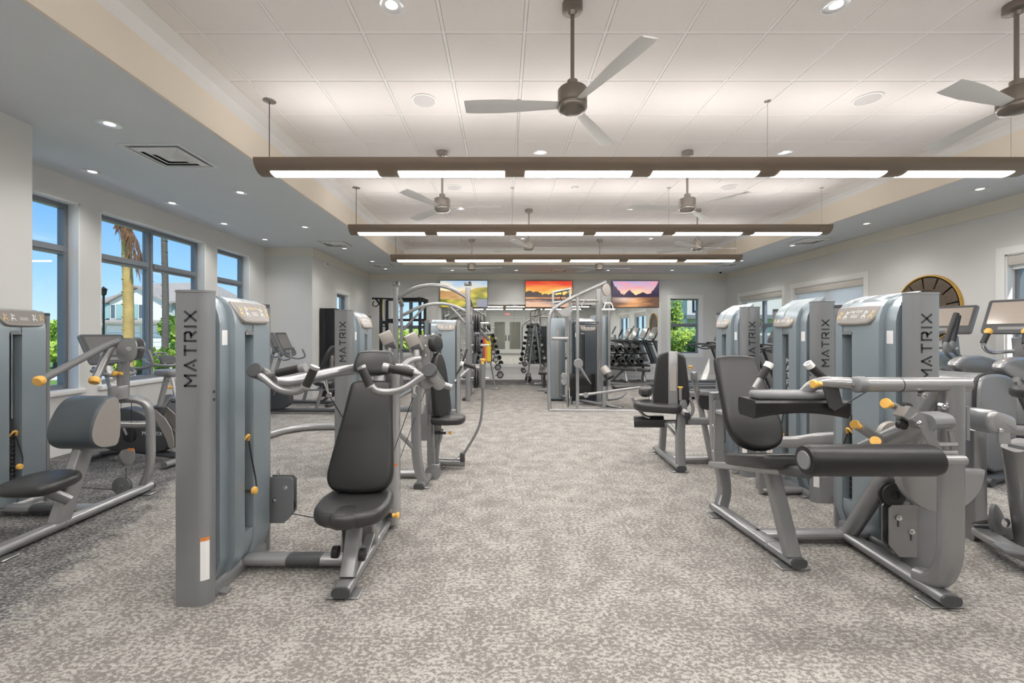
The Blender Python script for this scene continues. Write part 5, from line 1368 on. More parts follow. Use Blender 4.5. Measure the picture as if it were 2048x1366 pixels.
# second blue-grey tower at the rear left, third slim one at the right
MB().bx(0.98, 1.30, q(9.3), q(9.65), 0.03, 1.72, 0.03).build('rear_shroud', M['shroud'], o)
MB().bx(1.115, 1.165, q(9.3)-0.012, q(9.3), 0.12, 1.5, 0.004).build('rear_slot', M['taupe'], o)
MB().bx(1.86, 2.20, q(9.35), q(9.6), 0.03, 1.78, 0.03).build('side_shroud', M['shroud'], o)
lettering(MB(), 'MATRIX', V(1.14, q(9.3)-0.0135, 1.36), V(0, 0, 1), V(-1, 0, 0), 0.03).build('lettering', M['white'], o, flat=True)
# pulleys, cables, grips
for (px, py, y9, r_, mt) in ((1157, 727, 8.0, 0.085, M['lsilver']), (1128, 752, 8.05, 0.055, M['lsilver']), (1128, 764, 8.05, 0.055, M['lsilver'])):
    MB().lathe(W(px, py, y9), (0, -1, 0), [(r_, -0.02), (r_*1.02, 0), (r_*0.9, 0.012), (0.001, 0.014)], 24).build('pulley_cover', mt, o)
MB().box(W(1128, 758, 8.07), (0.11, 0.02, 0.12), 0.008).build('pulley_plate', M['lsilver'], o)
cable(o, [W(1126, 770, 8.1), W(1126, 818, 8.1)]); cable(o, [W(1149, 726, 8.0), W(1180, 758, 8.0)])
wt('swivel_arm', [(1160, 734, 8.0), (1170, 750, 8.0), (1182, 768, 8.0)], 0.022, M['grey'], taper=(1.4, 0.4))
wt('strap', [(1137, 780, 8.05), (1137, 812, 8.05)], 0.02, M['rubber'], 0.008)
MB().tube([W(1206, 736, 8.5), W(1219, 752, 8.4)], 0.085, n=22).build('foam_roller', M['taupe'], o)
MB().tube([W(1216, 748, 8.42), W(1220, 756, 8.38)], 0.087, n=22).build('roller_end', M['vinylg'], o)
wt('roller_stem', [(1210, 762, 8.45), (1210, 772, 8.5)], 0.03, M['rubber'])
pad(o, 'bench_pad', W(1270, 772, 8.6), (1, 0, 0.09), (0, 1, 0), rrect(0.84, 0.30, 0.06), 0.075, M['vinylg'], 0.02)
wt('seat_beam', [(1158, 790, yA), (1180, 788, yA), (1300, 772, 8.5)], 0.06, SL, 0.05, fillet=0.08)
wt('seat_beam_hub', [(1172, 790, 8.05), (1172, 790, 8.2)], 0.05, S)
wt('bench_leg', [(1300, 778, 8.6), (1302, 822, 8.3)], 0.06, SL, 0.05, up=(0, 1, 0))
wt('foot_tube', [(1216, 800, 8.8), (1240, 797, 9.0), (1252, 786, 9.2)], 0.022, S, fillet=0.2)
wt('rear_base', [(1100, 784, 9.7), (1140, 796, 9.0), (1245, 816, 8.4)], 0.08, S, 0.05)
wt('rear_foot', [(1090, 784, 9.75), (1102, 785, 9.7)], 0.09, M['dark'], 0.06)
# lat bar stirrup
wt('lat_handle', [(1204, 619, 8.0), (1230, 619, 8.0)], 0.016, M['trim'])
wt('lat_handle', [(1207, 619, 8.0), (1211, 606, 8.0), (1223, 606, 8.0), (1227, 619, 8.0)], 0.010, M['trim'], fillet=0.02)
# pull-up frame at the rear
for px in (1106, 1140):
    wt('rear_upright', [(px, 790, 9.8), (px, 575 if px > 1120 else 583, 9.8)], 0.05, SL, 0.05, up=(0, 1, 0), r=0.01)
wt('rear_top_bar', [(1106, 585, 9.8), (1140, 578, 9.8)], 0.03, SL); wt('rear_top_bar', [(1106, 606, 9.8), (1140, 601, 9.8)], 0.03, SL)
for px in (1122, 1134):
    wt('hook', [(px, 580, 9.8), (px+3, 588, 9.75), (px-2, 597, 9.75), (px+2, 602, 9.75)], 0.012, M['rubber'], fillet=0.05)

# ------------------------------------------------------------------ half rack with arched cross members
o = thing('power_rack', 'silver power rack with two arched top beams in the middle distance', 'rack', (-1.5, q(9.6), 0))
yf, yr_ = 9.3, 10.1
for px in (791.5, 936):
    wt('upright', [(px, 802, yf), (px, 575, yf)], 0.10, SL, 0.07, up=(0, 1, 0), r=0.012)
    x_ = W(px, 0, yf).x
    for k_ in range(13):
        z_ = 0.75 + k_*0.11
        MB().cyl((x_+0.045 if px < 900 else x_-0.045, q(yf)-0.02, z_), (x_+0.10 if px < 900 else x_-0.10, q(yf)-0.02, z_), 0.009, 8).build('numbered_stop', M['chrome'], o)
    MB().box(W(px, 568, yf), (0.15, 0.12, 0.07), 0.012).build('upright_cap', SL, o)
    MB().box(W(px+4, 566, yf)-V(0, 0.05, 0), (0.05, 0.06, 0.05), 0.006).build('cap_clamp', M['dark'], o)
    wt('foot_rail', [(px-6, 800, 9.4), V(x_, q(10.9), 0.045)], 0.10, SL, 0.07)
    wt('foot_cap', [(px-7, 800, 9.36), (px-6, 800, 9.4)], 0.11, M['dark'], 0.08)
for px in (803, 942):
    x_ = W(px, 0, yr_).x
    MB().tube([(x_, q(yr_), 0.03), (x_, q(yr_), 2.15)], 0.06, 0.06, up=(0, 1, 0), r=0.01).build('rear_upright', SL, o)
wt('arched_beam', [(797, 594, yf), (832, 574, yf), (868, 569, yf), (902, 576, yf), (932, 594, yf)], 0.075, SL, 0.07, fillet=0.3, r=0.02)
wt('arched_beam', [(806, 630, yr_), (845, 611, yr_), (880, 606, yr_), (912, 612, yr_), (944, 630, yr_)], 0.075, SL, 0.07, fillet=0.3, r=0.02)
wt('roof_strut', [(795, 592, yf), (804, 610, yr_)], 0.05, SL); wt('roof_strut', [(934, 592, yf), (943, 610, yr_)], 0.05, SL)
wt('diagonal_brace', [(852, 610, yr_), (806, 660, yr_)], 0.06, SL, 0.05, r=0.015); wt('diagonal_brace', [(898, 610, yr_), (944, 660, yr_)], 0.06, SL, 0.05, r=0.015)
for z_ in (0.45, 1.15, 1.62):
    MB().cyl((W(936, 0, yf).x, q(9.6), z_), (W(936, 0, yf).x+0.42, q(9.6), z_), 0.022, 10).build('plate_horn', M['chrome'], o)
px0 = W(936, 0, yf).x
wt('bar_hook', [(804, 700, 9.25), (815, 700, 9.25)], 0.03, M['dark']); wt('bar_hook', [(924, 700, 9.25), (914, 700, 9.25)], 0.03, M['dark'])
wt('back_strut', [(948, 650, yr_), (978, 680, 10.6)], 0.04, SL)
k_ = 0
for z_, rs in ((0.45, (0.22, 0.22, 0.20, 0.20)), (1.15, (0.17, 0.17, 0.14)), (1.62, (0.20, 0.20, 0.20))):
    nm = {0.45: 'lowest', 1.15: 'middle', 1.62: 'top'}[z_]
    for i, r_ in enumerate(rs):
        x_ = px0 + 0.10 + i*0.052
        p_ = thing('weight_plate', 'black iron weight plate on the %s horn of the power rack, %s from the upright' % (nm, ('first', 'second', 'third', 'fourth')[i]), 'weight plate', (x_, q(9.6), z_-r_), group='weight plates on the power rack')
        MB().lathe((x_, q(9.6), z_), (1, 0, 0), [(0.024, 0), (r_*0.95, 0), (r_, 0.006), (r_, 0.03), (r_*0.9, 0.036), (r_*0.84, 0.024), (0.07, 0.024), (0.06, 0.034), (0.024, 0.034), (0.024, 0)], 28).build('disc', M['plate'], p_)

# ------------------------------------------------------------------ black rig with straps in the back left corner
o = thing('pull_up_rig', 'black steel pull-up rig with hanging straps before the far back window', 'rig', (-2.7, q(12.3), 0))
yg = 12.5
for px in (762, 774, 840, 850):
    y9 = yg if px in (762, 840) else 12.9
    x_ = W(px, 0, y9).x
    mb = MB().tube([(x_, q(y9), 0), (x_, q(y9), 2.36)], 0.075, 0.075, up=(0, 1, 0), r=0.006); u_ = mb.build('post', M['rack'], o)
    hb = MB()
    for k_ in range(28): hb.lathe((x_, q(y9)-0.0385, 0.3+k_*0.07), (0, -1, 0), [(0.011, 0), (0.011, 0.001), (0.001, 0.001)], 8)
    hb.build('post_holes', M['lsilver'], u_)
    MB().box((x_, q(y9), 0.008), (0.16, 0.16, 0.016), 0.003).build('base_plate', M['rack'], u_)
wt('top_bar', [(744, 597, yg), (846, 597, yg)], 0.026, M['rack']); wt('top_bar', [(774, 600, 12.9), (852, 600, 12.9)], 0.026, M['rack'])
wt('cross_member', [(774, 640, 12.9), (850, 640, 12.9)], 0.07, M['rack'], 0.07, r=0.005)
wt('cross_member', [(762, 645, yg), (774, 645, 12.9)], 0.05, M['rack']); wt('cross_member', [(840, 645, yg), (850, 645, 12.9)], 0.05, M['rack'])
wt('gusset', [(752, 598, yg), (762, 612, yg)], 0.03, M['rack'])
wt('dip_horn', [(774, 645, 12.4), (788, 643, 11.9)], 0.03, M['rack']); MB().box(W(786, 642, 11.9), (0.10, 0.10, 0.12), 0.01).build('pad_block', M['rack'], o)
wt('kettle_hook', [(748, 602, yg), (744, 610, yg), (752, 614, yg), (758, 608, yg)], 0.014, M['rack'], fillet=0.05)
for px, py in ((838, 598), (847, 600), (853, 602)):
    MB().box(W(px, py, yg), (0.09, 0.10, 0.10), 0.015).build('top_bracket', M['rack'], o)
st = thing('suspension_strap', 'yellow and black suspension straps hanging on the black rig', 'strap', W(767, 660, 12.35))
MB().tube([W(766, 598, 12.4), W(765, 612, 12.4), W(765, 634, 12.38)], 0.03, 0.008).build('yellow_webbing', M['strapy'], st)
MB().tube([W(768, 600, 12.4), W(769, 620, 12.4), W(770, 642, 12.36)], 0.02, 0.008).build('black_webbing', M['rubber'], st)
MB().tube([W(764, 634, 12.36), W(762, 650, 12.36), W(770, 654, 12.36), W(772, 642, 12.36)], 0.014, fillet=0.05).build('foot_loop', M['rubber'], st)
cb = thing('tall_cabinet', 'tall black cabinet against the left wall beside the far silver tower', 'cabinet', (-3.85, q(10.0), 0))
MB().bx(-4.04, -3.72, q(9.95), q(10.75), 0.06, 1.96, 0.006).build('body', M['rack'], cb)
MB().bx(-3.72, -3.695, q(9.97), q(10.34), 0.08, 1.94, 0.004).build('door', M['dark'], cb); MB().bx(-3.72, -3.695, q(10.36), q(10.73), 0.08, 1.94, 0.004).build('door', M['dark'], cb)
MB().bx(-4.02, -3.74, q(9.97), q(10.73), 0, 0.06).build('plinth', M['black'], cb, flat=True)
MB().bx(-4.0, -3.9, q(9.95)-0.012, q(9.95), 0.1, 1.94).build('side_strip', M['black'], cb, flat=True)

# ------------------------------------------------------------------ dumbbells
def dumbbell_parts(o, r, L, hexa=True, num=None):
    n = 6 if hexa else 20
    for s_ in (-1, 1):
        h = MB().lathe((0, s_*L*0.16, 0), (0, s_, 0), [(0.02, 0), (r*0.82, 0.0), (r, 0.012), (r, L*0.30), (r*0.82, L*0.34), (r*0.55, L*0.34)], n)
        hd_ = h.build('head', M['rubber'], o)
        if s_ < 0:
            MB().lathe((0, s_*(L*0.5+0.0005), 0), (0, s_, 0), [(r*0.66, 0), (r*0.66, 0.002), (r*0.58, 0.002), (r*0.58, 0)], 18).build('face_ring', M['grey'], hd_)
            if num: MB().text(num, (0, -(L*0.5+0.002), 0), (1, 0, 0), (0, 0, 1), r*0.95, 0.001).build('numerals', M['white'], hd_, flat=True)
    MB().cyl((0, -L*0.2, 0), (0, L*0.2, 0), 0.015, 10).build('handle', M['chrome'], o)
protos = {}
def dumbbell(x, y, z, r, L, num, label, group, hexa=True):
    key = (round(r, 3), num, hexa)
    if key in protos:
        return dup(protos[key], (x, y, z), label=label, group=group)
    o = thing('dumbbell', label, 'dumbbell', (x, y, z), world=False, group=group)
    dumbbell_parts(o, r, L, hexa, num); protos[key] = o
    return o
def a_rack(cx, y9, ztop, zbot, ht, hb, n, nums, label, dlabel, group, r0, r1):
    y = q(y9)
    o = thing('dumbbell_rack', label, 'rack', (cx, y, 0))
    lt, lb = max(0.022, ht-r0-0.03), hb-r1-0.035
    for yy in (y-0.09, y+0.09):
        for s_ in (-1, 1):
            MB().tube([(cx+s_*lt, yy, ztop+0.05), (cx+s_*lb, yy, 0.03)], 0.035, 0.03, r=0.006).build('leg', M['silver'], o)
    MB().box((cx, y, ztop+0.07), (2*ht+0.06, 0.26, 0.05), 0.008).build('top_tray', M['silver'], o)
    for s_ in (-1, 1):
        MB().box((cx+s_*lb, y, 0.015), (0.12, 0.34, 0.03), 0.006).build('foot', M['silver'], o)
    for i in range(n):
        f = i/(n-1); z = ztop+(zbot-ztop)*f; hx = ht+(hb-ht)*f; r = r0+(r1-r0)*f
        for s_ in (-1, 1):
            sup = MB()
            lx_ = lt+(lb-lt)*f
            sup.tube([(cx+s_*lx_, y-0.09, z-0.025), (cx+s_*lx_, y+0.09, z-0.025)], 0.008, n=6)
            sup.tube([(cx+s_*lx_, y, z-0.025), (cx+s_*hx, y, z-0.024), (cx+s_*(hx+0.03), y, z-0.006)], 0.009, n=6)
            sup.build('saddle', M['dark'], o)
            ord_ = ('top', 'second', 'third', 'fourth', 'fifth', 'sixth', 'seventh', 'eighth')[i]
            dumbbell(cx+s_*hx, y, z, r, 0.24+0.10*f, nums[i], dlabel % (ord_, 'window' if s_ < 0 else 'aisle'), group)
a_rack(-0.50, 11.4, 1.33, 0.36, 0.16, 0.44, 6, ('5', '8', '10', '12', '15', '20'), 'A-frame dumbbell rack beside the hanging yellow bands',
       'black hex dumbbell, %s row, %s side of the rack with bands', 'dumbbells on the rack with bands', 0.062, 0.092)
a_rack(0.90, 12.5, 1.62, 0.38, 0.07, 0.32, 8, ('1', '2', '3', '4', '5', '6', '8', '10'), 'narrow A-frame dumbbell rack left of the cable station',
       'small black dumbbell, %s row, %s side of the narrow rack', 'dumbbells on the narrow rack', 0.048, 0.072)
for (px, mt, nm) in ((966, 'strapr', 'red-brown'), (970, 'strapo', 'orange'), (974, 'strapy', 'yellow'), (978, 'strapy', 'outermost yellow')):
    b_ = MB().tube([W(px, 672, 11.1), W(px+0.8, 700, 11.1), W(px+1, 722, 11.1), W(px+3, 724, 11.1), W(px+3, 700, 11.1), W(px+1.5, 672, 11.1)], 0.02, 0.006, up=(0, 1, 0), fillet=0.06)
    ob = tag(b_.build('resistance_band', M[mt]), '%s loop band hanging in front of the A-frame dumbbell rack' % nm, 'resistance band', 'loop bands on the dumbbell rack')
# two-tier rack under the mirror
o = thing('dumbbell_shelf_rack', 'two-tier rack of big round dumbbells below the mirror behind a bench', 'rack', (3.2, q(13.1), 0))
for z_, y9 in ((0.82, 13.22), (0.48, 12.92)):
    MB().slab((3.2, q(y9), z_), (1, 0, 0), Vector((0, 1, 0.12)).normalized(), rrect(2.0, 0.30, 0.01), 0.03).build('shelf', M['rack'], o, flat=True)
for x_ in (2.49, 3.54, 4.06):
    MB().tube([(x_, q(12.8), 0.03), (x_, q(13.02), 0.45), (x_, q(13.3), 0.86)], 0.07, 0.05, up=(0, 1, 0), fillet=0.1, r=0.01).build('upright', M['silver'], o)
    MB().tube([(x_, q(12.6), 0.03), (x_, q(13.4), 0.03)], 0.07, 0.05, r=0.01).build('foot', M['silver'], o)
for z_, y9, nm in ((0.96, 13.22, 'upper'), (0.62, 12.92, 'lower')):
    for i in range(7):
        dumbbell(2.36+i*0.262, q(y9), z_, 0.085, 0.34, None, 'big round black dumbbell on the %s shelf, %s from its wall end' % (nm, ('seventh', 'sixth', 'fifth', 'fourth', 'third', 'second', 'first')[i]), 'round dumbbells on the two-tier rack', hexa=False)
# benches
def bench(label, loc, rz, mt=None):
    o = thing('weight_bench', label, 'bench', loc, rz, world=False)
    pad(o, 'seat_pad', V(0, -0.42, 0.44), (1, 0, 0), (0, 1, 0.05), rrect(0.28, 0.34, 0.05), 0.07, M['vinylg'], 0.02)
    pad(o, 'back_pad', V(0, 0.20, 0.46), (1, 0, 0), (0, 1, 0.06), smooth_poly([(-0.13, -0.42), (0.13, -0.42), (0.14, 0.3), (0.10, 0.42), (-0.10, 0.42), (-0.14, 0.3)], 1), 0.07, M['vinylg'], 0.02)
    MB().tube([(0, -0.6, 0.05), (0, 0.62, 0.05)], 0.07, 0.06, r=0.012).build('base_rail', S, o)
    MB().tube([(-0.28, 0.62, 0.035), (0.28, 0.62, 0.035)], 0.06, 0.06, r=0.012).build('rear_foot', S, o)
    MB().tube([(-0.16, -0.6, 0.035), (0.16, -0.6, 0.035)], 0.06, 0.06, r=0.012).build('front_foot', S, o)
    MB().tube([(0, -0.36, 0.06), (0, -0.42, 0.40)], 0.07, 0.06, up=(0, 1, 0), r=0.01).build('post', M['dark'], o)
    MB().tube([(0, 0.45, 0.06), (0, 0.10, 0.42)], 0.06, 0.05, up=(0, 1, 0), r=0.01).build('post', M['dark'], o)
    return o
bench('flat black bench with silver legs in front of the round dumbbells', (3.34, q(12.05), 0), R(66))
bench('black bench standing end-on before the narrow dumbbell rack', (1.07, q(11.5), 0), R(-6))
kb0 = None
for i, (x_, y9) in enumerate(((0.74, 12.9), (1.42, 12.9))):
    if kb0 is None:
        kb0 = thing('kettlebell', 'black kettlebell on the carpet at the window side of the narrow dumbbell rack', 'kettlebell', (x_, q(y9), 0), world=False, group='kettlebells by the narrow rack')
        MB().ball((0, 0, 0.10), 0.10, 16, (1, 1, 1)).build('bell', M['rubber'], kb0)
        MB().tube([(-0.06, 0, 0.16), (-0.055, 0, 0.26), (0.055, 0, 0.26), (0.06, 0, 0.16)], 0.016, fillet=0.05).build('handle', M['rubber'], kb0)
    else: dup(kb0, (x_, q(y9), 0), label='black kettlebell on the carpet, cable station side of the narrow dumbbell rack')
# ------------------------------------------------------------------ cardio machines (built facing +Y, then turned)
def console(o, c, w_, h, tilt, scr, th=0.045):
    u = V(1, 0, 0); v = V(0, math.sin(tilt), math.cos(tilt)); n = u.cross(v)
    b_ = MB().slab(c - n*th/2 if True else c, u, v, rrect(w_, h, 0.03), th, edge=0.014).build('console', M['grey'], o)
    MB().slab(c + n*(th/2+0.0), u, v, rrect(w_*0.97, h*0.95, 0.022), 0.004).build('bezel', M['dark'], b_, flat=True)
    MB().slab(c + n*(th/2+0.004) + v*h*0.08, u, v, rrect(w_*0.86, h*0.64, 0.006), 0.003).build('screen', scr, b_, flat=True)
    MB().slab(c + n*(th/2+0.004) - v*h*0.37, u, v, rrect(w_*0.5, h*0.09, 0.008), 0.004).build('button_strip', M['grey'], b_, flat=True)
    return b_

def upright_bike(label, loc, rz):
    o = thing('upright_bike', label, 'exercise bike', loc, rz, world=False)
    body = smooth_poly([(-0.42, 0.10), (0.38, 0.10), (0.46, 0.22), (0.40, 0.42), (0.22, 0.60), (-0.02, 0.56), (-0.20, 0.46), (-0.40, 0.30)], 2)
    MB().slab((0.07, 0, 0), (0, -1, 0), (0, 0, 1), [(-a, z) for a, z in body], 0.14, edge=0.02).build('body', M['dark'], o)
    for s_ in (-1, 1):
        acc = smooth_poly([(0.20, 0.62), (0.44, 0.44), (0.50, 0.20), (0.44, 0.14), (0.38, 0.30), (0.24, 0.50)], 1)
        MB().slab((s_*0.072-0.004, 0, 0), (0, 1, 0), (0, 0, 1), [(-a, z) for a, z in acc], 0.008).build('side_accent', M['taupe'], o, flat=True)
        MB().lathe((s_*0.07, 0.06, 0.30), (s_, 0, 0), [(0.085, 0), (0.085, 0.008), (0.075, 0.012), (0.001, 0.012)], 24).build('crank_ring', M['rubber'], o)
        MB().tube([(s_*0.10, 0.06, 0.30), (s_*0.11, 0.06+s_*-0.06, 0.30-s_*0.15)], 0.03, 0.014).build('crank', M['lsilver'], o)
        MB().box((s_*0.17, 0.06-s_*0.06, 0.30-s_*0.15), (0.10, 0.09, 0.03), 0.008).build('pedal', M['rubber'], o)
        t_ = lettering(MB(), 'MATRIX', V(s_*0.0715, -0.22, 0.32), V(0, s_, 0), V(0, 0, 1), 0.035, depth=0.001).build('lettering', M['white'], o, flat=True)
    MB().tube([(-0.25, 0.48, 0.045), (0.25, 0.48, 0.045)], 0.08, 0.06).build('front_foot', M['dark'], o)
    MB().tube([(-0.25, -0.55, 0.045), (0.25, -0.55, 0.045)], 0.08, 0.06).build('rear_foot', M['grey'], o)
    MB().tube([(0, 0.48, 0.06), (0, 0.1, 0.12), (0, -0.55, 0.06)], 0.10, 0.06, fillet=0.1).build('base_rail', M['dark'], o)
    MB().cyl((0, -0.20, 0.42), (0, -0.235, 0.60), 0.055, 18).build('post_sleeve', M['dark'], o)
    MB().tube([(0, -0.22, 0.55), (0, -0.33, 0.93)], 0.055, 0.03, up=(0, 1, 0), r=0.006).build('seat_post', M['lsilver'], o)
    hs = MB()
    for k_ in range(9): hs.lathe((0, -0.252-0.010*k_, 0.60+0.035*k_), (0, 1, 0.29), [(0.007, 0.017), (0.007, 0.018), (0.001, 0.018)], 8)
    hs.build('post_holes', M['ink'], o)
    MB().slab((0, -0.36, 0.93), (1, 0, 0), (0, 1, 0), smooth_poly([(-0.04, 0.18), (0.04, 0.18), (0.13, -0.06), (0.12, -0.16), (-0.12, -0.16), (-0.13, -0.06)], 2), 0.075, edge=0.03).build('seat', M['grey'], o)
    knob(o, V(0.04, -0.28, 0.80), (1, 0, 0), 0.02, 0.05)
    MB().tube([(0, 0.26, 0.50), (0, 0.44, 1.08)], 0.09, 0.06, up=(0, 1, 0), r=0.02).build('mast', M['lsilver'], o)
    console(o, V(0, 0.44, 1.22), 0.46, 0.36, R(28), M['screen'])
    for s_ in (-1, 1):
        MB().tube([(s_*0.13, 0.44, 1.02), (s_*0.22, 0.30, 0.98), (s_*0.27, 0.12, 1.02), (s_*0.27, 0.20, 1.20)], 0.018, fillet=0.08).build('handlebar', M['grey'], o)
    MB().tube([(-0.2, 0.38, 1.0), (-0.16, 0.22, 0.94), (0.16, 0.22, 0.94), (0.2, 0.38, 1.0)], 0.02, fillet=0.1).build('handlebar', M['grey'], o)
    return o
upright_bike('upright exercise bike with big console behind the far left arm machine', (-3.98, q(4.95), 0), R(82))

def indoor_cycle(label, loc, rz):
    o = thing('indoor_cycle', label, 'exercise bike', loc, rz, world=False)
    MB().cyl((-0.02, 0.36, 0.30), (0.02, 0.36, 0.30), 0.24, 32, 0.008).build('flywheel', M['grey'], o)
    MB().tube([(0, 0.62, 0.06), (0, 0.30, 0.55), (0, -0.05, 0.35), (0, -0.45, 0.06)], 0.07, 0.05, fillet=0.15).build('frame', M['lsilver'], o)
    MB().tube([(0, 0.22, 0.45), (0, 0.36, 0.92)], 0.05, 0.035, up=(0, 1, 0)).build('handle_post', M['lsilver'], o)
    MB().tube([(0, -0.12, 0.32), (0, -0.28, 0.88)], 0.05, 0.035, up=(0, 1, 0)).build('seat_post', M['lsilver'], o)
    MB().slab((0, -0.32, 0.88), (1, 0, 0), (0, 1, 0), smooth_poly([(-0.03, 0.16), (0.03, 0.16), (0.11, -0.08), (0.09, -0.14), (-0.09, -0.14), (-0.11, -0.08)], 2), 0.06, edge=0.025).build('seat', M['vinylg'], o)
    MB().tube([(-0.20, 0.62, 1.05), (-0.22, 0.45, 0.98), (-0.10, 0.34, 0.95), (0.10, 0.34, 0.95), (0.22, 0.45, 0.98), (0.20, 0.62, 1.05)], 0.017, fillet=0.08).build('handlebar', M['grey'], o)
    MB().tube([(-0.06, 0.36, 0.96), (-0.07, 0.60, 1.12), (0.07, 0.60, 1.12), (0.06, 0.36, 0.96)], 0.015, fillet=0.05).build('aero_bar', M['grey'], o)
    MB().slab((0, 0.42, 1.02), (1, 0, 0), (0, 0.5, 0.86), rrect(0.2, 0.13, 0.02), 0.025, edge=0.008).build('console', M['dark'], o)
    knob(o, V(0.0, 0.30, 0.86), (0, -1, 0), 0.022, 0.04)
    for yy in (0.62, -0.45): MB().tube([(-0.24, yy, 0.035), (0.24, yy, 0.035)], 0.07, 0.05).build('foot', M['lsilver'], o)
    MB().cyl((-0.05, 0.02, 0.32), (0.05, 0.02, 0.32), 0.10, 24).build('chain_guard', M['dark'], o)
    for s_ in (-1, 1):
        MB().tube([(s_*0.06, 0.02, 0.32), (s_*0.07, 0.02, 0.32-s_*0.16)], 0.025, 0.012).build('crank', M['lsilver'], o)
        MB().box((s_*0.13, 0.02, 0.32-s_*0.16), (0.09, 0.08, 0.03), 0.008).build('pedal', M['rubber'], o)
    return o
indoor_cycle('indoor cycle with tall handlebars by the wide left window, behind the upright bike', (-4.35, q(6.2), 0), R(68))
indoor_cycle('indoor cycle beyond the tall front tower, by the narrow left window', (-4.45, q(7.05), 0), R(70))

def recumbent(label, loc, rz):
    o = thing('recumbent_bike', label, 'exercise bike', loc, rz, world=False)
    MB().tube([(0, -0.95, 0.06), (0, -0.5, 0.06), (0, 0.72, 0.06)], 0.09, 0.06).build('base_rail', M['dark'], o)
    MB().tube([(0, -0.55, 0.05), (0, -0.75, 0.10), (0, -0.90, 0.30), (0, -0.92, 0.55)], 0.09, 0.05, up=(0, 1, 0), fillet=0.2).build('seat_arch', M['dark'], o)
    MB().tube([(0, -0.30, 0.07), (0, -0.42, 0.48)], 0.07, 0.05, up=(0, 1, 0)).build('seat_post', M['silver'], o)
    MB().tube([(0, -0.95, 0.46), (0, 0.25, 0.40)], 0.06, 0.05).build('seat_rail', M['silver'], o)
    pad(o, 'seat', V(0, -0.50, 0.54), (1, 0, 0), (0, 1, 0.05), smooth_poly([(-0.21, -0.18), (0.21, -0.18), (0.16, 0.22), (-0.16, 0.22)], 2), 0.09, M['vinylg'], 0.035)
    bvv = Vector((0, -0.36, 1)).normalized()
    pad(o, 'backrest', V(0, -0.82, 0.88), (1, 0, 0), bvv, smooth_poly([(-0.18, -0.26), (0.18, -0.26), (0.20, 0.05), (0.12, 0.30), (-0.12, 0.30), (-0.20, 0.05)], 2), 0.06, M['vinylg'], 0.025)
    MB().box((0, -0.88, 0.82), (0.10, 0.05, 0.30), 0.012).build('back_bracket', M['silver'], o)
    MB().tube([(-0.30, -0.40, 0.62), (-0.28, -0.62, 0.56), (0.28, -0.62, 0.56), (0.30, -0.40, 0.62)], 0.016, fillet=0.08).build('side_handles', M['grey'], o)
    MB().slab((0.07, 0.42, 0), (0, -1, 0), (0, 0, 1), smooth_poly([(-0.30, 0.08), (0.30, 0.08), (0.28, 0.45), (0.05, 0.62), (-0.26, 0.40)], 2), 0.14, edge=0.02).build('drive_housing', M['dark'], o)
    for s_ in (-1, 1):
        MB().tube([(s_*0.08, 0.40, 0.34), (s_*0.09, 0.34, 0.34-s_*0.14)], 0.03, 0.014).build('crank', M['lsilver'], o)
        MB().box((s_*0.15, 0.34, 0.34-s_*0.14), (0.10, 0.09, 0.03), 0.008).build('pedal', M['rubber'], o)
    MB().tube([(0, 0.46, 0.58), (0, 0.30, 1.12)], 0.08, 0.05, up=(0, 1, 0)).build('mast', M['lsilver'], o)
    console(o, V(0, 0.27, 1.22), 0.36, 0.42, R(24), M['screen'])
    for s_ in (-1, 1):
        MB().tube([(s_*0.10, 0.30, 1.0), (s_*0.24, 0.14, 0.94), (s_*0.25, 0.0, 0.98), (s_*0.22, 0.05, 1.12)], 0.016, fillet=0.06).build('handlebar', M['grey'], o)
    for yy in (-0.92, 0.72): MB().tube([(-0.27, yy, 0.035), (0.27, yy, 0.035)], 0.08, 0.05).build('foot', M['dark'], o)
    return o
recumbent('recumbent bike with dark backrest seen past the front tower, the nearer of two', (-3.55, q(7.85), 0), R(88))
recumbent('recumbent bike farther back, its screen showing past the front tower', (-4.20, q(8.85), 0), R(84))

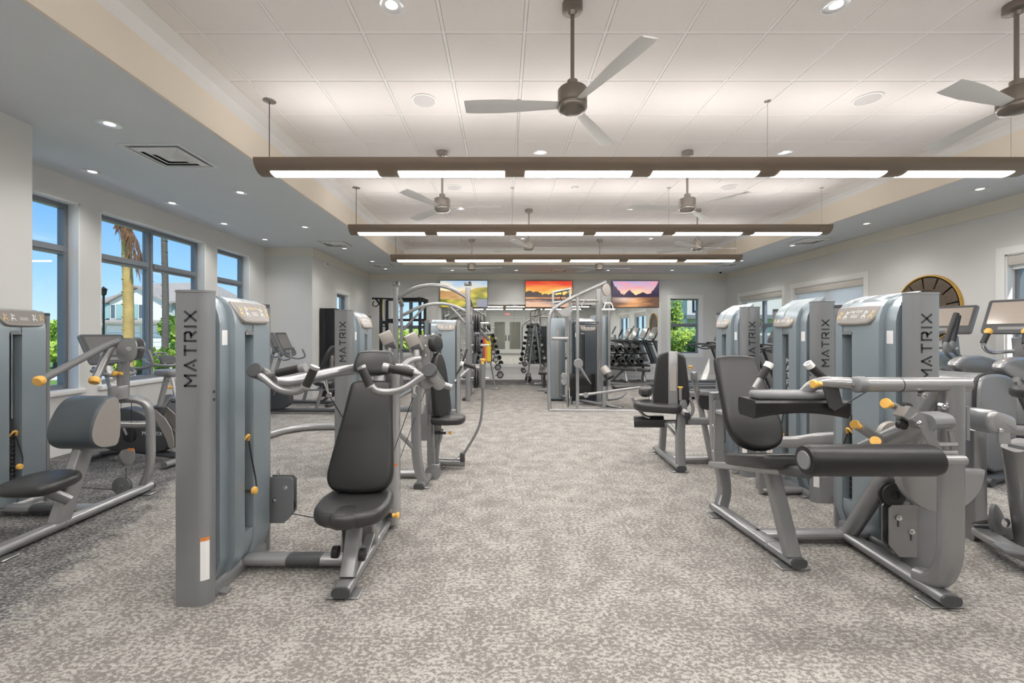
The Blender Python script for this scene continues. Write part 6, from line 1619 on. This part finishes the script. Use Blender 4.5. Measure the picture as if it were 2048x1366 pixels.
def treadmill(label, loc, rz):
    o = thing('treadmill', label, 'treadmill', loc, rz, world=False, group='treadmills along the right wall')
    MB().bx(-0.42, 0.42, -1.35, 0.55, 0.05, 0.19, 0.03).build('deck', M['lsilver'], o)
    MB().bx(-0.28, 0.28, -1.33, 0.18, 0.19, 0.198).build('belt', M['rubber'], o, flat=True)
    for s_ in (-1, 1):
        MB().bx(s_*0.30, s_*0.42, -1.30, 0.2, 0.19, 0.215, 0.006).build('side_rail', M['grey'], o)
    MB().slab((0.42, 0, 0), (0, -1, 0), (0, 0, 1), smooth_poly([(-0.68, 0.06), (-0.12, 0.06), (-0.14, 0.24), (-0.30, 0.33), (-0.62, 0.30)], 2), 0.84, edge=0.03).build('motor_cover', M['lsilver'], o)
    for s_ in (-1, 1):
        MB().tube([(s_*0.40, 0.50, 0.12), (s_*0.40, 0.12, 1.12)], 0.06, 0.16, up=(0, 1, 0), r=0.025).build('upright', M['lsilver'], o)
        MB().tube([(s_*0.40, 0.415, 0.12), (s_*0.40, 0.035, 1.12)], 0.064, 0.03, up=(0, 1, 0), r=0.01).build('upright_trim', M['rubber'], o)
        MB().tube([(s_*0.40, 0.20, 1.13), (s_*0.40, -0.30, 1.14), (s_*0.40, -0.55, 1.10)], 0.05, 0.045, fillet=0.1).build('handrail', M['dark'], o)
        MB().tube([(s_*0.40, 0.18, 1.06), (s_*0.40, -0.10, 1.0), (s_*0.40, -0.42, 1.10)], 0.035, 0.03, fillet=0.1).build('handrail', M['dark'], o)
    MB().bx(-0.42, 0.42, 0.04, 0.24, 1.08, 1.16, 0.03).build('dashboard', M['grey'], o)
    MB().tube([(-0.2, -0.06, 1.12), (-0.2, -0.16, 1.18), (0.2, -0.16, 1.18), (0.2, -0.06, 1.12)], 0.016, fillet=0.05).build('front_grip', M['rubber'], o)
    console(o, V(0, 0.20, 1.42), 0.66, 0.46, R(24), M['screen'])
    MB().bx(-0.06, 0.06, 0.12, 0.2, 1.12, 1.3, 0.01).build('console_neck', M['grey'], o)
    for yy in (-1.28, 0.45): MB().bx(-0.36, 0.36, yy-0.04, yy+0.04, 0, 0.06, 0.008).build('foot', M['rubber'], o)
    return o
t0 = treadmill('treadmill farthest from the camera, its handrails showing left of the leg extension tower', (5.28, q(11.1), 0), R(-90))
dup(t0, (5.28, q(9.95), 0), R(-90), label='second treadmill from the back wall, behind the leg extension tower')
dup(t0, (5.28, q(8.8), 0), R(-90), label='treadmill seen between the leg extension and leg press towers')
dup(t0, (5.28, q(7.65), 0), R(-90), label='treadmill hidden mostly by the leg press tower, below the half lowered shade')

def elliptical(label, loc, rz):
    o = thing('elliptical_trainer', label, 'elliptical trainer', loc, rz, world=False, group='elliptical trainers by the right wall')
    [MB().tube([(x_, -0.95, 0.05), (x_, 0.70, 0.05)], 0.08, 0.07).build('base_rail', M['dark'], o) for x_ in (-0.30, 0.30)]
    [MB().tube([(-0.36, y_, 0.05), (0.36, y_, 0.05)], 0.09, 0.07).build('cross_foot', M['dark'], o) for y_ in (-0.95, 0.70)]
    hp = smooth_poly([(-0.92, 0.08), (-0.36, 0.08), (-0.34, 0.85), (-0.42, 1.0), (-0.86, 1.02), (-0.95, 0.9)], 2)
    MB().slab((0.27, 0, 0), (0, -1, 0), (0, 0, 1), [(-a, z) for a, z in hp], 0.54, edge=0.03).build('drive_housing', M['panel'], o)
    MB().slab((0.24, 0, 0), (0, -1, 0), (0, 0, 1), [(-a, z) for a, z in inset(hp, -0.010)], 0.03, edge=0.005).build('housing_edge', M['rubber'], o)
    MB().slab((0.22, 0, 0), (0, -1, 0), (0, 0, 1), smooth_poly([(-0.5, 0.85), (0.2, 0.92), (0.5, 1.05), (0.35, 1.16), (-0.1, 1.16), (-0.6, 1.0)], 2), 0.10, edge=0.03).build('link_cover', M['lsilver'], o)
    MB().slab((-0.12, 0, 0), (0, -1, 0), (0, 0, 1), smooth_poly([(-0.5, 0.85), (0.2, 0.92), (0.5, 1.05), (0.35, 1.16), (-0.1, 1.16), (-0.6, 1.0)], 2), 0.10, edge=0.03).build('link_cover', M['lsilver'], o)
    MB().tube([(0, 0.62, 0.08), (0, 0.42, 1.35)], 0.16, 0.10, up=(0, 1, 0), r=0.03).build('mast', M['lsilver'], o)
    MB().lathe((0, 0.30, 0.42), (0, 0, 1), [(0.10, 0), (0.115, 0.02), (0.09, 0.28), (0.075, 0.3)], 18).build('mast_shroud', M['grey'], o)
    console(o, V(0, 0.38, 1.58), 0.56, 0.42, R(26), M['rscreen'])
    for s_ in (-1, 1):
        MB().tube([(s_*0.08, 0.40, 1.20), (s_*0.15, 0.16, 1.18), (s_*0.16, 0.05, 1.26), (s_*0.14, 0.12, 1.42)], 0.02, fillet=0.09).build('fixed_handle', M['chrome'], o)
        MB().tube([(s_*0.158, 0.06, 1.29), (s_*0.14, 0.12, 1.42)], 0.026).build('grip', M['rubber'], o)
        MB().lathe((s_*0.14, 0.12, 1.42), (0, 0.35, 1), [(0.03, -0.03), (0.036, 0), (0.02, 0.03), (0.001, 0.032)], 14).build('pulse_sensor', M['knob'], o)
        MB().tube([(s_*0.33, 0.42, 0.62), (s_*0.34, 0.25, 1.0), (s_*0.34, -0.16, 1.14), (s_*0.34, -0.24, 1.24), (s_*0.32, -0.06, 1.62)], 0.02, fillet=0.1).build('moving_arm', M['grey'], o)
        MB().tube([(s_*0.338, -0.21, 1.30), (s_*0.32, -0.06, 1.62)], 0.026, fillet=0.0).build('grip', M['rubber'], o)
        MB().tube([(s_*0.33, 0.46, 0.62), (s_*0.30, 0.1, 0.30), (s_*0.22, -0.40, 0.34)], 0.05, 0.05, fillet=0.1).build('pedal_arm', M['lsilver'], o)
        MB().bx(s_*0.12, s_*0.30, -0.25, 0.12, 0.34, 0.39, 0.015).build('foot_plate', M['rubber'], o)
        MB().tube([(s_*0.25, -0.35, 0.95), (s_*0.28, 0.25, 0.08)], 0.05, 0.08, up=(0, 1, 0), r=0.015).build('side_strut', M['lsilver'], o)
    return o
e0 = elliptical('elliptical trainer behind the leg curl tower, tall bent arm rising past the round wall mirror', (5.75, q(6.05), 0), R(-72))
dup(e0, (5.22, q(4.72), 0), R(-72), label='elliptical trainer cut by the right edge, orange tipped handles before the window')

# ------------------------------------------------------------------ round wall mirror
wc = Vector((XR, q(7.18), 1.80))
o = thing('round_wall_mirror', 'round wall mirror ringed with carved brown wooden segments and a gold rim', 'mirror', (XR, wc.y, wc.z-0.52))
MB().lathe(wc, (-1, 0, 0), [(0.50, 0), (0.50, 0.025), (0.51, 0.04), (0.525, 0.04), (0.53, 0.02), (0.53, 0)], 64).build('gold_rim', mat('aged_gold', (0.62, 0.38, 0.09), 0.4, metal=0.5, noise=0.15, nscale=15), o)
M['carve'] = mat('carved_wood', (0.115, 0.085, 0.06), 0.6, noise=0.55, nscale=40, bump=0.8, bscale=60)
MB().lathe(wc, (-1, 0, 0), [(0.49, 0.004), (0.49, 0.012), (0.001, 0.013)], 64).build('backing', M['black'], o)
for i in range(12):
    a0, a1 = R(30*i+1.6+8), R(30*i+28.4+8)
    ou = [(0.485*math.cos(a0+(a1-a0)*k/8), 0.485*math.sin(a0+(a1-a0)*k/8)) for k in range(9)] + [(0.305*math.cos(a1+(a0-a1)*k/8), 0.305*math.sin(a1+(a0-a1)*k/8)) for k in range(9)]
    MB().slab(wc+V(-0.012, 0, 0), (0, -1, 0), (0, 0, 1), ou, 0.026, edge=0.006, steps=2).build('carved_segment', M['carve'], o)
MB().lathe(wc, (-1, 0, 0), [(0.305, 0.012), (0.31, 0.034), (0.295, 0.036), (0.288, 0.02)], 48).build('inner_ring', M['carve'], o)
MB().lathe(wc, (-1, 0, 0), [(0.29, 0.013), (0.29, 0.018), (0.001, 0.0185)], 48).build('mirror_glass', M['mirror'], o)
for (ax, c_, a_, z_, l) in (('x', XB, q(5.62), 0.42, 'white outlet plate on the low wall below the wide left window'), ('x', XR, q(6.3), 0.42, 'white outlet plate low on the right wall beside the edge window')):
    s_ = 1 if c_ < 0 else -1
    ow = thing('wall_outlet', l, 'outlet', (c_, a_, z_-0.06))
    MB().box((c_+s_*0.004, a_, z_), (0.008, 0.075, 0.12), 0.002).build('cover_plate', M['trim'], ow)
    MB().box((c_+s_*0.009, a_, z_), (0.003, 0.035, 0.07), 0.001).build('socket', M['grey'], ow)
# ------------------------------------------------------------------ outside
M['lawn'] = mat('lawn', (0.13, 0.24, 0.03), 0.9, noise=0.35, nscale=6)
M['concrete'] = mat('concrete', (0.62, 0.61, 0.58), 0.9, noise=0.06, nscale=2)
M['siding'] = mat('pale_stucco', (0.74, 0.76, 0.71), 0.85, noise=0.03, nscale=1)
M['roof'] = mat('roof_tiles', (0.33, 0.30, 0.265), 0.85, noise=0.2, nscale=3)
M['shut'] = mat('teal_shutter', (0.30, 0.47, 0.46), 0.6, noise=0.03)
M['win'] = mat('house_window', (0.10, 0.14, 0.17), 0.1, noise=0.05)
M['leaf'] = mat('leaf_lime', (0.36, 0.50, 0.06), 0.55, noise=0.45, nscale=1.5)
M['leaf2'] = mat('leaf_green', (0.11, 0.22, 0.035), 0.55, noise=0.45, nscale=1.5)
M['trunk'] = mat('palm_trunk_gold', (0.46, 0.33, 0.12), 0.8, noise=0.5, nscale=4)
M['trunkd'] = mat('palm_trunk_dark', (0.12, 0.105, 0.09), 0.85, noise=0.3, nscale=6)
M['deadf'] = mat('dead_frond', (0.15, 0.075, 0.035), 0.9, noise=0.4, nscale=10)
GZ = -0.15
struct(MB().bx(-140, 140, -60, 180, GZ-0.3, GZ), 'ground_lawn', M['lawn'], flat=True)
struct(MB().bx(-9.0, XB-0.6, -10, 40, GZ, GZ+0.02).bx(-60, -9.0, q(15), q(18), GZ, GZ+0.02).bx(-70, -25, q(40), q(52), GZ, GZ+0.02).bx(XR+0.6, 10.4, -10, 16, GZ, GZ+0.02), 'ground_pavement_and_bounce', M['concrete'], flat=True)  # last strip, right of the room, is added to bounce sunlight into the shades

def house(label, x0, x1, y, d, zw, zr, wins, lower, gable=None, group=None):
    o = thing('house', label, 'house', ((x0+x1)/2, y, GZ))
    MB().bx(x0, x1, y, y+d, GZ, zw).build('wall', M['siding'], o, flat=True)
    e = 0.6
    rb = MB(); rb.loft([[V(x0-e, y-e, zw-0.1), V(x1+e, y-e, zw-0.1), V(x1+e, y+d+e, zw-0.1), V(x0-e, y+d+e, zw-0.1)],
                        [V(x0-e, y-e, zw+0.12), V(x1+e, y-e, zw+0.12), V(x1+e, y+d+e, zw+0.12), V(x0-e, y+d+e, zw+0.12)],
                        [V(x0+2.6, y+d/2-0.1, zr), V(x1-2.6, y+d/2-0.1, zr), V(x1-2.6, y+d/2+0.1, zr), V(x0+2.6, y+d/2+0.1, zr)]])
    rb.build('roof', M['roof'], o, flat=True)
    if gable:
        g0, g1, gz = gable; gm = (g0+g1)/2
        MB().bx(g0, g1, y-0.9, y, GZ, zw).loft([[V(g0, y-0.9, zw), V(g1, y-0.9, zw), V(gm, y-0.9, gz)], [V(g0, y+2, zw), V(g1, y+2, zw), V(gm, y+2, gz)]]).build('gable_wall', M['siding'], o, flat=True)
        rr = MB()
        for a, b_ in ((g0-0.4, gm), (g1+0.4, gm)):
            za = zw-0.3
            rr.loft([[V(a, y-1.3, za), V(b_, y-1.3, gz+0.1), V(b_, y-1.3, gz+0.32), V(a, y-1.3, za+0.22)], [V(a, y+3.5, za), V(b_, y+3.5, gz+0.1), V(b_, y+3.5, gz+0.32), V(a, y+3.5, za+0.22)]])
        rr.build('gable_roof', M['roof'], o, flat=True)
    for (a, b_, z0, z1, sh) in wins:
        yy = y-0.93 if gable and gable[0] < (a+b_)/2 < gable[1] else y-0.03
        f_ = MB().bx(a-0.08, b_+0.08, yy-0.04, yy+0.05, z0-0.08, z1+0.08).build('window', M['trim'], o, flat=True)
        MB().bx(a, b_, yy-0.06, yy-0.03, z0, z1).build('pane', M['win'], f_, flat=True)
        if sh:
            for s0 in (a-0.85, b_+0.15):
                MB().bx(s0, s0+0.7, yy-0.08, yy-0.02, z0-0.05, z1+0.05).build('shutter', M['shut'], o, flat=True)
    if lower:
        MB().loft([[V(x0-0.5, y-2.2, lower-0.1), V(x1+0.5, y-2.2, lower-0.1), V(x1+0.5, y-2.2, lower+0.1), V(x0-0.5, y-2.2, lower+0.1)], [V(x0-0.5, y, lower+0.2), V(x1+0.5, y, lower+0.2), V(x1+0.5, y, lower+0.5), V(x0-0.5, y, lower+0.5)]]).build('skirt_roof', M['roof'], o, flat=True)
        w_ = (x1-x0)
        for k in range(2):
            a = x0+w_*(0.12+0.42*k); b_ = a+w_*0.32
            gd = MB().bx(a, b_, y-1.0, y+0.05, GZ, lower-0.35).build('garage_door', M['trim'], o, flat=True)
            st_ = MB()
            for j in range(1, 4): st_.bx(a+0.05, b_-0.05, y-1.01, y-1.0, GZ+j*0.55, GZ+j*0.55+0.04)
            st_.build('door_groove', M['grey'], gd, flat=True)
    return o
def hx(px): return (px-1005)*55/900.0
house('pale two-storey house with teal shutters behind the golden palm trunk', hx(205), hx(405), q(55), 11, 5.25, 8.3,
      [(hx(207), hx(213), 3.3, 4.9, True), (hx(236), hx(244), 3.3, 4.9, True), (hx(291), hx(298), 3.3, 4.9, True), (hx(350), hx(358), 3.3, 4.9, True)], 2.75, (hx(232), hx(345), 6.9))
house('pale house with brown roof seen through the narrow third window', hx(425), hx(560), q(58), 11, 5.2, 8.0, [(hx(440), hx(448), 3.3, 4.8, True), (hx(476), hx(484), 3.3, 4.8, True)], 2.7)
house('white house with solar dark roof far beyond the first window', hx(20), hx(150), q(66), 10, 4.3, 6.6, [(hx(105), hx(112), 2.6, 3.9, False)], 2.3)
def leaves(mb, c, rad, n, sz, rnd):
    for _ in range(n):
        while True:
            p = Vector((rnd.uniform(-1, 1), rnd.uniform(-1, 1), rnd.uniform(-1, 1)))
            if 0.35 < p.length < 1: break
        p = Vector(c) + Vector((p.x*rad[0], p.y*rad[1], p.z*rad[2]))
        a = Vector((rnd.gauss(0, 1), rnd.gauss(0, 1), rnd.gauss(0, 1))).normalized()
        b_ = a.orthogonal().normalized(); s_ = sz*rnd.uniform(0.6, 1.3)
        mb.add([p-a*s_, p+b_*s_*.45, p+a*s_, p-b_*s_*.45], [(0, 1, 2, 3)])
def shrub(label, loc, rad, n, sz, mt, seed, name='shrub', stem=0.12, group=None, cat='shrub'):
    rnd = random.Random(seed)
    o = thing(name, label, cat, (loc[0], loc[1], GZ))
    mb = MB()
    for _ in range(7):
        c = (loc[0]+rnd.uniform(-.45, .45)*rad[0], loc[1]+rnd.uniform(-.4, .4)*rad[1], loc[2]+rnd.uniform(-.35, .4)*rad[2])
        leaves(mb, c, [r*0.62 for r in rad], n//7, sz, rnd)
    f_ = mb.build('foliage', mt, o, flat=True)
    MB().tube([(loc[0], loc[1], GZ), (loc[0], loc[1], loc[2])], stem, n=8, taper=(1, 0.5)).build('stem', M['trunkd'], o)
    return o
def at(px, py, y9): return tuple(W(px, py, y9))
i = 0
for (px, py, y9, rx, rz, n, sz, mt, lab) in (
    (280, 716, 15.2, 0.8, 0.42, 1800, 0.11, 'leaf', 'lime green hedge bush below the house, left of the window mullion'),
    (322, 718, 17.2, 0.6, 0.42, 1500, 0.11, 'leaf', 'lime green hedge bush right of the window mullion'),
    (366, 707, 21.3, 0.75, 0.62, 2000, 0.12, 'leaf', 'large lime bush just left of the shoulder press tower'),
    (225, 722, 13.2, 0.7, 0.34, 1200, 0.11, 'leaf', 'low hedge bush behind the bike console'),
    (112, 706, 20.0, 1.1, 0.5, 1600, 0.14, 'leaf', 'hedge bush seen through the first window beside the far left tower'),
    (455, 690, 24.0, 1.6, 0.9, 1500, 0.2, 'leaf', 'bushy tree beyond the narrow third window')):
    i += 1; shrub(lab, at(px, py, y9), (rx, rx, rz), n, sz, M[mt], i)
for (px, py, y9, rx, rz, n, sz, mt, lab) in (
    (114, 668, 36.0, 1.0, 1.1, 1200, 0.2, 'leaf', 'small round street tree beyond the first window'),
    (350, 668, 24.0, 0.85, 1.0, 1400, 0.16, 'leaf', 'young tree beside the dark palm trunk')):
    i += 1; shrub(lab, at(px, py, y9), (rx, rx, rz), n, sz, M[mt], i, 'tree', 0.12, cat='tree')
# right side and back
for (x, y, z, rx, rz, n, sz, mt, lab) in (
    (12.5, 13.5, 1.0, 1.8, 1.4, 1800, 0.16, 'leaf', 'bush outside the farthest right-wall window, low in the pane'),
    (16.0, 18.0, 2.6, 1.6, 2.0, 1800, 0.17, 'leaf2', 'leafy tree outside the farthest right-wall window'),
    (12.0, 9.0, 1.0, 1.6, 1.2, 1600, 0.15, 'leaf', 'bush outside the window with the half lowered shade'),
    (15.0, 11.5, 1.6, 1.8, 1.8, 1800, 0.17, 'leaf2', 'tall dark green shrub outside the window with the half lowered shade'),
    (11.5, 4.5, 0.9, 1.5, 1.1, 1400, 0.15, 'leaf2', 'shrub outside the right edge window')):
    i += 1; shrub(lab, (x, y, z), (rx, rx, rz), n, sz, M[mt], i)
for (px, py, y9, rx, rz, n, sz, mt, lab) in (
    (1358, 686, 16.2, 0.85, 0.65, 2000, 0.07, 'leaf', 'bright green bush filling the lower half of the window right of the screens'),
    (1348, 640, 17.0, 0.32, 1.0, 900, 0.08, 'leaf', 'slim bright young tree at the edge of the window right of the screens'),
    (1392, 694, 14.9, 0.4, 0.40, 1000, 0.07, 'leaf2', 'darker low bush by the window frame right of the screens'),
    (820, 690, 17.5, 1.2, 0.7, 1400, 0.1, 'leaf', 'hedge outside the window behind the black rig')):
    i += 1; shrub(lab, at(px, py, y9), (rx, rx, rz), n, sz, M[mt], i)
b_ = thing('house', 'white house wall with dark windows seen through the window right of the screens', 'house', (14.5, q(29), GZ))
MB().bx(11.9, 18.5, q(29), q(29)+6, GZ, 4.4).build('wall', M['concrete'], b_, flat=True)
MB().bx(11.6, 18.8, q(29)-0.5, q(29)+6.5, 4.4, 4.65).build('roof', M['roof'], b_, flat=True)
MB().bx(11.6, 18.8, q(29)-0.6, q(29), 2.35, 2.6).build('ledge', M['grey'], b_, flat=True)
MB().bx(11.9, 18.5, q(29)-0.1, q(29), GZ, 1.3).build('lower_wall', M['grey'], b_, flat=True)
for x in (12.35, 14.6): 
    f_ = MB().bx(x-0.1, x+1.1, q(29)-0.05, q(29)+0.05, 2.8, 4.2).build('window', M['rack'], b_, flat=True)
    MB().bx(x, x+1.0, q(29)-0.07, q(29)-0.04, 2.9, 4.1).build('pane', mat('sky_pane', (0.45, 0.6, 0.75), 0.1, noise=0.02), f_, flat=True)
# palms
def palm(label, px, y9, r, mt, ztop, dead=None):
    b0 = W(px, 668, y9)
    o = thing('palm_tree', label, 'palm tree', (b0.x, b0.y, GZ))
    rings = MB(); pts = [V(b0.x+0.04*math.sin(k*0.5), b0.y, GZ+(ztop-GZ)*k/14) for k in range(15)]
    rings.tube(pts, r, n=14, taper=(1.25, 0.85)); rings.build('trunk', mt, o)
    sc_ = MB()
    for k in range(22):
        z = 0.2+k*(ztop-0.5)/22; sc_.lathe((b0.x, b0.y, z), (0, 0, 1), [(r*1.08, 0), (r*1.2, 0.02), (r*1.08, 0.04)], 14)
    sc_.build('trunk_rings', mt, o)
    rnd = random.Random(int(px))
    def frond(a, L, up, droop, m_, nm):
        fb = MB(); d_ = V(math.cos(a), math.sin(a), 0); sd = V(-math.sin(a), math.cos(a), 0); pr = None
        for k in range(15):
            f = k/14; p = V(b0.x, b0.y, ztop) + d_*(L*f) + V(0, 0, up*f - droop*f*f)
            if pr is not None:
                fb.add([pr-sd*.015, pr+sd*.015, p+sd*.012, p-sd*.012], [(0, 1, 2, 3)])
                for s_ in (-1, 1):
                    ln_ = 0.55*L*0.35*(1-abs(f-.45)); t = p + sd*(s_*ln_) + V(0, 0, -ln_*(0.5+rnd.random()*.4)) + d_*0.10
                    fb.add([pr, p, t], [(0, 1, 2)])
            pr = p
        fb.build(nm, m_, o, flat=True)
    for k in range(9): frond(2*math.pi*k/9, 2.4, 1.5, 1.9, M['leaf2'], 'frond')
    if dead:
        for k in range(7):
            fb = MB(); ang = rnd.uniform(-0.25, 0.25); hz = dead; p = V(b0.x, b0.y-r, hz); L = rnd.uniform(0.8, 1.7)
            for j in range(16):
                f = j/15; nx = V(b0.x+0.12*math.sin(k)+L*0.55*f*math.cos(ang), b0.y-r-0.1-0.2*f, hz - L*(0.25*f+0.75*f*f))
                for s_ in range(3):
                    t = nx + V(rnd.uniform(-.05, .14), rnd.uniform(-.1, .1), -rnd.uniform(0.15, 0.4))
                    fb.add([p, nx, t], [(0, 1, 2)])
                p = nx
            fb.build('dead_frond', M['deadf'], o, flat=True)
palm('golden palm trunk with brown dead fronds outside the wide left window', 254, 11.6, 0.10, M['trunk'], 7.6, 4.25)
palm('dark slim palm trunk outside the wide left window, right of its mullion', 329, 18.5, 0.10, M['trunkd'], 10.5)
lp = thing('lamp_post', 'black street lamp post before the shuttered house', 'lamp', (W(207, 0, 32).x, q(32), GZ))
lx, ly = W(207, 0, 32).x, q(32)
MB().tube([(lx, ly, GZ), (lx, ly, 4.1)], 0.07, n=10).build('post', M['rack'], lp)
MB().lathe((lx, ly, 4.1), (0, 0, 1), [(0.05, 0), (0.16, 0.1), (0.20, 0.45), (0.26, 0.47), (0.05, 0.62), (0.001, 0.7)], 12).build('lantern', M['rack'], lp)
